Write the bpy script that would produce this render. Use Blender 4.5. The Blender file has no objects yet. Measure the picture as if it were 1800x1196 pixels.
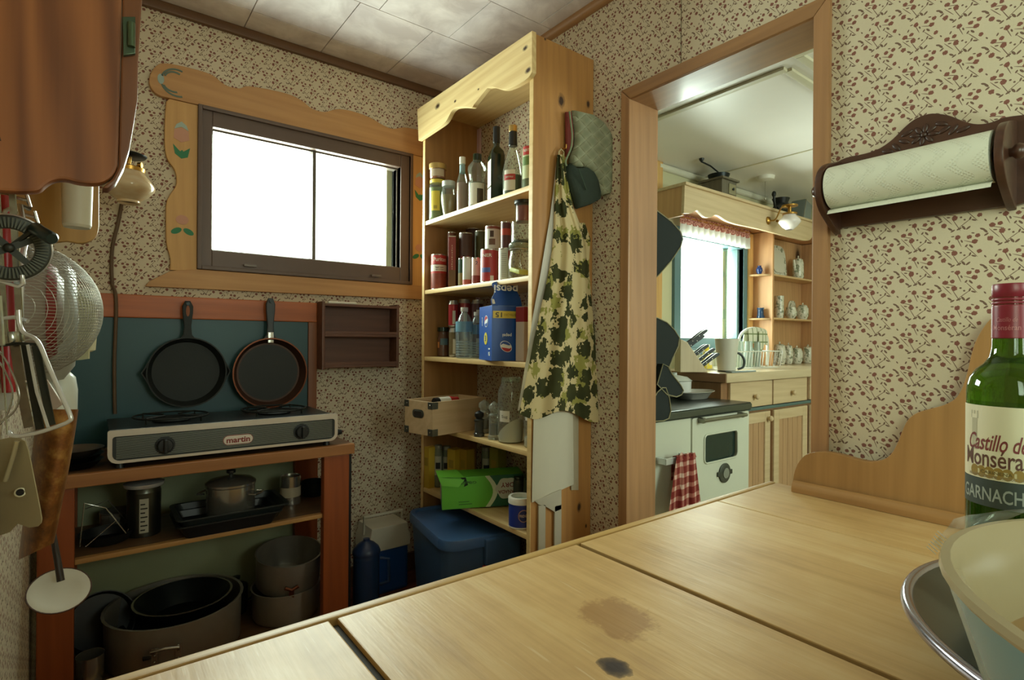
import bpy, bmesh, math, random
from mathutils import Vector, Matrix
random.seed(4)
R = math.radians
SC = bpy.context.scene
COL = SC.collection
# ------------------------------------------------------------------ camera, light, exposure
YAW = R(37.48); ROLL = R(.411); FPX = 960.0
EYE = Vector((0, 0, 1.07))
FW = Vector((math.sin(YAW), math.cos(YAW), 0)); _rt = Vector((math.cos(YAW), -math.sin(YAW), 0)); _up = Vector((0, 0, 1))
RT = _rt*math.cos(ROLL) + _up*math.sin(ROLL); UP = _up*math.cos(ROLL) - _rt*math.sin(ROLL)
cam = bpy.data.cameras.new('camera'); cam.sensor_width = 36; cam.lens = 36*FPX/1800; cam.clip_start = .02
camera = bpy.data.objects.new('camera', cam); COL.objects.link(camera)
camera.matrix_world = Matrix(((RT.x, UP.x, -FW.x, EYE.x), (RT.y, UP.y, -FW.y, EYE.y), (RT.z, UP.z, -FW.z, EYE.z), (0, 0, 0, 1)))
SC.camera = camera
vs = SC.view_settings; SC.display_settings.display_device = 'sRGB'
vs.view_transform = 'Standard'; vs.look = 'None'; vs.gamma = 1; vs.use_curve_mapping = False
vs.exposure = -.42
SC.cycles.max_bounces = 9; SC.cycles.diffuse_bounces = 5; SC.cycles.glossy_bounces = 3; SC.cycles.transmission_bounces = 6; SC.cycles.transparent_max_bounces = 16
SC.cycles.use_denoising = True; SC.cycles.sample_clamp_indirect = 6; SC.cycles.caustics_reflective = False; SC.cycles.caustics_refractive = False
wd = bpy.data.worlds.new('daylight'); SC.world = wd; wd.use_nodes = True
_bg = wd.node_tree.nodes['Background']; _bg.inputs[0].default_value = (1, 1, .98, 1); _bg.inputs[1].default_value = 6.0
def area(name, loc, sx, sy, power, rot, col=(1, 1, 1)):
    l = bpy.data.lights.new(name, 'AREA'); l.shape = 'RECTANGLE'; l.size = sx; l.size_y = sy; l.energy = power; l.color = col
    o = bpy.data.objects.new(name, l); COL.objects.link(o); o.location = loc; o.rotation_euler = rot
    return o
# daylight at the window openings of the two rooms, plus added back-wall fill
area('window_light', (.725, 2.42, 1.63), .80, .50, 52, (R(-90), 0, 0), (1, 1, .97))
area('window_light', (3.1, 2.08, 1.35), .75, .62, 54, (R(-90), 0, 0), (1, 1, .97))
area('window_light', (-.24, -.8, 1.45), .9, .9, 24, (0, R(-90), 0), (.90, 1, .76))
area('window_light', (.85, -1.62, 1.5), .7, .8, 17, (R(90), 0, 0), (1, .98, .93))  # added fill from the back wall, no window known there
area('window_light', (2.6, -1.02, 1.45), 1.1, .9, 38, (R(90), 0, 0), (1, 1, .96))
# ------------------------------------------------------------------ rays of the survey (pixel of the photograph + a plane or distance of the room -> point)
def ray(x, y): return FW + RT*((x-900)/FPX) - UP*((y-598)/FPX)
def AX(x, y, X): r = ray(x, y); return EYE + r*((X-EYE.x)/r.x)
def AY(x, y, Y): r = ray(x, y); return EYE + r*((Y-EYE.y)/r.y)
def AZ(x, y, Z): r = ray(x, y); return EYE + r*((Z-EYE.z)/r.z)
def D(x, y, d): return EYE + ray(x, y)*d
def depth(p): return (Vector(p)-EYE).dot(FW)
def px2m(p, n): return n*depth(p)/FPX
# ------------------------------------------------------------------ colours, materials
def lin(h):
    if not isinstance(h, str): return tuple(h)+(1,) if len(h) == 3 else h
    v = [int(h[i:i+2], 16)/255 for i in (0, 2, 4)]
    return tuple(c/12.92 if c <= .04045 else ((c+.055)/1.055)**2.4 for c in v)+(1,)
class NT:
    def __init__(s, name):
        s.m = bpy.data.materials.new(name); s.m.use_nodes = True; s.t = s.m.node_tree; s.n = s.t.nodes; s.l = s.t.links
        s.b = s.n['Principled BSDF']; s.out = s.n['Material Output']; s._co = None
    def new(s, t, **k):
        o = s.n.new(t)
        for a, v in k.items(): setattr(o, a, v)
        return o
    def put(s, sock, v):
        if isinstance(v, bpy.types.NodeSocket): s.l.new(v, sock)
        else: sock.default_value = v
    @property
    def co(s):
        if s._co is None: s._co = s.new('ShaderNodeTexCoord').outputs['Object']
        return s._co
    def mapping(s, vec, loc=(0,0,0), rot=(0,0,0), scale=(1,1,1), kind='POINT'):
        o = s.new('ShaderNodeMapping', vector_type=kind); s.put(o.inputs['Vector'], vec)
        o.inputs['Location'].default_value = loc; o.inputs['Rotation'].default_value = rot; o.inputs['Scale'].default_value = scale
        return o.outputs[0]
    def noise(s, vec, scale, detail=3, rough=.5, dist=0):
        o = s.new('ShaderNodeTexNoise'); s.put(o.inputs['Vector'], vec); o.inputs['Scale'].default_value = scale; o.inputs['Detail'].default_value = detail
        o.inputs['Roughness'].default_value = rough; o.inputs['Distortion'].default_value = dist
        return o.outputs[0]
    def ramp(s, f, stops, interp='LINEAR'):
        o = s.new('ShaderNodeValToRGB'); s.put(o.inputs[0], f); e = o.color_ramp.elements; o.color_ramp.interpolation = interp
        while len(e) < len(stops): e.new(.5)
        for k, (p, c) in enumerate(stops): e[k].position = p; e[k].color = lin(c) if not isinstance(c, float) else (c, c, c, 1)
        return o.outputs[0]
    def mix(s, f, a, b, mode='MIX'):
        o = s.new('ShaderNodeMix', data_type='RGBA', blend_type=mode); s.put(o.inputs[0], f); s.put(o.inputs[6], a); s.put(o.inputs[7], b)
        return o.outputs[2]
    def math(s, op, a, b=0.0, c=0.0):
        o = s.new('ShaderNodeMath', operation=op); s.put(o.inputs[0], a); s.put(o.inputs[1], b); s.put(o.inputs[2], c)
        return o.outputs[0]
    def vm(s, op, a, b=(0, 0, 0)):
        o = s.new('ShaderNodeVectorMath', operation=op); s.put(o.inputs[0], a); s.put(o.inputs[1], b)
        return o.outputs['Value' if op in ('LENGTH', 'DOT_PRODUCT', 'DISTANCE') else 'Vector']
    def bump(s, h, strength=.2, dist=.01):
        o = s.new('ShaderNodeBump'); s.put(o.inputs['Height'], h); o.inputs['Strength'].default_value = strength; o.inputs['Distance'].default_value = dist
        s.l.new(o.outputs[0], s.b.inputs['Normal'])
    def set(s, color=None, rough=.5, metal=0, spec=None, **k):
        if color is not None: s.put(s.b.inputs['Base Color'], color)
        s.put(s.b.inputs['Roughness'], rough); s.put(s.b.inputs['Metallic'], metal)
        if spec is not None: s.b.inputs['Specular IOR Level'].default_value = spec
        for a, v in k.items(): s.put(s.b.inputs[a.replace('_', ' ')], v)
        return s.m
_M = {}
def plain(h, rough=.5, metal=0, var=.10, scale=14, spec=None, bump=0):
    key = ('p', h, rough, metal, var, scale, bump)
    if key in _M: return _M[key]
    s = NT('mat_'+str(h)); n = s.noise(s.co, scale, 4, .6); c = lin(h)
    d = tuple(max(0, v*(1-var)) for v in c[:3])+(1,); u = tuple(min(1, v*(1+var*.7)) for v in c[:3])+(1,)
    m = s.set(s.mix(n, d, u), rough, metal, spec)
    if bump: s.bump(s.noise(s.co, scale*9, 2), bump, .002)
    _M[key] = m; return m
def wood(name, c_dark, c_light, axis=2, rough=.5, fine=1.0, knots=(), c_knot='3a2415', ring=.2, bump=.06, spots=0, coat=0):
    s = NT(name); k = [26*fine]*3; k[axis] = 1.3*fine
    w = s.noise(s.co, 2.2*fine, 2)
    v = s.mapping(s.co, scale=tuple(k)); n1 = s.noise(v, 1.0, 4, .6, .5)
    k2 = [110*fine]*3; k2[axis] = 3*fine
    n2 = s.noise(s.mapping(s.co, scale=tuple(k2)), 1, 2, .6)
    k3 = [7*fine]*3; k3[axis] = .5*fine
    wv = s.new('ShaderNodeTexWave', wave_type='BANDS', bands_direction='DIAGONAL'); s.put(wv.inputs['Vector'], s.mapping(s.co, scale=tuple(k3))); wv.inputs['Scale'].default_value = 2.4
    wv.inputs['Distortion'].default_value = 5; wv.inputs['Detail'].default_value = 2; wv.inputs['Detail Scale'].default_value = 1.2
    f = s.math('MULTIPLY_ADD', wv.outputs[1], ring*.55, s.math('MULTIPLY_ADD', n1, .5, s.math('MULTIPLY', n2, .28)))
    f = s.math('ADD', f, s.math('MULTIPLY_ADD', w, .3, -.28))
    col = s.ramp(f, [(.18, c_light), (.85, c_dark)])
    for (x, y, z, r) in knots:
        d = s.vm('SUBTRACT', s.co, (x, y, z)); sc = [1/r]*3; sc[axis] = .62/r
        L = s.vm('LENGTH', s.mapping(d, scale=tuple(sc)))
        L = s.math('ADD', L, s.math('MULTIPLY_ADD', s.noise(s.co, 60, 2), .5, -.25))
        col = s.mix(s.ramp(L, [(.45, 1.0), (.62, .55), (.85, .35), (1.5, 0.0)]), col, lin(c_knot))
    if spots:
        vo = s.new('ShaderNodeTexVoronoi'); s.put(vo.inputs['Vector'], s.mapping(s.co, scale=tuple(.55 if i == axis else 1 for i in range(3)))); vo.inputs['Scale'].default_value = spots
        col = s.mix(s.ramp(vo.outputs['Distance'], [(.05, 1.0), (.085, .4), (.16, 0.0)]), col, lin(c_knot))
    m = s.set(col, s.math('MULTIPLY_ADD', n1, .2, rough-.1), Coat_Weight=coat, Coat_Roughness=.12)
    s.bump(f, bump, .004); return m
def glass(h='e8f4ec', a=.12, rough=.03, name='thin_glass'):
    key = ('g', h, a, rough)
    if key in _M: return _M[key]
    s = NT(name); tr = s.new('ShaderNodeBsdfTransparent'); tr.inputs[0].default_value = lin(h)
    gl = s.new('ShaderNodeBsdfGlossy'); gl.inputs[0].default_value = (1, 1, 1, 1); gl.inputs['Roughness'].default_value = rough
    fr = s.new('ShaderNodeLayerWeight'); fr.inputs[0].default_value = .35
    df = s.new('ShaderNodeBsdfDiffuse'); df.inputs[0].default_value = lin(h)
    m1 = s.new('ShaderNodeMixShader'); m1.inputs[0].default_value = a; s.l.new(tr.outputs[0], m1.inputs[1]); s.l.new(df.outputs[0], m1.inputs[2])
    m2 = s.new('ShaderNodeMixShader'); s.put(m2.inputs[0], s.math('MULTIPLY_ADD', fr.outputs['Fresnel'], .4, .01)); s.l.new(m1.outputs[0], m2.inputs[1]); s.l.new(gl.outputs[0], m2.inputs[2])
    s.l.new(m2.outputs[0], s.out.inputs[0]); _M[key] = s.m; return s.m
def wallpaper(name, ax):
    """cream paper printed with half-drop sprigs of small roses, buds, leaves and stems"""
    s = NT(name); PU, PV = .074, .072
    sep = s.new('ShaderNodeSeparateXYZ'); s.put(sep.inputs[0], s.co)
    u = s.math('MULTIPLY', sep.outputs[ax], 1/PU); v = s.math('MULTIPLY', sep.outputs[2], 1/PV)
    cmb = s.new('ShaderNodeCombineXYZ'); s.put(cmb.inputs[0], u); s.put(cmb.inputs[1], s.math('MULTIPLY_ADD', u, -.5, v))
    uv = cmb.outputs[0]
    def shape(el, k=1.0):
        acc = None
        for (eu, ev, a, b, th) in el:
            a *= k; b *= k if b > .01 else 1.6
            c, q = math.cos(th), math.sin(th)
            # |E d| < 1 in sprig space with d = S dl, written as one rotation and one scale
            m00, m01, m10, m11 = c/a*1 + q/a*.5, q/a, -q/b + c/b*.5, c/b
            p, q2, r2 = m00*m00+m10*m10, m00*m01+m10*m11, m01*m01+m11*m11
            ang = .5*math.atan2(2*q2, p-r2); t = math.sqrt(((p-r2)/2)**2+q2*q2); l1, l2 = (p+r2)/2+t, (p+r2)/2-t
            o = s.vm('ADD', uv, (.5-eu, .5-(ev-.5*eu), 0)); o = s.vm('FRACTION', o)
            o = s.mapping(o, (.5, .5, 0), (0, 0, ang), (1/math.sqrt(l1), 1/math.sqrt(l2), 1), 'TEXTURE')
            o = s.vm('LENGTH', o); acc = o if acc is None else s.math('MINIMUM', acc, o)
        return acc
    fl = [(.06,.86,.042,.042,0),(.24,.84,.044,.04,0),(.12,.70,.05,.046,0),(.49,.86,.045,.05,.5),(.60,.62,.04,.04,0),(.76,.60,.05,.045,0),(.56,.42,.05,.055,0),(.80,.24,.048,.05,0),(.02,.42,.04,.042,0)]
    lf = [(.20,.58,.05,.02,.9),(.30,.60,.035,.017,2.2),(.36,.12,.055,.022,1.0),(.46,.10,.05,.02,-.5),(.26,.10,.05,.02,2.4),(.66,.12,.05,.02,.7),(.60,.06,.045,.018,2.6),(.90,.46,.055,.022,.9),(.96,.52,.05,.02,.5),(.88,.36,.045,.018,-.6),(.40,.74,.035,.016,1.2),(.60,.90,.03,.014,0),(.68,.76,.035,.016,2.0),(.14,.30,.045,.018,.4),(.22,.36,.04,.017,1.9),(.70,.46,.035,.015,.2),(.34,.34,.02,.02,0),(.42,.42,.022,.02,0),(.90,.76,.03,.014,1),(.16,.94,.03,.014,.3)]
    st = [(.18,.42,.16,.006,.9),(.34,.24,.14,.006,-.7),(.52,.22,.16,.006,1.1),(.72,.38,.14,.006,.9),(.22,.70,.12,.006,.4),(.64,.52,.1,.006,.3),(.46,.72,.12,.006,1.2)]
    wob = s.math('MULTIPLY_ADD', s.noise(s.co, 420, 1), .9, -.45)
    F = s.math('LESS_THAN', s.math('ADD', shape(fl, 1.32), wob), 1.0); Lf = s.math('LESS_THAN', shape(lf+st, 1.25), 1.0)
    base = s.mix(s.noise(s.co, 5, 3), lin('cdc0a6'), lin('d9ccb5')); base = s.mix(s.math('MULTIPLY', s.noise(s.co, 260, 2), .35), base, lin('bfae8f'))
    c = s.mix(s.math('MULTIPLY', Lf, .88), base, lin('5f3c30')); c = s.mix(s.math('MULTIPLY', F, .92), c, lin('7a4138'))
    return s.set(c, .75, spec=.25)
# ------------------------------------------------------------------ mesh helpers
def BM(): return bmesh.new()
def box(bm, x0, x1, y0, y1, z0, z1, bev=0, mi=0):
    r = bmesh.ops.create_cube(bm, size=1, matrix=Matrix.Translation(((x0+x1)/2, (y0+y1)/2, (z0+z1)/2)) @ Matrix.Diagonal((abs(x1-x0), abs(y1-y0), abs(z1-z0), 1)))
    vs_ = r['verts']; fs = set(f for v in vs_ for f in v.link_faces)
    for f in fs: f.material_index = mi
    if bev:
        es = set(e for v in vs_ for e in v.link_edges)
        bmesh.ops.bevel(bm, geom=list(es), offset=bev, segments=2, affect='EDGES', profile=.6, clamp_overlap=True, material=-1)
    return bm
def lathe(bm, prof, seg=24, c=(0, 0, 0), axis=(0, 0, 1), mi=0, sx=1, sy=1, cap=True):
    """prof: list of (radius, height)"""
    q = Vector((0, 0, 1)).rotation_difference(Vector(axis).normalized()).to_matrix(); c = Vector(c); rings = []
    for (r, z) in prof:
        if r < 1e-6: rings.append([bm.verts.new(c + q @ Vector((0, 0, z)))])
        else: rings.append([bm.verts.new(c + q @ Vector((r*sx*math.cos(2*math.pi*k/seg), r*sy*math.sin(2*math.pi*k/seg), z))) for k in range(seg)])
    for a, b in zip(rings, rings[1:]):
        for k in range(seg):
            k2 = (k+1) % seg
            vv = [a[0] if len(a) == 1 else a[k]] + ([] if len(a) == 1 else [a[k2]]) + ([b[0]] if len(b) == 1 else [b[k2], b[k]])
            if len(vv) > 2:
                try: bm.faces.new(vv).material_index = mi
                except ValueError: pass
    if cap:
        for rg, fl in ((rings[0], 1), (rings[-1], 0)):
            if len(rg) > 2:
                try: bm.faces.new(rg[::-1] if fl else rg).material_index = mi
                except ValueError: pass
    return bm
def tube(bm, pts, r, seg=8, closed=False, cap=True):
    pts = [Vector(p) for p in pts]; n = len(pts); rr = r if isinstance(r, (list, tuple)) else [r]*n; rings = []; nrm = None
    for i, p in enumerate(pts):
        a = pts[(i-1) % n] if (closed or i > 0) else p; b = pts[(i+1) % n] if (closed or i < n-1) else p
        t = (b-a).normalized()
        if nrm is None: nrm = t.orthogonal().normalized()
        else:
            nrm = nrm - t*nrm.dot(t); nrm = nrm.normalized() if nrm.length > 1e-6 else t.orthogonal().normalized()
        bn = t.cross(nrm); rings.append([bm.verts.new(p + (nrm*math.cos(2*math.pi*k/seg) + bn*math.sin(2*math.pi*k/seg))*rr[i]) for k in range(seg)])
    for i in range(n if closed else n-1):
        a, b = rings[i], rings[(i+1) % n]
        for k in range(seg): bm.faces.new((a[k], a[(k+1) % seg], b[(k+1) % seg], b[k]))
    if cap and not closed: bm.faces.new(rings[0][::-1]); bm.faces.new(rings[-1])
    return bm
def prism(bm, pts, ext, bev=0, mi=0, hole=None):
    """closed outline of 3D points pushed along ext"""
    pts = [Vector(p) for p in pts]; ext = Vector(ext); a = [bm.verts.new(p) for p in pts]; b = [bm.verts.new(p+ext) for p in pts]; n = len(a); fs = []
    fs.append(bm.faces.new(a)); fs.append(bm.faces.new(b[::-1]))
    for k in range(n): fs.append(bm.faces.new((a[k], b[k], b[(k+1) % n], a[(k+1) % n])))
    for f in fs: f.material_index = mi
    bmesh.ops.recalc_face_normals(bm, faces=fs)
    if bev:
        es = list(fs[0].edges)+list(fs[1].edges)
        bmesh.ops.bevel(bm, geom=es, offset=bev, segments=2, affect='EDGES', profile=.6, clamp_overlap=True, material=-1)
    return bm
def smooth_line(pts, n=4, closed=False):
    """Catmull-Rom through the points"""
    P = [Vector(p) for p in pts]; N = len(P); out = []
    for i in range(N if closed else N-1):
        g = lambda k: P[k % N] if closed else P[min(max(k, 0), N-1)]
        p0, p1, p2, p3 = g(i-1), g(i), g(i+1), g(i+2)
        for k in range(n):
            t = k/n; out.append(.5*((2*p1)+(p2-p0)*t+(2*p0-5*p1+4*p2-p3)*t*t+(3*p1-p0-3*p2+p3)*t**3))
    if not closed: out.append(P[-1])
    return out
def sheet(bm, rows, th=0):
    """grid of points (rows of equal length) as a sheet, with thickness"""
    V = [[bm.verts.new(p) for p in r] for r in rows]; fs = []
    for a, b in zip(V, V[1:]):
        for k in range(len(a)-1): fs.append(bm.faces.new((a[k], a[k+1], b[k+1], b[k])))
    if th: bmesh.ops.solidify(bm, geom=fs, thickness=th)
    return bm
def blob(bm, c, rx, ry, rz, sub=2, rot=None):
    m = Matrix.Translation(c) @ (rot.to_4x4() if rot else Matrix()) @ Matrix.Diagonal((rx, ry, rz, 1))
    bmesh.ops.create_icosphere(bm, subdivisions=sub, radius=1, matrix=m); return bm
_TX = {}
def text_mesh(txt, shear=0, bold=0):
    """flat lettering in its own xy plane, height 1, centred"""
    k = (txt, shear, bold)
    if k in _TX: return _TX[k]
    cu = bpy.data.curves.new('lettering', 'FONT'); cu.body = txt; cu.size = 1; cu.align_x = 'CENTER'; cu.align_y = 'CENTER'; cu.shear = shear; cu.offset = bold; cu.resolution_u = 3
    o = bpy.data.objects.new('lettering', cu); COL.objects.link(o); dg = bpy.context.evaluated_depsgraph_get(); me = bpy.data.meshes.new_from_object(o.evaluated_get(dg))
    vs_ = [v.co.copy() for v in me.vertices]; fs = [tuple(p.vertices) for p in me.polygons]
    bpy.data.objects.remove(o); bpy.data.curves.remove(cu); bpy.data.meshes.remove(me); _TX[k] = (vs_, fs); return _TX[k]
def letter(bm, txt, fn, size, width=None, shear=0, bold=0, mi=0):
    """fn maps (x, y) on the label to a point"""
    vs_, fs = text_mesh(txt, shear, bold)
    if not vs_: return bm
    w = max(v.x for v in vs_)-min(v.x for v in vs_); sx = size if not width else width/max(w, 1e-6)
    V = [bm.verts.new(fn(v.x*sx, v.y*size)) for v in vs_]
    for f in fs:
        try: bm.faces.new([V[i] for i in f]).material_index = mi
        except ValueError: pass
    return bm
def on_plane(o, ex, ey, off=(0, 0, 0)):
    o = Vector(o)+Vector(off); ex = Vector(ex).normalized(); ey = Vector(ey).normalized()
    return lambda x, y: o + ex*x + ey*y
def on_can(c, r, ang, z):
    """label round an upright cylinder; ang: direction the middle of the label faces"""
    return lambda x, y: Vector((c[0]+r*math.cos(ang+x/r), c[1]+r*math.sin(ang+x/r), z+y))
# ------------------------------------------------------------------ objects
WORLD = {}
def thing(name, label, cat, loc=(0, 0, 0), group=None, rz=0, kind=None):
    o = bpy.data.objects.new(name, None); COL.objects.link(o); o.location = loc; o.rotation_euler = (0, 0, rz); o.empty_display_size = .05
    WORLD[o.name] = Matrix.Translation(loc) @ Matrix.Rotation(rz, 4, 'Z')
    return tag(o, label, cat, group, kind)
def tag(o, label=None, cat=None, group=None, kind=None):
    for k, v in (('label', label), ('category', cat), ('group', group), ('kind', kind)):
        if v: o[k] = v
    return o
def obj(name, bm, mat, parent=None, smooth=40, local=False, label=None, kind=None, weld=True):
    """one mesh object; points are given in room coordinates unless local"""
    if weld: bmesh.ops.remove_doubles(bm, verts=bm.verts, dist=1e-6)
    bmesh.ops.recalc_face_normals(bm, faces=bm.faces) if weld else None
    p = parent
    while p is not None and p.parent is not None: p = p.parent
    if p is not None and not local and p.name in WORLD: bm.transform(WORLD[p.name].inverted())
    if smooth:
        for f in bm.faces: f.smooth = True
        thr, t10 = R(max(smooth, 52)), R(9)
        for e in bm.edges:
            if len(e.link_faces) == 2:
                a = e.calc_face_angle(0)
                if a > thr: e.smooth = False
                elif a > t10:
                    u, v = e.link_faces[0].calc_area(), e.link_faces[1].calc_area()
                    if max(u, v) > 12*min(u, v): e.smooth = False
    me = bpy.data.meshes.new(name); bm.to_mesh(me); bm.free()
    for m in (mat if isinstance(mat, (list, tuple)) else [mat]): me.materials.append(m)
    o = bpy.data.objects.new(name, me); COL.objects.link(o); o.parent = parent
    if label: o['label'] = label
    if kind: o['kind'] = kind
    return o
def solo(name, bm, mat, label, cat, base, group=None, smooth=40):
    """a thing that is one mesh, with its origin at its base"""
    bm.transform(Matrix.Translation(-Vector(base))); o = obj(name, bm, mat, None, smooth); o.location = base
    return tag(o, label, cat, group)
def struct(name, bm, mat, parent=None, smooth=40):
    return tag(obj(name, bm, mat, parent, smooth), kind=None if parent else 'structure')
def piece(name, src, parent, loc):
    """a further piece sharing its mesh"""
    o = src.copy(); COL.objects.link(o); o.parent = parent; o.location = loc; return o
def copy_tree(o, loc, label, parent=None):
    c = o.copy(); COL.objects.link(c); c.parent = parent
    if parent is None: c.location = loc; c['label'] = label; WORLD[c.name] = Matrix.Translation(loc)
    for ch in [q for q in o.children]: copy_tree(ch, None, None, c)
    return c
# ------------------------------------------------------------------ the room shell
XL, XR, YF, YB, H = -.13, 1.40, 2.295, -1.5, 2.255           # near room
KX0, KX1, KY0, KY1, KH = 1.525, 4.25, -.95, 1.95, 2.08        # kitchen beyond the doorway
PAPER_X = wallpaper('printed_wallpaper_far', 0); PAPER_Y = wallpaper('printed_wallpaper_side', 1)
PLASTER = plain('4a4034', .7, 0, .05, 6); KWALL = plain('c8c49f', .6, 0, .08, 5)
PINE = wood('yellow_pine', 'a8713c', 'd9ad6c', 2, .45, 1.0, spots=2.3)
PINE_X = wood('yellow_pine_x', 'a8713c', 'd9ad6c', 0, .45)
PINE_Y = wood('yellow_pine_y', 'b98a50', 'e3c083', 1, .42)
TRIM_X = wood('window_board_pine_x', '9d6b3f', 'c2935f', 0, .55); TRIM_Z = wood('window_board_pine_z', 'a97a45', 'd0a265', 2, .55)
CASE_Y = wood('door_casing_wood_y', '785236', 'a57a50', 1, .45, spots=0); CASE_Z = wood('door_casing_wood_z', '815a3b', 'b0835a', 2, .45)
DARKTRIM = wood('dark_trim_wood', '4a3220', '6b4a2e', 0, .5)
floor = struct('floor', box(BM(), XL-.06, KX1, YB-.06, 2.415, -.08, -.012), plain('3a241a', .6))
struct('floor_kitchen', box(BM(), KX0+.002, KX1-.001, KY0+.001, KY1-.001, -.0115, 0), plain('b9ad92', .5, 0, .1, 8))
FB = wood('reddish_floorboard', '4a2618', '6e3c26', 0, .45)
for k in range(12):
    y0 = .82+k*.123; b = struct('floorboard', box(BM(), XL, XR, y0, y0+.119, -.012, 0, .002), FB, floor)
ceiling = struct('ceiling', box(BM(), XL-.06, XR+.06, YB-.06, YF+.12, H+.006, H+.08), plain('8f867a', .8))
s = NT('marbled_ceiling_tile'); cc = s.noise(s.co, 6, 5, .62, .6)
TILE = s.set(s.mix(s.ramp(cc, [(.36, 0.0), (.66, 1.0)]), lin('c3b6b4'), lin('e6dcda')), .55); s.bump(s.noise(s.co, 40, 3), .12, .003)
for r in range(7):
    y1 = YF-.15-(r*.29)
    for k in range(6):
        x0 = XL+.001+(k*.29 if r % 2 == 0 else k*.29+.07-.29); x1 = min(x0+.2875, XR-.001); x0 = max(x0, XL+.001)
        if x1-x0 < .02: continue
        x0_, x1_ = x0-.0, x1
        struct('ceiling_tile', box(BM(), x0_, x1_, y1-.2875, y1, H, H+.0062, .0015), TILE, ceiling)
for k in range(6): struct('ceiling_tile', box(BM(), XL+.001+k*.29-(.0 if k else 0), min(XL+.001+k*.29+.2875, XR-.001), YF-.148, YF-.001, H, H+.0062, .0015), TILE, ceiling) if XL+k*.29 < XR-.03 else None
# far wall with the window opening
def wall_with_hole(ax, a0, a1, z0, z1, t0, t1, h0, h1, hz0, hz1):
    bm = BM(); f = (lambda p, q, r, s_: box(bm, p, q, t0, t1, r, s_)) if ax == 0 else (lambda p, q, r, s_: box(bm, t0, t1, p, q, r, s_))
    f(a0, h0, z0, z1); f(h1, a1, z0, z1); f(h0, h1, hz1, z1)
    if hz0 > z0: f(h0, h1, z0, hz0)
    return bm
struct('wall_far', wall_with_hole(0, XL-.06, XR, 0, H, YF, YF+.12, .31, 1.15, 1.335, 1.908), PAPER_X)
struct('wall_left', wall_with_hole(1, YB, YF, 0, H, XL-.06, XL, -1.25, -.35, 1.0, 1.9), PAPER_Y)
struct('wall_back', wall_with_hole(0, XL-.06, XR+.125, 0, H, YB-.06, YB, .5, 1.2, 1.1, 1.9), PAPER_X)
wr = struct('wall_right', wall_with_hole(1, YB, YF+.12, 0, H, XR+.006, KX0, .593, 1.203, 0, 1.878), PLASTER)
struct('wall_panel', box(BM(), XR, XR+.006, 1.515, YF, 0, H), PAPER_Y, wr)
bm = BM(); box(bm, XR, XR+.006, 1.203, 1.511, 0, H); box(bm, XR, XR+.006, 1.002, 1.203, 1.878, H); struct('wall_panel', bm, PAPER_Y, wr)
bm = BM(); box(bm, XR, XR+.006, YB, .593, 0, H); box(bm, XR, XR+.006, .593, .998, 1.878, H); struct('wall_panel', bm, PAPER_Y, wr)
struct('trim_1', box(BM(), XL, XR, YF-.02, YF, H-.034, H, .004), DARKTRIM)
bm = BM(); lathe(bm, [(.024, YB), (.024, YF-.022)], 14, (XR-.002, 0, H-.002), (0, 1, 0)); struct('trim_2', bm, CASE_Y)
struct('baseboard_far', box(BM(), XL, XR, YF-.014, YF, 0, .085, .003), DARKTRIM)
# doorway
dr = struct('door_1', prism(BM(), [(XR, .574, 1.9), (XR, 1.221, 1.9), (XR, 1.184, 1.861), (XR, .611, 1.861)], (-.016, 0, 0), .003), CASE_Y)
struct('casing', prism(BM(), [(XR, 1.221, 0), (XR, 1.221, 1.899), (XR, 1.1845, 1.8605), (XR, 1.1845, 0)], (-.016, 0, 0), .003), CASE_Z, dr)
struct('casing', prism(BM(), [(XR, .574, 0), (XR, .611, 0), (XR, .611, 1.8605), (XR, .574, 1.899)], (-.016, 0, 0), .003), CASE_Z, dr)
struct('jamb', box(BM(), XR-.008, KX0+.008, 1.185, 1.203, 0, 1.878, .002), CASE_Z, dr)
struct('jamb', box(BM(), XR-.008, KX0+.008, .593, .611, 0, 1.878, .002), CASE_Z, dr)
struct('head_jamb', box(BM(), XR-.008, KX0+.008, .611, 1.185, 1.86, 1.878, .002), wood('head_jamb_varnish', '785236', 'a57a50', 1, .32, coat=.4), dr)
# window in the far wall
BRONZE = plain('604d43', .45, .1, .12, 20); PANE = glass('f6fff8', 0.0, .01, 'window_glass')
W1 = thing('window_1', None, None, (.73, YF, 1.32), kind='structure')
bm = BM(); y0, y1 = 2.268, 2.375
for a in ((.298, .346, 1.321, 1.921), (1.105, 1.162, 1.321, 1.921), (.346, 1.105, 1.852, 1.921), (.346, 1.105, 1.321, 1.396)): box(bm, a[0], a[1], y0+.012, y1, a[2], a[3], .003)
for a in ((.298, .312, 1.321, 1.921), (1.148, 1.162, 1.321, 1.921), (.312, 1.148, 1.907, 1.921), (.312, 1.148, 1.321, 1.335)): box(bm, a[0], a[1], y0, y0+.03, a[2], a[3], .002)
obj('window_frame', bm, BRONZE, W1)
bm = BM()
for a in ((.346, .352, 1.396, 1.852), (1.098, 1.105, 1.396, 1.852), (.352, 1.098, 1.846, 1.852), (.352, 1.098, 1.396, 1.402)): box(bm, a[0], a[1], 2.31, 2.345, a[2], a[3], .001)
obj('sash', bm, plain('6b6258', .4, .4), W1)
obj('mullion', box(BM(), .719, .733, 2.305, 2.35, 1.4, 1.848, .002), plain('5b544b', .4, .4), W1)
obj('pane', box(BM(), .35, .72, 2.333, 2.336, 1.4, 1.848), PANE, W1); obj('pane', box(BM(), .732, 1.10, 2.326, 2.329, 1.4, 1.848), PANE, W1)
obj('outer_stile', box(BM(), 1.072, 1.1, 2.36, 2.41, 1.38, 1.87, .002), plain('c9c4ae', .5), W1)
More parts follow.
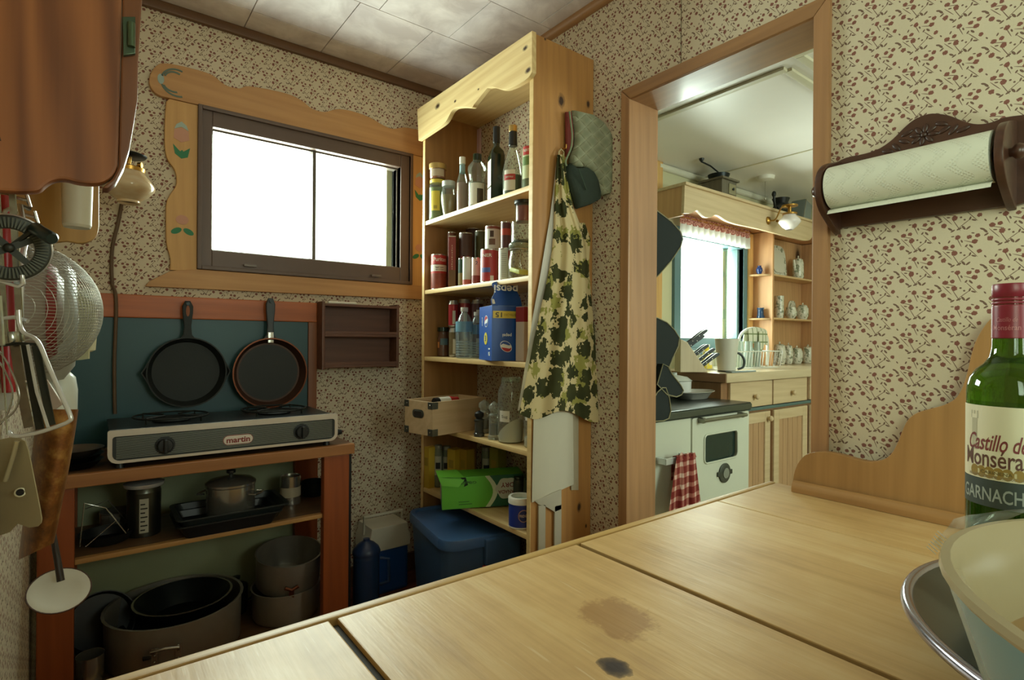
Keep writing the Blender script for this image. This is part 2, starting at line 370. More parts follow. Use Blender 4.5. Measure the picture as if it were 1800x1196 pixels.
for x in (.475, .985): obj('frame_clip', box(BM(), x-.022, x+.022, 2.264, 2.272, 1.343, 1.353, .001), plain('6d625a', .4, .3), W1)
y0 = YF; Q = lambda L: [(x, y0, z-.2) for x, z in L]
hd = smooth_line(Q([(.149, 2.157), (.152, 2.185), (.168, 2.218), (.19, 2.236), (.25, 2.244), (.338, 2.242), (.385, 2.217), (.433, 2.217), (.47, 2.236), (.598, 2.246), (.664, 2.234), (.705, 2.212), (.757, 2.212), (.81, 2.238), (.88, 2.246), (.955, 2.239), (1.01, 2.222), (1.063, 2.216), (1.12, 2.236), (1.22, 2.244)]), 4)
obj('header_board', prism(BM(), hd+Q([(1.22, 2.121), (.213, 2.118), (.185, 2.118)])+smooth_line(Q([(.185, 2.118), (.168, 2.124), (.154, 2.14), (.149, 2.157)]), 3)[1:-1], (0, -.02, 0), .003), TRIM_X, W1)
lb = smooth_line(Q([(.20, 2.105), (.196, 2.03), (.197, 1.94), (.206, 1.9), (.226, 1.87), (.233, 1.84), (.23, 1.81), (.212, 1.775), (.202, 1.74), (.202, 1.66), (.204, 1.6), (.216, 1.55), (.214, 1.51)]), 4)
obj('side_board', prism(BM(), Q([(.298, 1.508), (.298, 2.117), (.21, 2.117)])+lb, (0, -.017, 0), .003), TRIM_Z, W1)
obj('side_board', prism(BM(), Q([(1.162, 1.508), (1.162, 2.12), (1.222, 2.12), (1.222, 1.508)]), (0, -.017, 0), .003), TRIM_Z, W1)
sl = smooth_line(Q([(.217, 1.507), (.2, 1.496), (.175, 1.48), (.155, 1.466), (.143, 1.449)]), 4)
obj('sill_board', prism(BM(), Q([(.145, 1.447), (1.222, 1.456), (1.222, 1.52), (.298, 1.5195), (.217, 1.507)])+sl[1:], (0, -.021, 0), .003), TRIM_X, W1)
def petal(pts, mat, yy, nm):
    obj(nm, prism(BM(), [(x, yy, z) for x, z in pts], (0, -.0012, 0)), mat, W1)
BLUE, PINK, GREEN, TEALP = plain('9fb0a8', .6), plain('c48f76', .6), plain('2f7a52', .6), plain('5f6f62', .6)
def ell(cx, cz, a, b, t0=0, t1=360, n=14, rot=0):
    o = []
    for k in range(n+1):
        t = R(t0+(t1-t0)*k/n); x, z = a*math.cos(t), b*math.sin(t); o.append((cx+x*math.cos(rot)-z*math.sin(rot), cz+x*math.sin(rot)+z*math.cos(rot)))
    return o if abs(t1-t0) < 359 else o[:-1]
def moon(cx, cz, a, b, t0, t1, w): return ell(cx, cz, a, b, t0, t1, 10)+ell(cx, cz, a-w, b-w, t1, t0, 10)
ys = YF-.0172
for (cx, cz, k) in ((.247, 1.81, 1), (1.2, 1.812, 1)):
    petal([(cx-.022, cz+.005), (cx-.016, cz+.022), (cx, cz+.035), (cx+.016, cz+.022), (cx+.022, cz+.005), (cx, cz+.016)], BLUE, ys, 'painted_petal')
    petal([(cx-.024, cz-.028), (cx-.022, cz+.003), (cx, cz+.013), (cx+.022, cz+.003), (cx+.024, cz-.028), (cx, cz-.04)], PINK, ys, 'painted_petal')
    petal([(cx-.026, cz-.05), (cx-.02, cz-.083), (cx, cz-.098), (cx+.02, cz-.09), (cx+.027, cz-.055), (cx+.006, cz-.072), (cx+.002, cz-.066), (cx-.004, cz-.073)], GREEN, ys, 'painted_leaf')
for (cx, cz) in ((.251, 1.478), (1.2, 1.48)):
    petal(ell(cx, cz+.015, .02, .017), PINK, ys, 'painted_petal')
    petal(ell(cx-.018, cz-.026, .018, .01, rot=.5), GREEN, ys, 'painted_leaf'); petal(ell(cx+.02, cz-.026, .018, .01, rot=-.5), GREEN, ys, 'painted_leaf')
ys = YF-.0202
petal(ell(.183, 1.978, .01, .018), BLUE, ys, 'painted_petal')
for (cx, cz, a, b, t0, t1) in ((.232, 1.978, .05, .05, 70, 165), (.225, 1.985, .034, .032, 60, 165), (.232, 1.972, .05, .045, 195, 290), (.222, 1.966, .034, .026, 195, 290)):
    petal(moon(cx, cz, a, b, t0, t1, .006), TEALP, ys, 'painted_leaf')
# plain windows out of view; the back-wall one is added for fill
def plain_window(name, x0, x1, z0, z1, yc, mat, side=False):
    w = thing(name, None, None, (x0, yc, z0), kind='structure'); bm = BM()
    for a in ((x0, x0+.04, z0, z1), (x1-.04, x1, z0, z1), (x0, x1, z0, z0+.04), (x0, x1, z1-.04, z1), ((x0+x1)/2-.015, (x0+x1)/2+.015, z0, z1)): box(bm, a[0], a[1], yc-.03, yc+.03, a[2], a[3], .002)
    obj('window_frame', bm, mat, w); m = (x0+x1)/2
    for a, b in ((x0+.03, m), (m, x1-.03)): obj('pane', box(BM(), a, b, yc-.002, yc+.002, z0+.03, z1-.03), PANE, w)
    if side:
        w.rotation_euler = (0, 0, R(90)); w.location = (yc, x0, z0)
    return w
plain_window('fill_window', .5, 1.2, 1.1, 1.9, YB-.03, BRONZE)  # invented opening, put in to brighten the stand from behind
plain_window('window_3', -1.25, -.35, 1.0, 1.9, XL-.03, BRONZE, True)
# kitchen shell
struct('wall_kitchen_far', wall_with_hole(0, KX0, KX1, 0, KH, KY1, KY1+.1, 2.66, 3.46, 1.03, 1.74), KWALL)
struct('wall_kitchen_right', box(BM(), KX1, KX1+.06, KY0, KY1, 0, KH), KWALL)
struct('wall_kitchen_back', wall_with_hole(0, KX0, KX1, 0, KH, KY0-.06, KY0, 2.05, 3.15, 1.0, 1.9), KWALL)
plain_window('window_4', 2.05, 3.15, 1.0, 1.9, KY0-.03, BRONZE)
kc = struct('ceiling_kitchen', box(BM(), KX0, KX1+.06, KY0-.06, KY1+.1, KH, KH+.06), plain('f4f0ea', .35, 0, .03, 5))
CREAMT = plain('cfc8ac', .4)
struct('batten', box(BM(), 2.0, 2.03, .985, KY1, KH-.012, KH, .003), CREAMT, kc)
struct('batten', box(BM(), 2.03, 3.4, .97, 1.0, KH-.012, KH, .003), CREAMT, kc)
struct('batten', box(BM(), 1.96, 3.4, .895, .925, KH-.012, KH, .003), CREAMT, kc); struct('batten', box(BM(), 1.93, 1.96, KY0, .925, KH-.012, KH, .003), CREAMT, kc)
struct('seam', box(BM(), 2.972, 2.982, 1.003, KY1, KH-.004, KH), CREAMT, kc)
bm = BM(); lathe(bm, [(.02, 2.52), (.02, KX1)], 10, (0, KY1-.004, KH-.022), (1, 0, 0)); struct('trim_3', bm, plain('dcd8c4', .4))
struct('trim_4', box(BM(), 2.47, 2.545, KY1-.02, KY1, .9, KH, .003), PINE)
# kitchen window
W2 = thing('window_2', None, None, (3.05, KY1, 1.03), kind='structure'); BLUEG = plain('5f7f86', .5, 0, .1); bm = BM()
for a in ((2.66, 2.72, 1.03, 1.74), (3.40, 3.46, 1.03, 1.74), (2.72, 3.4, 1.03, 1.09), (2.72, 3.4, 1.68, 1.74)): box(bm, a[0], a[1], KY1-.02, KY1+.08, a[2], a[3], .003)
obj('window_frame', bm, BLUEG, W2)
obj('stop', box(BM(), 3.375, 3.4, KY1+.01, KY1+.06, 1.09, 1.68, .003), plain('7d9a9c', .5), W2)
obj('pane', box(BM(), 2.71, 3.41, KY1+.045, KY1+.048, 1.08, 1.69), PANE, W2)
obj('sash', box(BM(), 3.27, 3.33, KY1+.05, KY1+.075, 1.09, 1.68, .003), plain('d8d2b8', .5), W2)
obj('window_sill', box(BM(), 2.6, 3.48, KY1-.05, KY1, .99, 1.03, .004), BLUEG, W2)
# ------------------------------------------------------------------ window wall: backsplash, pans, rack
TEAL = plain('1f4a50', .42, 0, .12, 9); ORANGEW = wood('orange_stained_rail', '7a3d1c', 'b4602c', 0, .45, spots=0); ORANGEZ = wood('orange_stained_post', '6e3417', '9c4f25', 2, .42)
IRON = plain('1d211f', .55, .3, .2, 30, bump=.15); BLACK = plain('15181a', .4, 0, .15); STEEL = plain('bcb9b0', .22, .85, .12, 30); CHROME = plain('e2e3e4', .18, .5, .05); ALU = plain('aaa59b', .34, .62, .14, 24); DARKMET = plain('23292a', .35, .6, .2)
BRASS = plain('b58a45', .3, 1); WHITE = plain('e4e0d2', .4, 0, .04); COPPERD = plain('6b3d28', .35, .8, .25, 20)
t = thing('stove_backsplash', 'teal board with an orange wooden rail behind the two-burner stove', 'backsplash', (.35, YF, .7))
obj('panel', box(BM(), -.10, .698, YF-.012, YF-.002, .70, 1.139, .001), TEAL, t)
obj('top_rail', box(BM(), -.12, .732, YF-.022, YF-.001, 1.137, 1.217, .004), ORANGEW, t)
obj('side_rail', box(BM(), .697, .732, YF-.022, YF-.001, .70, 1.137, .003), wood('backsplash_side_rail', '5d3420', '8a5433', 2, .5), t)
def skillet(name, label, cx, cz, r, handle_top, body, rim, hm, spout=False):
    t = thing(name, label, 'frying pan', (cx, YF-.05, cz-r), group='frying pans hung on the orange rail'); y1 = YF-.026
    lathe_b = lathe(BM(), [(0, 0), (r*.84, 0), (r*.88, .003), (r, .04), (r, .043), (r*.965, .043), (r*.85, .008), (0, .006)], 40, (cx, y1, cz), (0, -1, 0), cap=False)
    if spout:
        for v in lathe_b.verts:
            d = v.co-Vector((cx, 0, cz)); a = math.degrees(math.atan2(d.z, d.x)) % 360; w = max(0, 1-min(abs(a-180), abs(a-0), abs(a-360))/14)
            if v.co.y < y1-.03: v.co.x += math.copysign(.014*w, d.x)
    obj('pan_body', lathe_b, body, t)
    bm = BM(); lathe(bm, [(r*.985, .041), (r*1.0, .0445), (r*.965, .0445), (r*.955, .041)], 40, (cx, y1, cz), (0, -1, 0), cap=False); obj('rim', bm, rim, t)
    if not spout: obj('pan_floor', lathe(BM(), [(0, .0065), (r*.8, .0085), (r*.8, .0095), (0, .0075)], 36, (cx, y1, cz), (0, -1, 0), cap=False), plain('1b1d1a', .5, .2, .25, 20), t)
    h = handle_top-(cz+r); z0 = cz+r-.012; bm = BM()
    o = [(cx+sx*w, y1-.03, z0+f*h) for sx, L in ((-1, ((.03, 0), (.014, .16), (.011, .4), (.016, .75), (.017, .95), (.008, 1.1))), (1, ((.008, 1.1), (.017, .95), (.016, .75), (.011, .4), (.014, .16), (.03, 0)))) for w, f in L]
    prism(bm, o, (0, .014, 0), .003); obj('handle', bm, hm, t)
    if not spout:
        bm = BM(); box(bm, cx-.011, cx+.011, y1-.035, y1-.028, cz+r-.02, cz+r+.022, .002); obj('handle_clip', bm, STEEL, t, label='bare metal clip joining handle to pan')
    else:
        bm = BM(); prism(bm, [(cx+.006*math.cos(a), y1-.0305, handle_top-.035+.02*math.sin(a)) for a in [k*math.pi/6 for k in range(12)]], (0, -.0012, 0)); obj('hang_hole', bm, plain('8a4f2a', .6), t)
    n = BM(); lathe(n, [(.003, 0), (.003, .04), (.006, .04), (.006, .043)], 8, (cx, YF-.02, handle_top-.01), (0, -1, 0)); obj('nail', n, DARKMET, t)
skillet('cast_iron_skillet', 'black cast-iron skillet with two pouring lips hung at the teal board', .266, .948, .124, 1.2, IRON, IRON, IRON, True)
skillet('copper_skillet', 'brown copper-rimmed frying pan with a black handle hung near the spice rack', .543, .937, .135, 1.222, plain('4a3024', .45, .4, .25, 20), COPPERD, BLACK)
RACKW = wood('brown_rack_wood', '3f2418', '6a4330', 0, .5)
t = thing('spice_rack', 'small empty brown two-tier rack screwed to the wall below the window', 'rack', (.9, YF, .95))
ry0 = YF-.082
obj('back_panel', box(BM(), .742, 1.06, YF-.008, YF-.001, .955, 1.215), RACKW, t)
for x in (.732, 1.058): obj('side_panel', box(BM(), x, x+.012, ry0, YF-.001, .944, 1.222, .002), RACKW, t)
for z in (1.203, 1.078, .95): obj('shelf', box(BM(), .744, 1.058, ry0, YF-.006, z, z+.011, .002), RACKW, t)
for z in (1.089, .961): obj('retaining_slat', box(BM(), .744, 1.058, ry0, ry0+.006, z, z+.012, .001), RACKW, t)
solo('white_stick', lathe(BM(), [(.005, 0), (.0055, .002), (.0055, .118), (.005, .12)], 10, (.765, YF-.055, 1.2198), (1, 0, 0)), WHITE, 'short white stick lying on top of the brown rack', 'stick', (.825, YF-.055, 1.214))
# ------------------------------------------------------------------ the stand and the two-burner stove
t = thing('stove_stand', 'orange-stained wooden stand with two shelves carrying the camp stove', 'stand', (.3, 2.1, 0))
SF, SB, S0, S1 = 1.895, 2.27, -.115, .742
obj('stand_top', box(BM(), S0, S1, SF+.01, SB, .672, .695, .002), DARKTRIM, t)
obj('front_rail', box(BM(), S0, S1, SF-.012, SF+.01, .661, .697, .003), wood('stand_front_rail', '7d4c28', 'a9713f', 0, .45), t)
obj('leg', box(BM(), .637, .727, SF, SF+.035, 0, .661, .004), ORANGEZ, t); obj('leg', box(BM(), S0, -.037, SF, SF+.035, 0, .661, .004), ORANGEZ, t)
obj('leg', box(BM(), .637, .727, SB-.035, SB, 0, .671, .004), ORANGEZ, t); obj('leg', box(BM(), S0, -.037, SB-.035, SB, 0, .671, .004), ORANGEZ, t)
SHW = wood('stand_shelf_board', '4d3522', '6d4f33', 0, .5)
for z in (.46, .067):
    obj('shelf', box(BM(), S0+.03, .70, SF+.035, SB-.036, z-.014, z), SHW, t); obj('shelf_edge', box(BM(), -.037, .637, SF+.012, SF+.035, z-.014, z, .002), wood('stand_shelf_edge_%d' % (z*100), '8f5e33', 'b98a50', 0, .5), t)
obj('back_panel', box(BM(), -.037, .637, SB-.008, SB, .067, .671), plain('9aa07c', .6, 0, .15, 5), t)
solo('black_strip', box(BM(), .745, .757, 1.95, 2.02, 0, .66, .003), BLACK, 'narrow black board leaning on the outer side of the stove stand', 'board', (.751, 1.985, 0))
# stove
t = thing('camp_stove', 'two-burner gas stove with ribbed black front and chrome trim', 'stove', (.35, 2.08, .695))
tl, tr_, br_ = AY(189, 761, 1.9), AY(594, 727, 1.9), AY(598, 769, 1.9)
fx0, fx1, fz1, fz0 = tl.x, tr_.x, tr_.z, .712; fy = 1.9
obj('body', box(BM(), fx0+.006, fx1-.006, fy+.012, 2.235, fz0, fz1-.012, .004), plain('2a2f2e', .45, .2), t)
fw_, fh_ = fx1-fx0, fz1-fz0
def roundrect(x0, x1, z0, z1, r, rt=None, n=5):
    rt = r if rt is None else rt; o = []
    for cx, cz, a, q in ((x1-rt, z1-rt, 0, rt), (x0+rt, z1-rt, 90, rt), (x0+r, z0+r, 180, r), (x1-r, z0+r, 270, r)):
        o += [(cx+q*math.cos(R(a+90*k/n)), cz+q*math.sin(R(a+90*k/n))) for k in range(n+1)]
    return o
ou = roundrect(fx0, fx1, fz0, fz1, .026, .006); inn = roundrect(fx0+.011, fx1-.011, fz0+.008, fz1-.018, .018, .008)
bm = BM(); A = [bm.verts.new((x, fy, z)) for x, z in ou]; B = [bm.verts.new((x, fy, z)) for x, z in inn]; C_ = [bm.verts.new((x, fy+.012, z)) for x, z in ou]; E_ = [bm.verts.new((x, fy+.004, z)) for x, z in inn]
for P, Q2 in ((A, B), (C_, A), (B, E_)):
    for k in range(len(P)): bm.faces.new((P[k], P[(k+1) % len(P)], Q2[(k+1) % len(P)], Q2[k]))
obj('front_trim', bm, CHROME, t, smooth=30)
obj('front_panel', prism(BM(), [(x, fy+.0035, z) for x, z in inn], (0, .004, 0)), plain('262c2b', .5), t)
rb = None; n = 13; z0 = fz0+.014; st = (fz1-.024-z0)/n
for k in range(n+1):
    z = z0+k*st; b = obj('rib', box(BM(), fx0+.02, fx1-.02, fy+.0012, fy+.0036, z, z+st*.36), plain('8d938c', .35, .7), t)
for px_, pz in ((290, 783), (530, 759)):
    c = AY(px_, pz, fy); obj('knob_plate', lathe(BM(), [(0, 0), (.026, 0), (.026, .003), (0, .004)], 24, (c.x, fy+.002, c.z), (0, -1, 0)), plain('1b1f20', .5), t)
    k = obj('knob', lathe(BM(), [(.0, 0), (.02, 0), (.0205, .012), (.018, .016), (0, .017)], 20, (c.x, fy-.001, c.z), (0, -1, 0)), BLACK, t)
    obj('knob_grip', box(BM(), c.x-.0045, c.x+.0045, fy-.03, fy-.016, c.z-.02, c.z+.02, .003), BLACK, k)
c = AY(419, 773, fy); obj('badge', prism(BM(), [(c.x+x, fy-.001, c.z+z) for x, z in roundrect(-.042, .042, -.0135, .0135, .0135)], (0, .004, 0), .001), plain('e3d8cd', .4), t)
obj('badge_edge', prism(BM(), [(c.x+x, fy+.0008, c.z+z) for x, z in roundrect(-.044, .044, -.0155, .0155, .0155)], (0, .003, 0)), plain('9b5f58', .4), t)
obj('badge_lettering', letter(BM(), 'martin', on_plane((c.x, fy-.0016, c.z-.0005), (1, 0, 0), (0, 0, 1)), .024, .068, 0, .03), plain('8b2f2c', .5), t, smooth=0)
obj('top_plate', box(BM(), fx0+.004, fx1-.004, fy+.012, 2.235, fz1-.014, fz1-.006, .003), plain('1c2324', .35, .3), t)
for x in (fx0+fw_*.26, fx0+fw_*.74):
    obj('burner', lathe(BM(), [(.052, 0), (.055, .006), (.04, .012), (.02, .008), (0, .008)], 24, (x, 2.07, fz1-.006)), IRON, t); bm = BM()
    tube(bm, [(x+.105*math.cos(k*math.pi/14), 2.07+.105*math.sin(k*math.pi/14), fz1+.012) for k in range(28)], .003, 6, True)
    for a in range(4):
        d = Vector((math.cos(a*math.pi/2+.78), math.sin(a*math.pi/2+.78), 0)); o = Vector((x, 2.07, fz1+.014)); tube(bm, [o+d*.03, o+d*.104, o+d*.104+Vector((0, 0, -.018))], .003, 6)
    obj('pot_grate', bm, IRON, t)
for x in (fx0+.03, fx1-.03):
    for y in (fy+.03, 2.21): obj('foot', lathe(BM(), [(.012, 0), (.009, .0175)], 10, (x, y, .695)), BLACK, t)
bm = BM(); lathe(bm, [(.011, 0), (.012, .012), (.008, .028), (0, .03)], 12, (fx1-.004, fy+.03, .735), (1, 0, 0)); obj('side_knob', bm, BLACK, t)
t = thing('dark_pan_stack', 'dark shallow pans stacked at the end of the stove beside the wall', 'pan', (-.02, 2.06, .695))
for z in (0, .017, .034):
    b = obj('pan', lathe(BM(), [(0, 0), (.05, 0), (.07, .02), (.074, .021), (.067, .018), (.048, .003), (0, .003)], 28, (-.045, 2.0, .696+z), cap=False), DARKMET if z < .03 else plain('7a7067', .3, .7), t)
# ------------------------------------------------------------------ things on the stand
def fit(xl, xr, yt, Y, z0):
    c = AY((xl+xr)/2, yt, Y); r = (xr-xl)/2*depth(c)/FPX*.97; return Vector((c.x, Y, z0)), r, c.z-z0
def pot(name, label, xl, xr, yt, Y, z0, mat, ears=True, lid=None, grp=None, h=None):
    c, r, hh = fit(xl, xr, yt, Y, z0); h = h or hh
    t = thing(name, label, 'pot', c, grp); obj('pot_body', lathe(BM(), [(0, .002), (r*.93, .002), (r*.985, .012), (r, h-.004), (r*1.03, h-.002), (r*1.03, h+.001), (r*.985, h), (r*.95, .015), (0, .008)], 36, c, cap=False), mat, t)
    if ears:
        for q in (-1, 1):
            bm = BM(); o = c+Vector((0, 0, h*.72)); a = R(-38)+(math.pi if q < 0 else 0); d = Vector((math.cos(a), math.sin(a), 0)); p = Vector((-d.y, d.x, 0))
            tube(bm, [o+d*r+p*.028, o+d*(r+.022)+p*.028, o+d*(r+.026), o+d*(r+.022)-p*.028, o+d*r-p*.028], .0035, 6); obj('pot_ear', bm, mat, t)
    if lid:
        l = obj('lid', lathe(BM(), [(r*1.035, h), (r*1.04, h+.006), (r*.9, h+.014), (r*.3, h+.024), (0, h+.025)], 36, c), lid, t)
        obj('lid_knob', lathe(BM(), [(.006, h+.024), (.006, h+.032), (.014, h+.036), (.014, h+.044), (0, h+.046)], 14, c), BLACK, l)
    return t
# upper shelf
c, r, h = fit(222, 285, 846, 2.04, .46)
t = thing('steel_canister', 'tall steel canister with a clear marked window standing on the stand shelf', 'canister', c)
obj('canister_body', lathe(BM(), [(0, .001), (r*.82, .001), (r*.84, h-.03), (r*.8, h-.022), (r*.8, h-.012)], 28, c, cap=False), plain('55564f', .3, .9), t)
obj('canister_lid', lathe(BM(), [(r*.95, h-.014), (r, h-.01), (r, h-.003), (r*.7, h+.003), (0, h+.004)], 28, c), CHROME, t)
aa = math.atan2(-c.y, -c.x); fn = on_can(c, r*.845, aa, .46); bm = BM()
sheet(bm, [[fn(x, y) for x in (-.012, -.004, .004, .012)] for y in (.015, h-.045)]); obj('marked_window', bm, plain('b7b4a4', .3), t)
bm = BM(); fn = on_can(c, r*.852, aa, .46)
for k in range(7):
    y = .022+k*.013; sheet(bm, [[fn(x, y) for x in (-.009, 0, .009 if k % 2 else .003)], [fn(x, y+.004) for x in (-.009, 0, .009 if k % 2 else .003)]])
obj('graduation', bm, BLACK, t)
t = thing('roasting_rack', 'thin wire roasting rack in a dark pan on the stand shelf', 'rack', (.07, 1.99, .46)); bm = BM()
obj('dark_pan', lathe(BM(), [(0, .001), (.052, .001), (.068, .03), (.071, .03), (.056, .004), (0, .004)], 30, (.035, 2.03, .46), cap=False), BLACK, t)
P = [AY(x, y, 1.965) for x, y in ((140, 962), (148, 885), (186, 893), (222, 938), (226, 930))]; obj('rack_wire', tube(bm, P, .0016, 5), STEEL, t)
for pts_, yy_ in ((((150, 962), (205, 915), (193, 900)), 1.965), (((150, 895), (190, 880), (222, 915)), 2.08)): obj('rack_wire', tube(BM(), [AY(x, y, yy_) for x, y in pts_], .0014, 5), STEEL, t)
pot('small_shiny_pot', 'small shiny pot behind the steel canister on the stand shelf', 180, 232, 897, 2.16, .46, STEEL, False)
t = thing('roasting_pans', 'nested black rectangular roasting pans on the stand shelf', 'roasting pan', (.4, 2.0, .46))
def tray(bm, cx, cy, w, d, h, z, th=.004, rot=0):
    L = []
    for q, zz in ((.86, 0), (1, h), (1.05, h), (1.05, h+.004), (.97, h+.003), (.84, .004)):
        o = roundrect(-w/2*q, w/2*q, -d/2*q, d/2*q, .02); L.append([bm.verts.new((cx+x*math.cos(rot)-y*math.sin(rot), cy+x*math.sin(rot)+y*math.cos(rot), z+zz)) for x, y in o])
    for a, b in zip(L, L[1:]):
        for k in range(len(a)): bm.faces.new((a[k], a[(k+1) % len(a)], b[(k+1) % len(a)], b[k]))
    bm.faces.new(L[0][::-1]); bm.faces.new(L[-1]); return bm
obj('pan', tray(BM(), .35, 1.985, .29, .19, .038, .461), BLACK, t); obj('pan', tray(BM(), .362, 1.995, .31, .2, .04, .478), plain('1d2424', .45), t)
pot('lidded_saucepan', 'shiny lidded saucepan sitting in the black roasting pans', 366, 446, 850, 2.0, .4835, STEEL, True, STEEL)
c, r, h = fit(493, 528, 836, 2.1, .46)
t = thing('labelled_can', 'steel can with a paper band beside the lidded saucepan', 'can', c)
obj('can_body', lathe(BM(), [(0, .001), (r, .001), (r, h), (r*.94, h), (r*.93, h-.004), (0, h-.004)], 24, c, cap=False), STEEL, t); obj('paper_band', lathe(BM(), [(r*1.01, h*.28), (r*1.01, h*.62)], 24, c, cap=False), plain('b9ab90', .7), t)
pot('dark_jug_pot', 'dark handled pot at the inner end of the upper stand shelf', 530, 572, 846, 2.16, .46, DARKMET, True)
# bottom shelf
pot('large_stock_pot', 'large dull aluminium stock pot on the bottom shelf of the stand', 203, 416, 1052, 2.06, .067, ALU, False, None, None, .155)
ct, rr, _ = fit(203, 416, 1052, 2.06, .067); a = math.atan2(-ct.y, -ct.x)-.12; bm = BM()
big = [o for o in COL.objects if o.name == 'large_stock_pot'][0]
fn = on_can(ct, rr+.001, a, .067); fo = on_can(ct, rr+.035, a, .067)
tube(bm, [fn(-.03, .085), fo(-.033, .108), fo(0, .112), fo(.033, .108), fn(.03, .085)], .0045, 8)
for x in (-.03, .03): sheet(bm, [[fn(x-.008, .05), fn(x+.008, .05)], [fn(x-.008, .1), fn(x+.008, .1)]], .003)
obj('bail_handle', bm, STEEL, big)
bm = BM()
for x in (-.03, .03):
    for z in (.06, .08): blob(bm, fn(x, z), .003, .003, .003, 1)
obj('rivets', bm, STEEL, big, kind='stuff')
big.location.z += 0
t = thing('nested_dark_bowl', 'dark bowl with a shiny rim nested inside the large stock pot', 'bowl', ct+Vector((.02, .02, .08)))
cc_ = ct+Vector((.025, .03, 0)); obj('bowl_body', lathe(BM(), [(0, .083), (rr*.5, .083), (rr*.74, .15), (rr*.72, .15), (rr*.48, .088), (0, .088)], 36, cc_, cap=False), DARKMET, t); bm = BM(); lathe(bm, [(rr*.72, .149), (rr*.755, .152), (rr*.72, .153)], 36, cc_, cap=False); obj('rim', bm, STEEL, t)
t = thing('nested_black_pan', 'dark pan with a stub handle nested in the large stock pot under the bowl', 'pan', ct+Vector((0, 0, .03)))
obj('pan_body', lathe(BM(), [(0, .02), (rr*.8, .022), (rr*.93, .07), (rr*.9, .07), (rr*.78, .028), (0, .026)], 36, ct, cap=False), BLACK, t); obj('stub_handle', box(BM(), ct.x-.1, ct.x-.07, ct.y-rr*.9, ct.y-rr*.72, .136, .146, .003), BLACK, t)
lo = pot('riveted_boiler_pot', 'aluminium pot at the bottom of a stack of two on the low shelf', 446, 560, 1025, 2.08, .067, ALU, False, None, 'stacked boiler pots')
c, r, h = fit(446, 560, 1025, 2.08, .067)
t = thing('boiler_pot', 'aluminium pot with a folding handle standing on the lower boiler pot', 'pot', c+Vector((.005, 0, h+.003)), 'stacked boiler pots'); c2 = c+Vector((.006, 0, h+.003)); h2 = .118; t.rotation_euler = (R(9), 0, 0); r2 = r*.97
obj('pot_body', lathe(BM(), [(0, 0), (r2*.9, 0), (r2*.97, .01), (r2, h2), (r2*1.03, h2+.002), (r2*.98, h2+.003), (r2*.95, .012), (0, .006)], 36, c2, cap=False), ALU, t)
a = math.atan2(-c2.y, -c2.x)+.1; fn = on_can(c2, r2+.004, a, c2.z); bm = BM(); tube(bm, [fn(-.022, .045), fn(0, .035), fn(.022, .045)], .006, 6); sheet(bm, [[fn(-.008, .035), fn(.008, .035)], [fn(-.009, -.03), fn(.009, -.03)]], .006); obj('folding_handle', bm, COPPERD, t)
pot('dark_kettle_pot', 'dark pot half hidden between the stock pot and the boiler pots', 396, 434, 1035, 2.195, .067, DARKMET, True, BLACK)
pot('small_steel_pot', 'small steel pot at the outer end of the bottom shelf', 138, 180, 1088, 1.99, .067, STEEL, False, None, None, .085)
t = thing('round_black_lid', 'round black pan standing on edge behind the small steel pot', 'pan', (.06, 2.16, .067)); obj('pan_body', lathe(BM(), [(0, 0), (.085, 0), (.095, .03), (.092, .03), (.082, .004), (0, .004)], 32, (.02, 2.17, .165), (.1, -1, .25), cap=False), BLACK, t)
# ------------------------------------------------------------------ floor things beside the stand
NAVY = plain('1f3a63', .35, 0, .1)
c = Vector((.822, 1.965, 0)); t = thing('vacuum_jug', 'tall blue vacuum jug with a domed lid on the floor by the stand', 'jug', c)
obj('jug_body', lathe(BM(), [(0, 0), (.046, 0), (.048, .01), (.048, .25), (.046, .262)], 28, c), NAVY, t); obj('jug_lid', lathe(BM(), [(.051, .262), (.052, .27), (.046, .285), (.03, .3), (.012, .31), (.012, .318), (0, .32)], 28, c), plain('23365c', .3), t); bm = BM(); tube(bm, [c+Vector(p) for p in ((.046, -.02, .24), (.074, -.035, .235), (.076, -.036, .15), (.046, -.02, .14))], .006, 8); obj('jug_handle', bm, NAVY, t)
t = thing('small_cooler', 'small cooler box with blue body and white lid between jug and tote', 'cooler', (.99, 2.2, 0))
obj('cooler_body', box(BM(), .905, 1.085, 2.14, 2.27, 0, .185, .012), plain('1c4c93', .45), t)
obj('cooler_lid', prism(BM(), [(x, 2.13, z) for x, z in ((.9, .186), (1.09, .186), (1.09, .235), (1.08, .25), (1.075, .285), (.915, .285), (.91, .25), (.9, .235))], (0, .145, 0), .005), plain('d5d0bf', .5), t); bm = BM()
tube(bm, [(.91, 2.2, .245), (.908, 2.2, .318), (1.082, 2.2, .318), (1.08, 2.2, .245)], .007, 8); obj('cooler_handle', bm, plain('c9c4b2', .5), t)
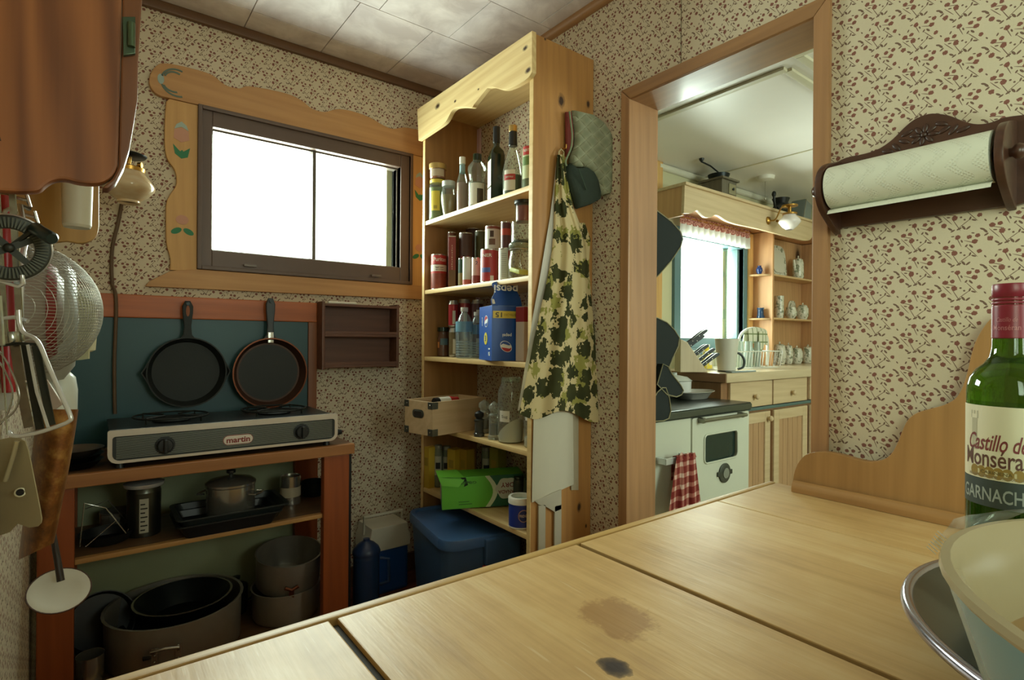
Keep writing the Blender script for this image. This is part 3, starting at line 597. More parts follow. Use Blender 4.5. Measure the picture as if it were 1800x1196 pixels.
# storage tote
tA = Vector((.955, 1.64, 0)); ang = R(-9); t = thing('storage_tote', 'blue plastic storage tote with a snap lid under the pantry shelf', 'tote', tA+Vector((.205, .165, 0)), rz=ang); TB = plain('3d5c84', .45, 0, .08)
def rrloop(bm, w, d, z, r, cx=0, cy=0): return [bm.verts.new((cx+x, cy+y, z)) for x, y in roundrect(-w/2, w/2, -d/2, d/2, r, None, 4)]
def loft(bm, L, cap=True):
    for a, b in zip(L, L[1:]):
        for k in range(len(a)): bm.faces.new((a[k], a[(k+1) % len(a)], b[(k+1) % len(a)], b[k]))
    if cap: bm.faces.new(L[0][::-1]); bm.faces.new(L[-1])
    return bm
w, d = .345, .43; bm = BM(); obj('tote_body', loft(bm, [rrloop(bm, w*.8, d*.82, .001, .04), rrloop(bm, w*.84, d*.86, .02, .05), rrloop(bm, w*.95, d*.95, .345, .055)]), TB, t, local=True)
bm = BM(); L = [rrloop(bm, w, d, z, .06) for z in (.335, .362)]+[rrloop(bm, w*.98, d*.985, .37, .055), rrloop(bm, w*.9, d*.92, .37, .05), rrloop(bm, w*.88, d*.9, .362, .05)]; obj('tote_lid', loft(bm, L), plain('426596', .4, 0, .08), t, local=True)
obj('lid_latch', box(BM(), -.02, .12, -d/2-.014, -d/2+.012, .27, .362, .006), TB, t, local=True)
obj('brand_sticker', box(BM(), -.02, .075, -d*.47-.004, -d*.47+.004, .225, .262, .001), plain('b3302f', .5), t, local=True, label='red and white sticker')
obj('sticker_edge', box(BM(), .066, .075, -d*.47-.005, -d*.47+.003, .226, .261), WHITE, t, local=True)
# ------------------------------------------------------------------ wall lamp, its pipe, wall cabinet
lc = D(226, 326, 1.74); t = thing('amber_wall_lamp', 'gas wall lamp with an amber glass shade below the cabinet', 'lamp', (lc.x, YF, lc.z)); k = 1.74/FPX
s = NT('amber_glass'); s.set(s.mix(s.noise(s.mapping(s.co, scale=(20, 20, 60)), 1, 2), lin('dcae74'), lin('f7e8c6')), .15, 0, None, Transmission_Weight=.35); AMB = s.m
obj('glass_shade', lathe(BM(), [(16*k, -32*k), (18*k, -31*k), (17*k, -27*k), (24*k, -22*k), (32*k, -15*k), (38*k, -8*k), (40*k, -3*k), (37*k, 5*k), (31*k, 13*k), (25*k, 20*k), (23*k, 25*k), (21*k, 25*k), (23*k, 19*k), (29*k, 12*k), (35*k, 4*k), (37*k, -3*k), (36*k, -7*k), (30*k, -14*k), (22*k, -21*k), (15*k, -26*k)], 32, lc, cap=False), AMB, t)
obj('shade_collar', lathe(BM(), [(24*k, 24*k), (25*k, 30*k), (14*k, 34*k), (0, 35*k)], 24, lc), BRASS, t); bm = BM(); q = lc+Vector((0, 0, 38*k))
tube(bm, smooth_line([q, q+Vector((0, 0, .03)), q+Vector((-.03, .03, .045)), Vector((lc.x-.05, YF-.03, lc.z+.05)), Vector((lc.x-.05, YF-.002, lc.z+.05))], 4), .006, 8); obj('lamp_arm', bm, BRASS, t)
obj('heat_cap', lathe(BM(), [(.0, .0), (.045, .0), (.05, .006), (.03, .014), (0, .016)], 24, lc+Vector((0, 0, 50*k))), DARKMET, t); obj('valve_knob', lathe(BM(), [(.009, 0), (.009, .01), (0, .012)], 10, q+Vector((.025, -.01, -.002)), (1, -.6, 0)), BRASS, t)
bm = BM(); yc = YF-.0095
P = [AY(x, y, yc) for x, y in ((214, 358), (207, 395), (198, 432), (196, 470), (197, 494), (198, 503))]; P += [Vector((p.x, YF-.03, p.z)) for p in (AY(203, 518, YF-.03), AY(204, 556, YF-.03), AY(201, 640, YF-.03), AY(202, 728, YF-.03))]
solo('lamp_cord', tube(bm, smooth_line(P, 4), .0055, 8), plain('5d4630', .6), 'brown lamp cord running down the wall behind the stove', 'cord', tuple(P[-1]))
REDW = wood('reddish_cabinet_wood', '6b3a1a', 'a9693a', 2, .5, .8, ring=.8); CYEL = wood('yellow_cabinet_wood', '8d6430', 'b98c4c', 2, .5)
t = thing('wall_cabinet', 'reddish wooden wall cabinet with a scalloped lower edge above hanging utensils', 'cabinet', (-.05, .9, 1.25)); Yc = .80
o = [AY(x, y, Yc) for x, y in ((-70, -60), (214, -60), (214, 0), (210, 180), (209, 250), (207, 291))]
o += smooth_line([AY(x, y, Yc) for x, y in ((207, 291), (197, 310), (174, 322), (140, 321), (114, 315), (94, 317), (80, 325), (67, 335), (40, 337), (0, 335), (-70, 333))], 3)[1:]
obj('side_panel', prism(BM(), o, (0, .02, 0), .003), REDW, t)
o = [AY(x, y, Yc+.004) for x, y in ((215, -60), (249, -60), (250, 0), (246, 60), (243, 110), (242, 175), (236, 215), (228, 262), (218, 294), (204, 320), (190, 331), (180, 330), (199, 312), (208, 292), (211, 180), (215, 0))]
obj('door_edge', prism(BM(), o, (0, .03, 0), .004), wood('cabinet_door_edge', '5c3420', '87532f', 2, .35), t)
o = [AY(x, y, Yc-.004) for x, y in ((215, 29), (238, 29), (238, 94), (217, 97))]; h_ = obj('hinge', prism(BM(), o, (0, .006, 0), .001), plain('4b5a45', .4, .6), t)
p0 = AY(231, 40, Yc-.007); p1 = AY(231, 82, Yc-.007); obj('hinge_knuckle', tube(BM(), [p0, p1], .004, 8), plain('5a6b52', .35, .7), h_)
fy_ = 1.45; o = [AY(x, y, fy_) for x, y in ((-6, 250), (174, 250), (174, 330), (174, 395))]+smooth_line([AY(x, y, fy_) for x, y in ((174, 395), (171, 412), (160, 423), (142, 428), (118, 424), (95, 426), (60, 425), (-6, 425))], 3)[1:]
obj('end_panel', prism(BM(), o, (0, .02, 0), .003), CYEL, t, label='paler yellow end panel further along the wall')
obj('bottom_board', box(BM(), XL, .0, .82, 1.45, 1.42, 1.436), CYEL, t); obj('back_panel', box(BM(), XL, XL+.008, .82, 1.45, 1.28, 1.7), CYEL, t)
bm = BM(); c0 = D(136, 300, 1.0); lathe(bm, [(.0195, -.105), (.0215, -.1), (.024, 0), (.0245, .03)], 24, c0); solo('pale_tube', bm, plain('cfc8b2', .5, 0, .05), 'off-white tapered tube hanging in the cabinet bottom', 'tube', tuple(c0+Vector((0, 0, -.105))))
# ------------------------------------------------------------------ utensils hanging by the side wall
def toward(x, y): return (-ray(x, y)).normalized()
def hang(name, label, cat, x, y, d, grp=None): return thing(name, label, cat, D(x, y, d), grp)
# a rail above the frame that carries the hooks
t = thing('utensil_rail', 'wooden hook rail on the side wall behind the hanging utensils', 'rail', (XL, .95, 1.3)); obj('rail_board', box(BM(), XL, XL+.016, .62, 1.42, 1.262, 1.31, .003), CYEL, t)
for y in (.66, .78, .9, 1.02, 1.15, 1.3): obj('hook', tube(BM(), [(XL+.016, y, 1.29), (XL+.045, y, 1.285), (XL+.05, y, 1.275), (XL+.045, y, 1.295)], .0025, 6), STEEL, t)
# rotary egg beater
d0 = .70; k = d0/FPX; t = hang('egg_beater', 'steel rotary egg beater with a toothed wheel and dark crank knob', 'egg beater', 50, 560, d0)
W = D(16, 436, d0-.012); ax_ = toward(16, 436); q = Vector((0, 0, 1)).rotation_difference(ax_).to_matrix()
GR = plain('3f403a', .45, .8, .2, 30)
obj('gear_wheel', lathe(BM(), [(33*k, -.004), (53*k, -.005), (56*k, -.003), (56*k, .004), (53*k, .005), (34*k, .003), (33*k, -.004)], 48, W, ax_, cap=False), GR, t)
bm = BM()
for i in range(56):
    a = 2*math.pi*i/56; e = q @ Vector((math.cos(a), math.sin(a), 0)); p = q @ Vector((-math.sin(a), math.cos(a), 0)); o = W+ax_*.004
    prism(bm, [o+e*35*k+p*1.0*k, o+e*52*k+p*1.5*k, o+e*52*k-p*1.5*k, o+e*35*k-p*1.0*k], ax_*.0028)
obj('gear_teeth', bm, plain('55564c', .45, .8), t, kind='stuff', weld=False)
bm = BM()
for a in (35, 140, 215, 320):
    e = q @ Vector((math.cos(R(a)), math.sin(R(a)), 0)); p = q @ Vector((-math.sin(R(a)), math.cos(R(a)), 0)); prism(bm, [W+e*4*k+p*6*k, W+e*36*k+p*5*k, W+e*36*k-p*5*k, W+e*4*k-p*6*k], ax_*.003)
lathe(bm, [(0, -.006), (8*k, -.006), (8*k, .007), (5*k, .009), (0, .009)], 16, W, ax_); obj('wheel_hub', bm, GR, t)
rim_ = lathe(BM(), [(56*k, -.006), (58.5*k, -.004), (58.5*k, .004), (56*k, .006)], 48, W-ax_*.002, ax_, cap=False); obj('wheel_rim', rim_, CHROME, t)
bm = BM(); a0, a1 = D(60, 401, d0-.004), D(92, 420, d0-.03); lathe(bm, [(0, 0), (9*k, .001), (11.5*k, .006), (10.5*k, .02), (11*k, (a1-a0).length-.004), (8*k, (a1-a0).length), (0, (a1-a0).length)], 18, a0, a1-a0); obj('crank_knob', bm, plain('142a2b', .3), t)
bm = BM(); tube(bm, [W-ax_*.006, D(62, 402, d0-.006)], .003, 6); obj('crank_arm', bm, GR, t)
def bar(bm, pts, w, th, dd):
    """flat strip through pixel points, w pixels wide"""
    P = [Vector((x, y)) for x, y in pts]; L, Rr = [], []
    for i, p in enumerate(P):
        n = (P[min(i+1, len(P)-1)]-P[max(i-1, 0)]).normalized(); n = Vector((-n.y, n.x)); L.append(D(*(p+n*w/2), dd)); Rr.append(D(*(p-n*w/2), dd))
    return prism(bm, L+Rr[::-1], FW*th)
fr = plain('a9a89c', .22, 1, .06)
bm = BM(); bar(bm, [(20, 330), (25, 420), (33, 560), (36, 600)], 11, .002, d0+.004); bar(bm, [(-6, 330), (2, 480), (10, 600)], 8, .002, d0+.006); obj('frame_bar', bm, fr, t)
for pts_ in (((-6, 489), (0, 494), (34, 504), (41, 499), (39, 484)), ((6, 560), (24, 558), (44, 563), (49, 565))): obj('guide_loop', tube(BM(), [D(x, y, d0-.006) for x, y in pts_], .0026, 8), CHROME, t)
bm = BM(); lathe(bm, [(13*k, 0), (14*k, .001), (14*k, .014), (13*k, .0155)], 20, D(21, 605, d0), (D(19, 580, d0)-D(21, 605, d0))); obj('collar', bm, fr, t)
bm = BM(); tube(bm, [D(x, y, d0-.008) for x, y in ((0, 608), (30, 604), (62, 606))], .002, 6); obj('cross_wire', bm, GR, t)
for pts, w, dd, mm in ((((25, 604), (36, 680), (50, 752)), 17, d0+.002, plain('8a7f70', .25, .9)), (((44, 606), (58, 690), (70, 755)), 15, d0+.018, GR), (((62, 608), (76, 680), (90, 748)), 14, d0-.004, plain('4a4d48', .3, .9)), (((48, 606), (64, 690), (84, 752)), 5, d0-.012, CHROME)):
    bm = BM(); bar(bm, pts, w, .0012, dd); obj('beater_blade', bm, mm, t)
bm = BM(); tube(bm, smooth_line([D(x, y, d0-.014) for x, y in ((33, 545), (35, 570), (42, 585), (66, 600), (86, 645), (106, 692), (124, 732), (121, 741), (104, 749), (66, 761), (34, 767), (20, 765), (15, 758))], 4), .0026, 8); obj('wire_guard', bm, CHROME, t)
bm = BM()
for pts in (((-8, 610), (14, 640), (33, 690), (26, 722), (-2, 745)), ((-10, 625), (10, 655), (22, 690), (12, 730), (-6, 752)), ((4, 608), (8, 680), (12, 764))): tube(bm, smooth_line([D(x, y, d0-.02) for x, y in pts], 4), .0011, 6)
w_ = hang('wire_whisk', 'small wire whisk with thin loops hanging in front of the egg beater', 'whisk', 10, 690, d0-.02); obj('whisk_loops', bm, STEEL, w_)
obj('whisk_stem', tube(BM(), [D(4, 608, d0-.02), D(-2, 520, d0-.02)], .003, 6), STEEL, w_)
# wire sieve: bowl of woven wire bulging away from the wall
c = D(48, 546, .88); RR, BUL = .109, .098; t = thing('wire_sieve', 'round wire-mesh sieve hanging with its bowl bulging into the room', 'sieve', c)
def sv(a, b):
    r2 = min(.9999, a*a+b*b); return Vector((c.x+BUL*math.sqrt(1-r2)**1.15, c.y+a*RR, c.z+b*RR))
bm = BM(); N = 44
for i in range(N):
    u = -1+2*(i+.5)/N; m = math.sqrt(1-u*u); n = max(5, int(18*m))
    for sw in (0, 1):
        P = [sv(u, -m+2*m*j/n) if sw == 0 else sv(-m+2*m*j/n, u) for j in range(n+1)]; tube(bm, P, .00062, 3, cap=False)
obj('wire_mesh', bm, plain('b5b1a3', .35, .6), t, kind='stuff', weld=False)
bm = BM(); tube(bm, [(c.x, c.y+RR*math.cos(2*math.pi*j/48), c.z+RR*math.sin(2*math.pi*j/48)) for j in range(48)], .0042, 8, True); obj('rim', bm, CHROME, t)
obj('handle', tube(BM(), [(c.x, c.y, c.z+RR), (c.x-.01, c.y, c.z+RR+.06), (XL+.045, c.y+.02, 1.28)], .004, 8), STEEL, t)
bm = BM(); s0 = [sv(math.cos(x)*.0+math.sin(x)*.62, -.55+.0+math.cos(x)*0) for x in (0,)]
# enamel bowl with a red band seen through the mesh
c = D(46, 548, .93); t = thing('red_banded_bowl', 'white enamel bowl with a red band hanging behind the wire sieve', 'bowl', c)
obj('bowl_body', lathe(BM(), [(.09, 0), (.092, .002), (.084, .03), (.06, .05), (0, .054), (0, .05), (.058, .046), (.08, .028), (.088, .002)], 40, c, (1, 0, 0), cap=False), plain('9d8d80', .45, 0, .05), t)
obj('red_band', lathe(BM(), [(.0855, .0285), (.079, .0372), (.074, .0415)], 40, c+Vector((.0012, 0, 0)), (1, 0, 0), cap=False), plain('8f2f2c', .35), t)
c = D(60, 560, .99); t = thing('white_plastic_bowl', 'white plastic bowl nested behind the wire sieve on the side wall', 'bowl', c)
obj('bowl_body', lathe(BM(), [(.118, 0), (.12, .004), (.112, .042), (.088, .058), (0, .064), (0, .06), (.084, .054), (.108, .04), (.116, 0)], 40, c, (1, .05, 0), cap=False), plain('b9bbb2', .4, 0, .04), t)
dd = 1.12; t = hang('cream_cutting_board', 'cream plastic cutting board whose edge shows beyond the sieve', 'cutting board', 120, 600, dd)
obj('board', prism(BM(), [D(x, y, dd) for x, y in ((60, 508), (158, 509), (166, 513), (168, 522), (166, 560), (161, 616), (154, 619), (60, 616))], FW*.012, .002), plain('ddd8b8', .4, 0, .04), t); obj('lower_lip', prism(BM(), [D(x, y, dd-.004) for x, y in ((60, 600), (156, 600), (155, 631), (141, 633), (60, 640))], FW*.004), plain('cfc9a4', .4), t)
bm = BM(); cm = D(103, 700, 1.06); lathe(bm, [(0, -.05), (.022, -.05), (.029, -.03), (.0295, .015), (.026, .04), (.016, .052), (0, .054)], 28, cm); t = hang('white_enamel_mug', 'white rounded enamel mug hanging below the sieve', 'mug', 103, 700, 1.06); obj('mug_body', bm, plain('dfe3da', .25, 0, .03), t); obj('mug_handle', tube(BM(), [cm+Vector(p) for p in ((-.028, 0, .03), (-.05, 0, .028), (-.054, 0, -.005), (-.046, 0, -.028), (-.028, 0, -.03))], .005, 8), plain('dfe3da', .25, 0, .03), t)
dd = .93; solo('pale_scraper', prism(BM(), [D(x, y, dd) for x, y in ((74, 664), (82, 668), (109, 711), (94, 722), (70, 720))], FW*.003, .001), plain('d9c3b2', .4), 'pale pink plastic scraper behind the beater blades', 'scraper', tuple(D(90, 700, dd)))
dd = .82; t = hang('red_handled_spatula', 'red-handled spatula hanging behind the egg beater', 'spatula', 10, 640, dd); bm = BM(); tube(bm, smooth_line([D(x, y, dd) for x, y in ((6, 345), (10, 420), (12, 520), (13, 600), (16, 690))], 3), [.009]*12+[.008], 10); obj('handle', bm, plain('a8252c', .3), t)
bm = BM(); tube(bm, [D(x, y, dd-.01) for x, y in ((3, 384), (10, 370), (18, 366), (26, 380), (30, 392))], .003, 8); obj('hang_loop', bm, CHROME, t); obj('blade', prism(BM(), [D(x, y, dd) for x, y in ((-6, 690), (20, 688), (22, 712), (12, 722), (-6, 722))], FW*.002), plain('dfe4e4', .3), t)
# tarnished scoop, tin scraper, skimmer
rows = []
for i in range(9):
    s_ = i/8; xr_ = 138-(138-95)*s_**1.15; xl_ = 66-34*s_; yy = 720+250*s_; row = []
    for j in range(13):
        a = R(-105+210*j/12); w2 = (xr_-xl_)/2; row.append(D((xl_+xr_)/2+w2*math.sin(a), yy+(30 if i == 8 else 26*s_)*(-math.sin(a))*.5, .86-.04*math.cos(a)+.0))
    rows.append(row)
s = NT('tarnished_copper'); n1 = s.noise(s.co, 16, 5, .7); s.set(s.ramp(n1, [(.3, '3a2416'), (.5, '8a5628'), (.68, 'c2934f')]), s.math('MULTIPLY_ADD', n1, .3, .25), .3); s.bump(n1, .2, .003)
solo('tarnished_scoop', sheet(BM(), rows, .0018), s.m, 'tarnished copper-coloured curved scoop hanging under the egg beater', 'scoop', tuple(D(62, 990, .84)))
dd = .77; o = [D(x, y, dd+.03*((45-x)/100)) for x, y in ((-60, 772), (0, 773), (20, 769), (33, 770), (44, 776), (49, 792), (54, 814), (60, 845), (69, 890), (73, 913), (72, 920), (66, 926), (51, 928), (40, 924), (31, 921), (24, 928), (17, 936), (0, 942), (-60, 946))]
t = hang('tin_scraper', 'grey tin scraper with a round hole hanging in front of the scoop', 'scraper', 20, 940, dd); TIN = plain('bcb08e', .35, .25, .12, 12); obj('blade', prism(BM(), o, FW*.0016), TIN, t)
obj('stiffening_rib', tube(BM(), [D(30, 776, dd-.002), D(24, 800, dd-.002), D(9, 846, dd)], .003, 8), TIN, t)
bm = BM(); lathe(bm, [(6.5*k, 0), (9*k, .0004), (9*k, .002), (6.5*k, .0022)], 18, D(35.5, 866, dd-.0015), toward(35, 866), cap=False); obj('hole_rim', bm, TIN, t); bm = BM(); lathe(bm, [(0, 0), (6.6*k, 0), (6.6*k, .0008), (0, .0008)], 18, D(35.5, 866, dd-.001), toward(35, 866)); obj('hole', bm, plain('1c1408', .8), t)
dd = .93; ka = dd/FPX; t = hang('enamel_skimmer', 'white enamel skimmer disc with chipped rim and dark handle hanging low', 'skimmer', 104, 1041, dd); axs = (toward(104, 1041)*.62+Vector((0, 0, .72))+RT*.12).normalized()
ENA = plain('d3cfc0', .35, 0, .06, 30); obj('disc', lathe(BM(), [(0, -.003), (30*ka, -.002), (43*ka, .003), (44.5*ka, .0045), (43*ka, .005), (30*ka, .001), (0, 0)], 36, D(104, 1041, dd), axs, cap=False), ENA, t); qd = Vector((0, 0, 1)).rotation_difference(axs).to_matrix()
obj('rim', tube(BM(), [D(104, 1041, dd)+qd @ Vector((44.5*ka*math.cos(a), 44.5*ka*math.sin(a), .0045)) for a in [2*math.pi*j/36 for j in range(36)]], .0012, 5, True), plain('4a2a18', .6), t)
obj('handle', tube(BM(), [D(107, 1022, dd-.004), D(101, 985, dd), D(94, 945, dd+.01), D(84, 880, dd+.04)], [.0055, .005, .0045, .0045], 8), plain('2d211a', .5), t)
# ------------------------------------------------------------------ pantry shelf unit
SX, BX, Y0, Y1, ST = 1.123, 1.398, 1.36, 2.1, 2.062
def kn(L, fn, pl): return [(*(fn(x, y, pl)-Vector((1.26, 1.73, 0))), px2m(fn(x, y, pl), r)) for x, y, r in L]
T = thing('pantry_shelf', 'tall open pine pantry shelf with a scalloped valance beside the doorway', 'shelf', (1.26, 1.73, 0))
PS = wood('pantry_side_pine', '8a5c32', 'b9864c', 2, .5, 1.0, kn([(987, 177, 9), (1034, 183, 5), (1018, 892, 6), (998, 712, 3), (1030, 925, 3), (958, 68, 3)], AY, Y0))
PF = wood('pantry_front_pine', 'c39a5e', 'ecd39b', 1, .45, 1.0, kn([(769, 187, 6), (923, 85, 5), (928, 124, 6), (800, 178, 3), (841, 157, 2)], AX, SX-.018), ring=.35)
PSH = wood('pantry_shelf_pine', 'b98d52', 'e2c48a', 1, .45, spots=0)
obj('side_panel', box(BM(), SX, BX, Y0, Y0+.018, 0, ST, .0015), PS, T); obj('side_panel', box(BM(), SX, BX, Y1-.018, Y1, 0, ST, .0015), wood('pantry_inner_side_pine', '7d5632', 'a87c4a', 2, .5), T)
obj('edge_strip', box(BM(), SX-.002, SX+.001, Y0, Y0+.0175, 0, ST-.14, .0005), PSH, T); obj('edge_strip', box(BM(), SX-.002, SX+.001, Y1-.0175, Y1, 0, ST-.14, .0005), PSH, T)
obj('top_board', box(BM(), SX, BX, Y0+.018, Y1-.018, ST-.02, ST-.002, .001), PSH, T)
xv = SX-.018; o = [AX(x, y, xv) for x, y in ((733.2, 192.3), (935.2, 53.8), (935.2, 125.5))]+smooth_line([AX(x, y, xv) for x, y in ((935.2, 126), (928, 137), (911, 148.5), (897, 155), (886, 157.7), (876, 156), (865, 152.8), (856, 155))], 3)+[AX(x, y, xv) for x, y in ((832.5, 184.4), (831, 187.5))]+smooth_line([AX(x, y, xv) for x, y in ((829, 189.3), (818, 188.3), (808, 188.6), (799, 190.5), (793, 196.5), (789, 204), (781.6, 215.6), (766, 227), (735.6, 247.4))], 3)
obj('valance', prism(BM(), o, (.018, 0, 0), .0015), PF, T)
ZS = (1.575, 1.28, .996, .708, .436)
for z in ZS: obj('shelf_board', box(BM(), SX+.001, BX-.003, Y0+.018, Y1-.018, z-.017, z, .0015), PSH, T)
obj('shelf_board', box(BM(), SX+.03, BX-.003, Y0+.018, Y1-.018, .03, .047, .0015), PSH, T)
obj('back_strip', box(BM(), BX-.012, BX-.002, 2.06, Y1-.018, 1.0, 2.03), plain('c9a9b0', .7), T)
GLASS = glass('eef6ee', .05, .03); GLASSG = glass('f1f6ee', .07, .04)
def spot(xl, xr, yt, X, z0, dz=0):
    
    for _ in range(40):
        c = AX((xl+xr)/2, yt, X); r = (xr-xl)/2*depth(c)/FPX*.985
        if c.y+r > 2.079 and X-r > 1.13: X -= .004
        elif c.y-r < 1.381 and X+r < 1.39: X += .004
        else: break
    return Vector((X, c.y, z0+.0005+dz)), r, c.z-z0-dz
def face(c): return math.atan2(-c.y, -c.x)
def can(name, label, cat, xl, xr, yt, X, z0, body, bands=(), txt=(), grp=None, dz=0, lid=None, h=None):
    c, r, hh = spot(xl, xr, yt, X, z0, dz); h = h or hh; t = thing(name, label, cat, c, grp)
    obj('can_body', lathe(BM(), [(0, .001), (r*.95, 0), (r*.97, .002), (r*.94, .004), (r*.94, h-.004), (r*.97, h-.002), (r*.95, h), (r*.9, h-.002), (0, h-.002)], 28, c, cap=False), STEEL, t)
    obj('paper_label', lathe(BM(), [(r*.955, .0045), (r*.955, h-.0045)], 28, c, cap=False), body, t)
    for (a, b, m, nm) in bands: obj(nm, lathe(BM(), [(r*.962, h*a), (r*.962, h*b)], 28, c, cap=False), m, t)
    for (s_, zf, size, w, m, off) in txt: obj('label_lettering', letter(BM(), s_, on_can(c, r*.972, face(c)+off, c.z+h*zf), size, w, 0, .015), m, t, smooth=0)
    return t, c, r, h
def patch(c, r, h, z0f, z1f, a0, a1, n=8):
    fn = lambda a, z: Vector((c.x+r*math.cos(face(c)+a), c.y+r*math.sin(face(c)+a), c.z+h*z)); return sheet(BM(), [[fn(a0+(a1-a0)*j/n, z) for j in range(n+1)] for z in (z0f, z1f)])
def jar(name, label, xl, xr, yt, X, z0, prof, gm, lidm=None, lid=.12, fill=None, fm=None, grp=None, dz=0, cat='jar', cork=None):
    """prof: (radius fraction, height fraction) of the glass; fill: top fraction of the contents"""
    c, r, h = spot(xl, xr, yt, X, z0, dz); t = thing(name, label, cat, c, grp)
    obj('glass_body', lathe(BM(), [(0, .001)]+[(r*a, h*b+.001) for a, b in prof], 28, c, cap=False), gm, t)
    if fill:
        pr = [(a, b) for a, b in prof if b <= fill]; obj('contents', lathe(BM(), [(0, .003)]+[(r*a*.93, h*b+.003) for a, b in pr]+[(r*pr[-1][0]*.93, h*fill), (0, h*fill)], 24, c, cap=False), fm, t)
    if lidm:
        a = prof[-1][0]*1.06; z0_ = h*(1-lid); obj('lid', lathe(BM(), [(r*a, z0_), (r*a*1.02, z0_+.001), (r*a*1.02, h-.001), (r*a*.96, h), (0, h)], 24, c), lidm, t)
    return t, c, r, h
LABELW = plain('ddd8c8', .6, 0, .05); REDL = plain('b3322c', .5, 0, .1); GREENB = glass('9fb48a', .25, .05); DKGREEN = plain('1f2a1a', .12, 0, .2); OLIVE = plain('6d7a2a', .4, 0, .3, 60); YEL = plain('d9bf3e', .5, 0, .06); INK = plain('4b4238', .6); GOLD = plain('b99b5c', .35, .6)
z = ZS[0]
# ---- top shelf: jars and bottles
P_ = [(.9, 0), (1, .03), (1, .78), (.9, .9), (.84, .93), (.84, 1)]
t, c, r, h = jar('pickle_jar', 'jar of green pickles with a yellow label at the window end of the top shelf', 754, 785, 318, 1.19, z, P_, GLASSG, YEL, .09, .8, OLIVE)
obj('paper_label', patch(c, r*1.01, h, .22, .7, -.75, .25), YEL, t); bm = BM(); fn = on_can(c, r*1.02, face(c)-.25, c.z+h*.3)
for i in range(7): sheet(bm, [[fn(-.008+i*.0024, y), fn(-.008+i*.0024+(.0012 if i % 2 else .0007), y)] for y in (-.006, .008)])
obj('bar_code', bm, INK, t)
t, c2, r2, h2 = jar('small_spread_jar', 'small gold-lidded jar stacked on the pickle jar', 755, 784, 290, 1.19, z, [(.9, 0), (.95, .1), (.95, .6), (.98, .64), (.98, 1)], plain('8a5c40', .25), GOLD, .36, None, None, None, h+.002)
obj('paper_label', patch(c2, r2*.965, h2, .12, .6, -.9, .9), plain('b9a58a', .5), t)
t, c, r, h = jar('mixed_pickle_jar', 'round-bellied jar of mixed pickles beside the pickle jar', 775, 803, 320, 1.175, z, [(.55, 0), (.7, .06), (1, .45), (1, .6), (.86, .76), (.8, .84), (.8, 1)], GLASSG, plain('b9bcb4', .35, .3), .14, .62, plain('8a7432', .5, 0, .4, 70))
t, c, r, h = jar('dressing_bottle', 'clear dressing bottle with a white cap and reddish contents', 803, 823, 277, 1.185, z, [(.95, 0), (1, .03), (1, .56), (.5, .74), (.46, .78), (.46, .99)], GLASS, None, 0, .55, plain('b98a84', .4, 0, .3), None, 0, 'bottle')
obj('cap', lathe(BM(), [(r*.5, h*.88), (r*.55, h*.885), (r*.55, h), (0, h)], 20, c), WHITE, t); obj('neck_label', lathe(BM(), [(r*.5, h*.72), (r*.5, h*.86)], 20, c, cap=False), plain('8fa9ae', .4), t)
t, c, r, h = jar('faceted_vinegar_bottle', 'wide-shouldered clear bottle with a dark label and green cap', 822, 856, 272, 1.19, z, [(.88, 0), (.92, .03), (.92, .5), (.8, .52), (1, .72), (.95, .78), (.45, .88), (.42, 1)], GLASS, DKGREEN, .12, .48, plain('6b6a58', .3), None, 0, 'bottle')
obj('paper_label', patch(c, r*.94, h, .08, .46, -.8, .9), LABELW, t); obj('label_picture', patch(c, r*.95, h, .1, .36, 0, .75), plain('4a3a26', .5, 0, .4, 80), t)
c, r, h = spot(857, 889, 224, 1.19, z); t = thing('olive_oil_bottle', 'square dark green oil bottle with a cream label on the top shelf', 'bottle', c); bm = BM(); a0 = -.35
def sqloop(w, zz, rr=.006):
    return [bm.verts.new((c.x+x*math.cos(a0)-y*math.sin(a0), c.y+x*math.sin(a0)+y*math.cos(a0), c.z+zz)) for x, y in roundrect(-w, w, -w, w, min(rr, w*.9), None, 3)]
w = r*.8; loft(bm, [sqloop(w, .001), sqloop(w, h*.62), sqloop(w*.85, h*.68), sqloop(w*.45, h*.745, .02), sqloop(w*.42, h*.8, .02), sqloop(w*.42, h*.97, .02)]); obj('bottle_body', bm, DKGREEN, t)
obj('neck_sleeve', lathe(BM(), [(w*.48, h*.79), (w*.5, h*.8), (w*.5, h), (0, h)], 16, c), BLACK, t)
for i, (zz0, zz1, m) in enumerate(((.22, .56, plain('d8d4ae', .5)), (.02, .2, LABELW))):
    bm = BM(); f = lambda y, zz: Vector((c.x-w*1.01*math.cos(a0)-y*math.sin(a0), c.y-w*1.01*math.sin(a0)+y*math.cos(a0), c.z+h*zz)); sheet(bm, [[f(-w*.85, zz0), f(w*.9, zz0)], [f(-w*.85, zz1), f(w*.9, zz1)]]); obj('paper_label', bm, m, t)
BP = [(.92, 0), (1, .02), (1, .36), (.85, .47), (.42, .66), (.34, .75), (.34, .98)]
t, c, r, h = jar('salad_dressing_bottle', 'clear tapered bottle with gold cap and black neck sleeve', 884, 920, 222, 1.185, z, BP, GLASSG, None, 0, .3, plain('4c5226', .3, 0, .3), None, 0, 'bottle')
obj('neck_sleeve', lathe(BM(), [(r*.4, h*.72), (r*.44, h*.73), (r*.4, h*.92)], 18, c), BLACK, t); obj('cap', lathe(BM(), [(r*.4, h*.915), (r*.42, h*.92), (r*.42, h), (0, h)], 18, c), GOLD, t)
obj('paper_label', patch(c, r*1.01, h, .08, .36, -.95, .25), LABELW, t); obj('red_label_band', patch(c, r*1.02, h, .22, .3, -.95, .25), REDL, t)
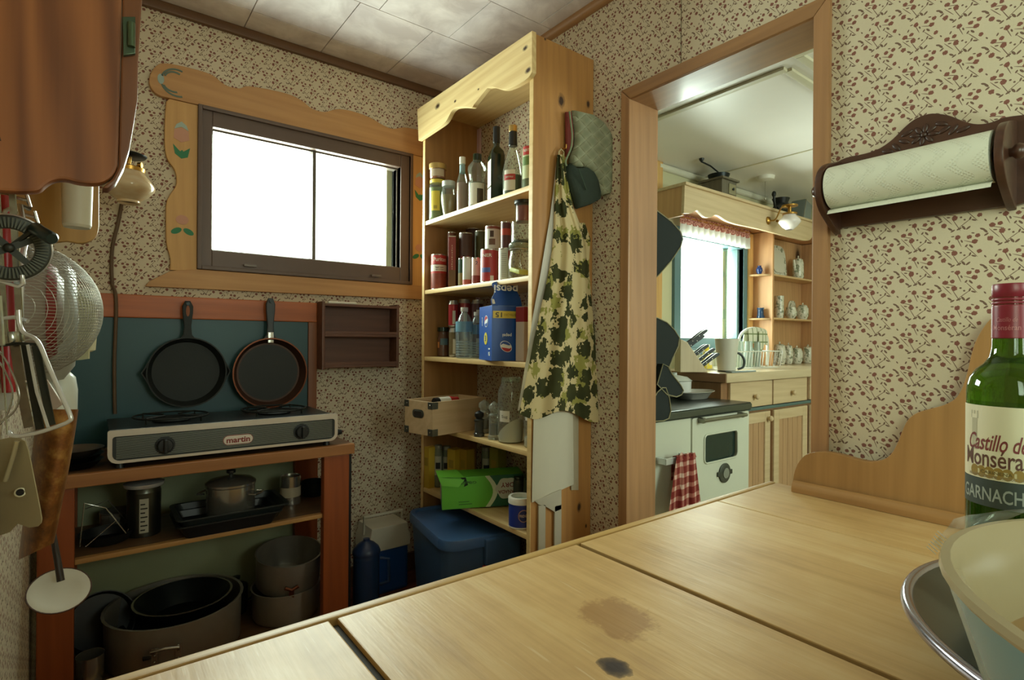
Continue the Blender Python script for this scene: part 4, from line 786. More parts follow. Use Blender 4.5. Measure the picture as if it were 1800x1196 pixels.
obj('label_lettering', letter(BM(), 'BERTOLLI', on_can(c, r*1.03, face(c)-.35, c.z+h*.26), .008, .028, 0, .02), LABELW, t, smooth=0)
t, c, r, h = jar('green_label_bottle', 'bottle with a green and white label beside the near side panel', 917, 955, 214, 1.2, z, BP, GLASSG, DKGREEN, .1, .5, plain('5a6a34', .3, 0, .2), None, 0, 'bottle')
obj('paper_label', patch(c, r*1.01, h, .18, .6, -1.1, .9), plain('bcc79a', .5, 0, .2, 30), t); obj('red_label_band', patch(c, r*1.02, h, .5, .62, -1.0, .6), REDL, t); obj('label_lettering', letter(BM(), 'BERTOLLI', on_can(c, r*1.03, face(c)-.3, c.z+h*.56), .012, .042, 0, .02), LABELW, t, smooth=0)
obj('leaf_print', patch(c, r*1.02, h, .36, .48, -1.0, .5), plain('5f7f3a', .5, 0, .3, 60), t)
# ---- second shelf: cans, boxes, jars
z = ZS[1]; G = 'tins on the second pantry shelf'; DKRED = plain('7c2a26', .5, 0, .15); BRN = plain('4a2c22', .5, 0, .3, 50); STEW = plain('8a3f28', .5, 0, .45, 90)
t, c, r, h = can('stew_can', 'red stew can lettered Puritan at the window end of the second shelf', 'can', 757, 786, 449, 1.18, z, STEW, ((.72, .97, REDL, 'red_band'), (.52, .7, LABELW, 'white_band'), (.46, .52, REDL, 'red_band')), (('Puritan', .85, .024, .058, LABELW, .15), ('beef stew', .63, .01, .036, INK, .1), ('ragout de boeuf', .57, .008, .036, INK, .1)), G)
c, r, h = spot(787, 803, 418, 1.17, z); t = thing('tall_red_box', 'tall narrow red and brown box beside the stew can', 'box', c, None, math.atan2(-c.y, -c.x)); w = r*.9
obj('carton', box(BM(), -w, w, -w*.9, w*.9, 0, h, .001), plain('8c3026', .5, 0, .12), t, local=True); obj('brown_panel', box(BM(), w-.0004, w+.0006, -w*.86, w*.86, .006, h*.35), plain('6b4a24', .5, 0, .2), t, local=True)
bm = BM()
for i in range(11): box(bm, w+.0004, w+.0012, -.0012-.0008*(i % 3), .0012+.0006*(i % 2), h*(.36+.045*i), h*(.36+.045*i)+h*.03)
obj('box_print', bm, plain('c9a58c', .5), t, local=True)
obj('end_flap', box(BM(), -w*.98, w*.98, -w*.88, w*.88, h, h+.004, .001), LABELW, t, local=True)
X2 = 1.27
for nm, lb, xl, xr, yt, X, bm_, tx, dz in (
    ('coffee_tin', 'dark tin with red script behind the small tins', 806, 832, 411, 1.22, BRN, (('Hot Choc', .55, .016, .05, REDL, .1),), 0),
    ('brown_cocoa_tin', 'brown tin at the back of the second shelf, its top just showing', 818, 845, 403, 1.33, plain('45251d', .5, 0, .2), (), 0),
    ('orange_lid_tin', 'tall green-brown tin with an orange lid behind the red can', 834, 857, 407, 1.29, plain('4c4a2a', .5, 0, .3, 60), (), 0),
    ('brown_lid_tin', 'tin with a brown top hidden behind the tall red box', 786, 802, 409, 1.22, plain('6b3a22', .5, 0, .3), (), 0)):
    can(nm, lb, 'tin', xl, xr, yt, X, z, bm_, (), tx, G, dz)
can('green_print_tin', 'dark green tin at foot of the coffee tin', 'tin', 805, 818, 455, 1.19, z, plain('3c5a50', .5, 0, .35, 70), ((.1, .5, plain('8a7a4a', .5), 'tan_band'),), (), G)
can('small_white_tin', 'small tin with a white ruled label and pink foot', 'tin', 813, 829, 453, 1.15, z, plain('c7c9be', .5), ((.02, .2, plain('b3564a', .5), 'pink_band'),), (), G)
can('small_pink_tin', 'small pale pink tin with a blue swirl next to the red can', 'tin', 829, 845, 454, 1.15, z, plain('d9b9b0', .5), ((.03, .32, plain('8a3a34', .5, 0, .4, 90), 'picture_band'),), (('2', .78, .02, None, plain('3a5a78', .5), .1),), G)
t, c, r, h = can('large_red_tin', 'large red can with white capitals in the middle of the second shelf', 'can', 844, 877, 440, 1.165, z, plain('a62c2c', .45, 0, .08), (), (('NER', .8, .017, .036, LABELW, -.3),), G)
c_ = c; obj('blue_print', patch(c, r*.963, h, .3, .44, -.95, .1), plain('4b5a9a', .5), t); obj('price_panel', patch(c, r*.966, h, .02, .2, .1, .5), plain('d8c8c0', .5), t); obj('silver_side', patch(c, r*.964, h, .03, .97, -1.6, -1.0), plain('c9c4bc', .4), t)
t, c2, r2, h2 = can('soup_can_white', 'white can with a brown hat and bowl picture stacked on the large red can', 'can', 852, 880, 399, 1.19, z, plain('d6d2c6', .5), ((.86, .97, plain('8a4a3a', .5), 'brown_band'),), (), G, h+.002)
obj('hat_picture', patch(c2, r2*.965, h2, .52, .78, -.35, .15), plain('4a3328', .5), t); obj('bowl_picture', patch(c2, r2*.965, h2, .2, .45, -.5, .35), plain('7a5a48', .5, 0, .3), t)
t, c, r, h = can('white_label_can', 'tall narrow can with a white printed side next to the clip-top jar', 'can', 876, 897, 438, 1.16, z, plain('d5d6cc', .5), (), (), G); obj('red_print', patch(c, r*.965, h, .55, .95, .75, 1.3), REDL, t); bm = BM(); fn = on_can(c, r*.97, face(c), c.z)
for i in range(13): sheet(bm, [[fn(x, h*(.1+i*.06)+q) for x in (-.01, -.003, .004, .008)] for q in (0, .002)])
obj('small_print', bm, plain('9a9a90', .6), t)
t, c2, r2, h2 = can('red_bean_can', 'red and brown can stacked on the white printed can', 'can', 880, 899, 391, 1.18, z, plain('5a2a26', .5, 0, .35, 70), ((.5, .74, plain('b8402c', .5), 'red_band'),), (), G, h+.002)
CG = [(.8, 0), (.98, .06), (1, .3), (1, .5), (.86, .72), (.84, .82), (.9, .84), (.9, 1)]
t, c, r, h = jar('clip_top_jar', 'clip-top glass jar holding a wedge of yellow cheese', 893, 938, 430, 1.18, z, CG, GLASSG, glass('dfe8dc', .2, .03), .1)
obj('cheese_wedge', prism(BM(), [c+Vector(p) for p in ((-.026, -.024, .014), (.02, -.03, .014), (.02, .03, .03), (-.026, .03, .03))], (0, .0, .016), .002), plain('cfc94a', .4), t)
bm = BM(); a = face(c); tube(bm, [c+Vector((r*.94*math.cos(a+1.3+j*.0)*1, r*.94*math.sin(a+1.3), h*f)) for j, f in ((0, .84), (1, .6), (2, .5))], .0014, 6); tube(bm, [c+Vector((r*.9*math.cos(q), r*.9*math.sin(q), h*.83)) for q in [2*math.pi*j/24 for j in range(24)]], .0014, 6, True); tube(bm, [c+Vector(((r*1.0)*math.cos(a-.1+.02*i), (r*1.01)*math.sin(a-.1+.25*math.sin(i)), h*(.4+.12*math.cos(i)))) for i in range(7)], .0012, 6, True); obj('wire_clip', bm, STEEL, t)
t, c2, r2, h2 = jar('seed_jar', 'straight-sided glass jar of dark seeds stacked on the clip-top jar', 898, 940, 392, 1.19, z, [(.95, 0), (1, .04), (1, .9), (.97, 1)], GLASS, None, 0, .14, plain('3a3a28', .6, 0, .4, 90), None, h+.002)
t, c3, r3, h3 = jar('black_lid_jar', 'small jar of red preserve with a black lid at the top of the stack', 905, 938, 354, 1.2, z, [(.9, 0), (.94, .05), (1, .8), (1, 1)], GLASS, BLACK, .16, .74, plain('8c1f2f', .3), None, h+h2+.004)
# ---- third shelf: drinks
z = ZS[2]; COLA = plain('a82b30', .35, .3, .1); SIL = plain('b9b6b0', .3, .8)
def soda(name, label, xl, xr, yt, X, dz, body, grp, top=None):
    c, r, h = spot(xl, xr, yt, X, z, dz); t = thing(name, label, 'can', c, grp)
    obj('can_body', lathe(BM(), [(0, .002), (r*.72, 0), (r*.95, .006), (r*.96, h-.014), (r*.78, h-.003), (r*.8, h), (r*.74, h-.003), (0, h-.004)], 28, c, cap=False), SIL, t); obj('printed_wrap', lathe(BM(), [(r*.965, h*.08), (r*.97, h*.85)], 28, c, cap=False), body, t); obj('white_stripe', patch(c, r*.98, h, .12, .62, -.15, .45), LABELW, t); obj('pull_tab', box(BM(), c.x-.012, c.x+.004, c.y-.005, c.y+.005, c.z+h-.004, c.z+h-.001, .001), STEEL, t); return c, r, h
c, r, h = soda('drink_can', 'gold and red drink can at the foot of the window-end can pair', 789, 806, 577, 1.2, 0, plain('7a6a4a', .4, .3, .3, 40), 'drink cans')
soda('red_drink_can', 'red and silver drink can stacked at the window end', 788, 806, 529, 1.2, h+.002, COLA, 'drink cans')
c, r, h = soda('drink_can', 'silver drink can under the second stacked red can behind the water bottle', 806, 829, 575, 1.25, 0, SIL, 'drink cans'); soda('red_drink_can', 'second red and silver can, stacked behind the water bottle cap', 805, 828, 527, 1.25, h+.002, plain('9c3a3c', .35, .3), 'drink cans')
c, r, h = soda('dark_drink_can', 'dark can in the row behind the blue carton', 828, 850, 575, 1.28, 0, BRN, 'drink cans'); soda('dark_red_can', 'dark red can stacked in shade behind the blue carton', 828, 850, 528, 1.28, h+.002, plain('4c2424', .4, .2), 'drink cans')
t, c, r, h = jar('spice_jar', 'brown spice jar with a dark green lid on the drinks shelf', 769, 789, 576, 1.2, z, [(.9, 0), (1, .03), (1, .62), (.8, .74), (.8, .84), (.95, .86), (.95, 1)], plain('5f4030', .25, 0, .2), DKGREEN, .14); obj('paper_label', patch(c, r*1.01, h, .4, .62, -.5, .9), plain('4f6a78', .5), t); obj('orange_label', patch(c, r*1.01, h, .3, .5, -1.2, -.7), plain('c07a3c', .5), t)
WB = [(.85, 0), (.95, .02), (.9, .06), (.96, .1), (.9, .14), (.96, .18), (.9, .22), (.96, .26), (.9, .3), (.96, .34), (1, .4), (1, .6), (.96, .66), (.9, .7), (.55, .84), (.36, .88), (.34, .94)]
def water(name, label, xl, xr, yt, X, grp):
    t, c, r, h = jar(name, label, xl, xr, yt, X, z, WB, glass('eaf2f2', .12, .05), None, 0, None, None, grp, 0, 'bottle'); obj('cap', lathe(BM(), [(r*.4, h*.915), (r*.43, h*.92), (r*.43, h), (0, h)], 18, c), WHITE, t); obj('blue_label', lathe(BM(), [(r*1.01, h*.52), (r*1.01, h*.72)], 28, c, cap=False), plain('6f9aae', .35, 0, .3, 25), t)
    bm = BM()
    for i in range(6): lathe(bm, [(r*.955, h*(.06+i*.05)), (r*.985, h*(.075+i*.05)), (r*.955, h*(.09+i*.05))], 24, c, cap=False)
    obj('ribs', bm, glass('dfeaea', .25, .05), t)
water('water_bottle', 'clear water bottle with a white cap and pale blue label', 801, 832, 541, 1.16, 'water bottles'); water('water_bottle', 'second water bottle, mostly hidden between the first and the blue carton', 826, 850, 549, 1.22, 'water bottles')
# blue cola carton, standing upside down with its top torn open
pa, pb, pc = AZ(837, 634, z), None, None
B0 = AX(864, 637, 1.098); B0.z = z+.0006; L0 = AX(835, 633, 1.128); Rr = AX(917, 634, 1.205); exw = (Vector((Rr.x, Rr.y, 0))-Vector((B0.x, B0.y, 0))); eyw = (Vector((L0.x, L0.y, 0))-Vector((B0.x, B0.y, 0)))
ux = exw.normalized(); uy = Vector((-ux.y, ux.x, 0)); WX = exw.length; WY = max(.06, eyw.dot(uy)); HB = AX(864, 537, 1.098).z-z
t = thing('cola_carton', 'blue cola carton standing upside down and torn open on the third shelf', 'carton', B0, None, math.atan2(ux.y, ux.x)); CB = plain('1f4f9c', .4, 0, .06, 12)
bm = BM(); prism(bm, [(0, 0, 0), (WX, 0, 0), (WX, WY, 0), (0, WY, 0)], (0, 0, HB), .001); obj('carton_body', bm, CB, t, local=True)
bm = BM(); fr_ = smooth_line([(0, 0, HB), (-.004, -.002, HB+.018), (.012, .004, HB+.05), (.002, .01, HB+.074), (.02, .014, HB+.084), (.05, .018, HB+.082), (WX*.75, .014, HB+.07), (WX*.95, .006, HB+.03), (WX, 0, HB)], 3); prism(bm, fr_, (0, .0015, 0)); obj('torn_flap', bm, CB, t, local=True)
obj('torn_edge', prism(BM(), [(.002, -.0006, HB+.002), (.012, -.0006, HB+.006), (.008, -.0006, HB+.02), (-.002, -.0006, HB+.024)], (0, .0004, 0)), LABELW, t, local=True)
f = lambda x0, z0: (lambda x, y: Vector((x0-x, -.0012, z0-y)))            # upside-down print on the wide face
LW = plain('e3e6e6', .5); fS = lambda y0, z0: (lambda x, y: Vector((-.0012, y0-x*0+y*0-x, z0+y)))
obj('carton_lettering', letter(BM(), 'pepsi', lambda x, y: Vector((WX*.45-x, .0-.002+.012*max(0, 1)*0, HB+.058-y)), .04, .088, 0, .02), LW, t, local=True, smooth=0)
obj('carton_lettering', letter(BM(), 'pepsi', f(WX*.5, HB*.46), .016, .034, 0, .02), LW, t, local=True, smooth=0)
obj('yellow_panel', box(BM(), .004, WX*.86, -.0012, .0005, HB*.77, HB*.9), plain('d9c24a', .5), t, local=True)
obj('panel_lettering', letter(BM(), '3 EXTRA CANS', f(WX*.62, HB*.835), .012, .05, 0, .02), plain('7a5a2a', .6), t, local=True, smooth=0); obj('panel_lettering', letter(BM(), '15', lambda x, y: Vector((WX*.24-x, -.002, HB*.835-y)), .024, .024, 0, .02), INK, t, local=True, smooth=0)
def globe(o, ex, ey, r, nm='round_emblem'):
    o, ex, ey = Vector(o), Vector(ex), Vector(ey); nrm = ex.cross(ey)
    def seg(fn, off): return [o+nrm*off+ex*x+ey*y for x, y in fn]
    C1 = [(r*math.cos(a), r*math.sin(a)) for a in [2*math.pi*i/28 for i in range(28)]]; obj(nm, prism(BM(), seg(C1, .0006), nrm*.0004), LW, t, local=True)
    up = [(r*.9*math.cos(R(a)), r*.9*math.sin(R(a))) for a in range(10, 171, 10)]+[(-.5*r, .38*r), (0, .28*r), (.5*r, .2*r)]; obj('emblem_red', prism(BM(), seg(up, .0011), nrm*.0003), plain('b5303a', .5), t, local=True)
    dn = [(r*.9*math.cos(R(a)), r*.9*math.sin(R(a))) for a in range(195, 346, 10)]+[(.4*r, -.5*r), (0, -.38*r), (-.5*r, -.2*r)]; obj('emblem_blue', prism(BM(), seg(dn, .0011), nrm*.0003), plain('2a4f9c', .5), t, local=True)
globe((WX*.47, 0, HB*.26), (-1, 0, 0), (.3, 0, -.95), .021); globe((0, WY*.36, HB*.72), (0, -1, 0), (0, 0, 1), .02) if False else globe((0, WY*.42, HB*.72), (0, -.9, .4), (0, .4, .9), .021)
obj('yellow_emblem', prism(BM(), [(-.0006, WY*.45+.019*math.cos(a), HB*.4+.022*math.sin(a)) for a in [2*math.pi*i/24 for i in range(24)]], (-.0005, 0, 0)), plain('d6c23e', .5), t, local=True); obj('emblem_figure', letter(BM(), '3', lambda x, y: Vector((-.0018, WY*.45-x, HB*.4+y)), .028, .012, 0, .03), plain('24407c', .5), t, local=True, smooth=0)
obj('carton_lettering', letter(BM(), 'pepsi', lambda x, y: Vector((-.0012, WY*.72-y, HB*.72-x)), .012, .03, 0, .02), LW, t, local=True, smooth=0); obj('carton_lettering', letter(BM(), '15', lambda x, y: Vector((-.0012, WY*.16+y, HB*.17-x)), .026, .028, 0, .02), LW, t, local=True, smooth=0)
obj('carton_lettering', letter(BM(), 'pe', f(WX*.93, HB*.44), .012, None), plain('4f78b8', .5), t, local=True, smooth=0)
obj('small_print', box(BM(), WX*.2, WX*.78, -.001, .0002, HB*.99, HB*.998), plain('5f82bc', .5), t, local=True)
c, r, h = spot(912, 938, 540, 1.2, z); t = thing('red_white_box', 'red and white carton squeezed between the blue carton and the side panel', 'box', c, None, .1); obj('carton', box(BM(), -.03, .03, -.02, .02, 0, h, .001), plain('c9bdb4', .5), t, local=True); obj('red_panel', box(BM(), -.0305, .03, -.0205, .0205, h*.72, h*.99, .001), plain('93303a', .5), t, local=True)
# ---- fourth shelf: crate, mills, jars
z = ZS[3]; PLY = wood('pale_plywood', 'a98a62', 'cdb08a', 0, .5, spots=0)
c0 = AX(760, 770, 1.0); c0.z = z+.0006
cL = AY(698, 755, c0.y+.155) ; cR = AX(848, 745, 1.26)
ux = Vector((cR.x-c0.x, cR.y-c0.y, 0)).normalized(); t = thing('plywood_crate', 'plywood storage crate with metal corners and oval grip jutting off the shelf', 'crate', c0, None, math.atan2(ux.y, ux.x)); Lc, Wc, Hc = .285, .165, AX(758, 708, 1.0).z-z
for nm, a in (('side_wall', (0, Lc, 0, .008)), ('side_wall', (0, Lc, Wc-.008, Wc)), ('end_wall', (0, .008, .008, Wc-.008)), ('end_wall', (Lc-.008, Lc, .008, Wc-.008))): obj(nm, box(BM(), a[0], a[1], a[2], a[3], 0, Hc, .001), PLY, t, local=True)
obj('bottom', box(BM(), .008, Lc-.008, .008, Wc-.008, .002, .008), PLY, t, local=True); CM = plain('8f938a', .35, .9, .15)
for zz in (.0, Hc-.026):
    for (x, y) in ((0, 0), (0, Wc)):
        sy = 1 if y == 0 else -1; bm = BM(); box(bm, -.0014, 0, y-sy*.0014, y+sy*.026, zz, zz+.026, .0004); box(bm, -.0014, .026, y-sy*.0014, y, zz, zz+.026, .0004)
        cn = obj('metal_corner', bm, CM, t, local=True); bm = BM(); lathe(bm, [(.003, 0), (.002, .001), (0, .0015)], 8, (-.0014, y+sy*.014, zz+.013), (-1, 0, 0)); obj('rivet', bm, STEEL, cn, local=True)
bm = BM(); ox = roundrect(-.034, .034, -.016, .016, .0155); ix = roundrect(-.024, .024, -.009, .009, .0085); A = [bm.verts.new((-.0016, Wc*.5+x, Hc*.62+y)) for x, y in ox]; B = [bm.verts.new((-.003, Wc*.5+x, Hc*.62+y)) for x, y in ix]
for i in range(len(A)): bm.faces.new((A[i], A[(i+1) % len(A)], B[(i+1) % len(A)], B[i]))
obj('grip_plate', bm, CM, t, local=True); obj('grip_hole', prism(BM(), [(-.0012, Wc*.5+x, Hc*.62+y) for x, y in ix], (-.0004, 0, 0)), plain('2a2018', .8), t, local=True)
tc = thing('striped_tube', 'white and red tube lying in the plywood crate', 'tube', c0+ux*.12+Vector((-ux.y, ux.x, 0))*.08+Vector((0, 0, Hc-.012))); oc = c0+ux*.10+Vector((-ux.y, ux.x, 0))*.06+Vector((0, 0, Hc-.008)); obj('tube_body', lathe(BM(), [(0, 0), (.017, 0), (.017, .055), (0, .055)], 18, oc-ux*.02, ux), LABELW, tc); obj('red_end', lathe(BM(), [(.0172, .055), (.0172, .066), (.013, .085), (.013, .1), (0, .1)], 18, oc-ux*.02, ux), REDL, tc); obj('dark_collar', lathe(BM(), [(0, -.02), (.0165, -.02), (.0165, 0), (0, 0)], 18, oc-ux*.02, ux), BLACK, tc)
obj('tube_support', box(BM(), oc.x-.01, oc.x+.03, oc.y-.006, oc.y+.006, z+.0095, oc.z-.015), PLY, tc)
def mill(name, label, xl, xr, yt, X, body, top, g):
    c, r, h = spot(xl, xr, yt, X, z); t = thing(name, label, 'pepper mill', c, g); obj('mill_body', lathe(BM(), [(0, .001), (r, .001), (r, .012), (r*.86, .014), (r*.84, h*.56), (r*.95, h*.58), (r*.95, h*.64), (r*.6, h*.68)], 22, c, cap=False), body, t); obj('mill_top', lathe(BM(), [(r*.6, h*.66), (r*.62, h*.7), (r*.9, h*.78), (r*.85, h*.9), (r*.4, h*.96), (r*.2, h*.97), (r*.2, h), (0, h)], 22, c), top, t); obj('peppercorns', lathe(BM(), [(0, .016), (r*.74, .016), (r*.74, h*.4), (0, h*.4)], 18, c), plain('2b241d', .7), t)
CR = glass('e8ece4', .2, .05)
mill('clear_mill', 'clear mill with a steel foot next to the big flour jar', 858, 879, 706, 1.16, CR, CR, 'mills'); mill('clear_mill', 'clear mill standing behind the black-topped mill', 840, 862, 703, 1.21, CR, CR, 'mills'); mill('black_top_mill', 'short mill with a black rounded top at the crate', 833, 852, 722, 1.15, glass('6a6a64', .4, .05), BLACK, 'mills')
FJ = [(.9, 0), (1, .02), (1, .74), (.92, .82), (.74, .9), (.72, .93), (.72, 1)]; FLOUR = plain('ddd3c4', .8, 0, .05)
t, c, r, h = jar('flour_jar', 'big screw-top glass jar half full of white flour', 875, 922, 664, 1.18, z, FJ, GLASSG, None, 0, None); bm = BM(); lathe(bm, [(0, .004), (r*.88, .004), (r*.93, .02)]+[(r*.93, h*.2), (0, h*.27)], 28, c, cap=False)
for v in bm.verts:
    if v.co.z > c.z+h*.15: v.co.z += (c.y-v.co.y)*.9
obj('flour', bm, FLOUR, t); bm = BM()
for i in range(4): lathe(bm, [(r*.73, h*(.925+i*.018)), (r*.765, h*(.932+i*.018)), (r*.73, h*(.94+i*.018))], 28, c, cap=False)
obj('screw_thread', bm, GLASS, t); obj('paper_label', patch(c, r*1.01, h, .33, .5, -.95, -.1), LABELW, t); obj('label_lettering', letter(BM(), 'Sug', on_can(c, r*1.02, face(c)-.5, c.z+h*.41), .014, .024), INK, t, smooth=0)
t, c, r, h = jar('storage_jar', 'second glass jar with a white label tucked behind the hanging cloth', 921, 958, 690, 1.18, z, FJ, GLASSG, plain('aab0a8', .4, .5), .08, .18, FLOUR); obj('paper_label', patch(c, r*1.01, h, .5, .72, -1.0, .2), LABELW, t); obj('label_lettering', letter(BM(), 'Tea', on_can(c, r*1.02, face(c)-.5, c.z+h*.6), .016, .024), INK, t, smooth=0)
# ---- fifth shelf
z = ZS[4]; YB_ = plain('c9a636', .5, 0, .12); g = 'cartons at the back of the fifth shelf'
for nm, lb, xl, xr, yt, X, m in (('yellow_tea_box', 'tall yellow box at the window end of the fifth shelf', 747, 765, 786, 1.19, YB_), ('yellow_carton', 'plain yellow carton beside the two black-labelled jars', 790, 812, 790, 1.22, YB_), ('ochre_carton', 'ochre carton next to the plain yellow carton', 811, 831, 790, 1.25, plain('b8922e', .5, 0, .15)), ('green_yellow_box', 'dim yellow-green box at the back of the fifth shelf', 864, 887, 788, 1.33, plain('8f8a34', .5, 0, .15))):
    c, r, h = spot(xl, xr, yt, X, z); t = thing(nm, lb, 'box', c, g, .15); w = r*.95; obj('carton', box(BM(), -w, w, -w, w, 0, h, .001), m, t, local=True); obj('printed_panel', box(BM(), -w-.0006, -w+.0003, -w*.6, w*.6, h*.55, h*.75), plain('a58a30', .5), t, local=True); obj('top_flap', box(BM(), -w*.97, w*.97, -w*.97, w*.97, h, h+.002), m, t, local=True)
for nm, lb, xl, xr, yt, X in (('black_label_jar', 'jar with black and white labels beside the tall yellow box', 763, 778, 783, 1.2), ('black_label_jar', 'second black-labelled jar next to the plain yellow carton', 777, 793, 785, 1.22), ('dim_jar', 'glass jar at the back of the fifth shelf in shade', 846, 865, 786, 1.32)):
    t, c, r, h = jar(nm, lb, xl, xr, yt, X, z, P_, glass('b9c2ae', .35, .04), plain('8a8a80', .4, .4), .08, .5, plain('6a6a5a', .6), 'jars on the fifth shelf'); obj('paper_label', patch(c, r*1.01, h, .3, .75, -.9, .8), plain('a8a590', .5), t); obj('black_print', patch(c, r*1.02, h, .45, .6, -.6, .5), BLACK, t)
for nm, lb, xl, xr, yt, X in (('dark_jar', 'dark jar behind the blue tub on the fifth shelf', 902, 922, 838, 1.28), ('dark_jar', 'dark jar in the corner by the side panel on the fifth shelf', 920, 940, 836, 1.26)):
    jar(nm, lb, xl, xr, yt, X, z, P_, glass('5f6a5c', .4, .05), DKGREEN, .1, .6, plain('23281f', .5), 'dark jars on the fifth shelf')
c, r, h = spot(893, 938, 872, 1.16, z); t = thing('blue_tub', 'blue tub with a white rim and round badge on the fifth shelf', 'tub', c)
obj('tub_body', lathe(BM(), [(0, .001), (r*.9, .001), (r*.95, .004), (r*.95, h*.8), (0, h*.8)], 32, c, cap=False), plain('25398f', .4, 0, .08), t); obj('white_rim', lathe(BM(), [(r*.95, h*.78), (r*1.0, h*.79), (r*1.0, h*.97), (r*.95, h), (r*.78, h), (r*.74, h*.93), (r*.74, h*.82)], 32, c, cap=False), WHITE, t); obj('recessed_lid', lathe(BM(), [(0, h*.86), (r*.745, h*.86)], 32, c, cap=False), plain('9fb3a0', .4), t); obj('foot_ring', lathe(BM(), [(r*.955, .001), (r*.96, .006)], 32, c, cap=False), WHITE, t)
fn = on_can(c, r*.962, face(c)+.25, c.z+h*.44); bm = BM(); ring = [(.019*math.cos(a), .021*math.sin(a)) for a in [2*math.pi*i/24 for i in range(24)]]; o_ = bm.verts.new(fn(0, 0)); V = [bm.verts.new(fn(x, y)) for x, y in ring]
for i in range(24): bm.faces.new((o_, V[i], V[(i+1) % 24]))
obj('badge', bm, plain('b58d84', .5), t); fn = on_can(c, r*.972, face(c)+.25, c.z+h*.44); bm = BM(); V = [bm.verts.new(fn(x*.86, y*.86)) for x, y in ring]; o_ = bm.verts.new(fn(0, 0)); [bm.faces.new((o_, V[i], V[(i+1) % 24])) for i in range(24)]; obj('badge_field', bm, plain('2c3a72', .5), t); obj('badge_lettering', letter(BM(), 'FRIDGE', on_can(c, r*.98, face(c)+.25, c.z+h*.44), .012, .03, 0, .03), plain('d3bfae', .5), t, smooth=0)
# green ginger-ale carton, upside down, torn open
g0 = AX(777, 901, 1.03); g0.z = z+.001; gR = AX(888, 868, 1.24); ux = Vector((gR.x-g0.x, gR.y-g0.y, 0)).normalized(); Lg = .31; Wg = .115; Hg = AX(777, 842, 1.03).z-z
t = thing('ginger_ale_carton', 'green ginger ale carton lying upside down, torn at its end, over the blue tote', 'carton', g0, None, math.atan2(ux.y, ux.x)); t.rotation_euler = (0, -R(1.5), math.atan2(ux.y, ux.x)); GC = plain('5fae35', .45, 0, .06); DG = plain('1f5a3c', .45, 0, .1)
obj('carton_body', prism(BM(), [(0, 0, 0), (Lg, 0, 0), (Lg, Wg, 0), (0, Wg, 0)], (0, 0, Hg), .001), GC, t, local=True)
crv = [(Lg*.58+.03*math.sin(R(a)), Hg*(a/180)) for a in range(0, 181, 20)]
obj('dark_green_print', prism(BM(), [(Lg, -.0006, 0)]+[(Lg, -.0006, Hg)]+[(x, -.0006, zz) for x, zz in crv[::-1]], (0, .0003, 0)), DG, t, local=True); obj('pale_swoosh', prism(BM(), [(x-.018, -.001, zz) for x, zz in crv]+[(x, -.001, zz) for x, zz in crv[::-1]], (0, .0003, 0)), plain('cfd8b4', .5), t, local=True)
sh = [(Lg*.8+.045*math.cos(R(a))*(1+.06*math.cos(R(a*6))), -.0012, Hg*.56+.04*math.sin(R(a))*(1+.06*math.cos(R(a*6)))) for a in range(0, 360, 10)]; obj('crest', prism(BM(), sh, (0, .0003, 0)), plain('c5c6b0', .5), t, local=True)
def gl(txt, x0, z0, size, w, m): obj('carton_lettering', letter(BM(), txt, lambda x, y: Vector((x0-x, -.0022, z0-y)), size, w, 0, .02), m, t, local=True, smooth=0)
gl('CANADA', Lg*.8, Hg*.46, .018, .072, plain('7a2f2c', .5)); gl('DRY', Lg*.8, Hg*.68, .024, .05, plain('7a2f2c', .5)); gl('GINGER', Lg*.3, Hg*.82, .013, .075, plain('2f5a24', .5)); gl('ALE', Lg*.3, Hg*1.0-.02+.002, .009, .03, plain('2f5a24', .5))
for i in range(2): obj('small_print', box(BM(), Lg*.2, Lg*.36-.01*i, -.001, .0002, Hg*(.12+.08*i), Hg*(.15+.08*i)), plain('3f7a2a', .5), t, local=True)
obj('end_panel', box(BM(), -.0008, .0004, .004, Wg-.004, .004, Hg-.012), DG, t, local=True); obj('end_crest', prism(BM(), [(-.001, Wg*.5+.03*math.cos(a), Hg*.5+.034*math.sin(a)) for a in [2*math.pi*i/20 for i in range(20)]], (-.0004, 0, 0)), plain('c9b9a4', .5), t, local=True)
obj('torn_flap', prism(BM(), [(-.012, -.004, Hg+.006), (.085, -.006, Hg-.008), (.062, -.008, Hg-.034), (.0, -.006, Hg-.026)], (0, .0012, 0)), plain('6fbe40', .45, 0, .05), t, local=True); obj('lifted_flap', sheet(BM(), [[Vector((-.012, -.003, Hg+.006)), Vector((.085, -.004, Hg+.0))], [Vector((-.02, .05, Hg+.02)), Vector((.06, .05, Hg+.018))], [Vector((-.005, Wg, Hg+.002)), Vector((.05, Wg, Hg+.002))]], .001), plain('6fbe40', .45, 0, .05), t, local=True); obj('torn_gap', prism(BM(), [(.07, -.0016, Hg-.001), (.09, -.0016, Hg-.001), (.098, -.0016, Hg-.03), (.082, -.0016, Hg-.036), (.088, -.0016, Hg-.02)], (0, .0004, 0)), plain('10210f', .8), t, local=True)
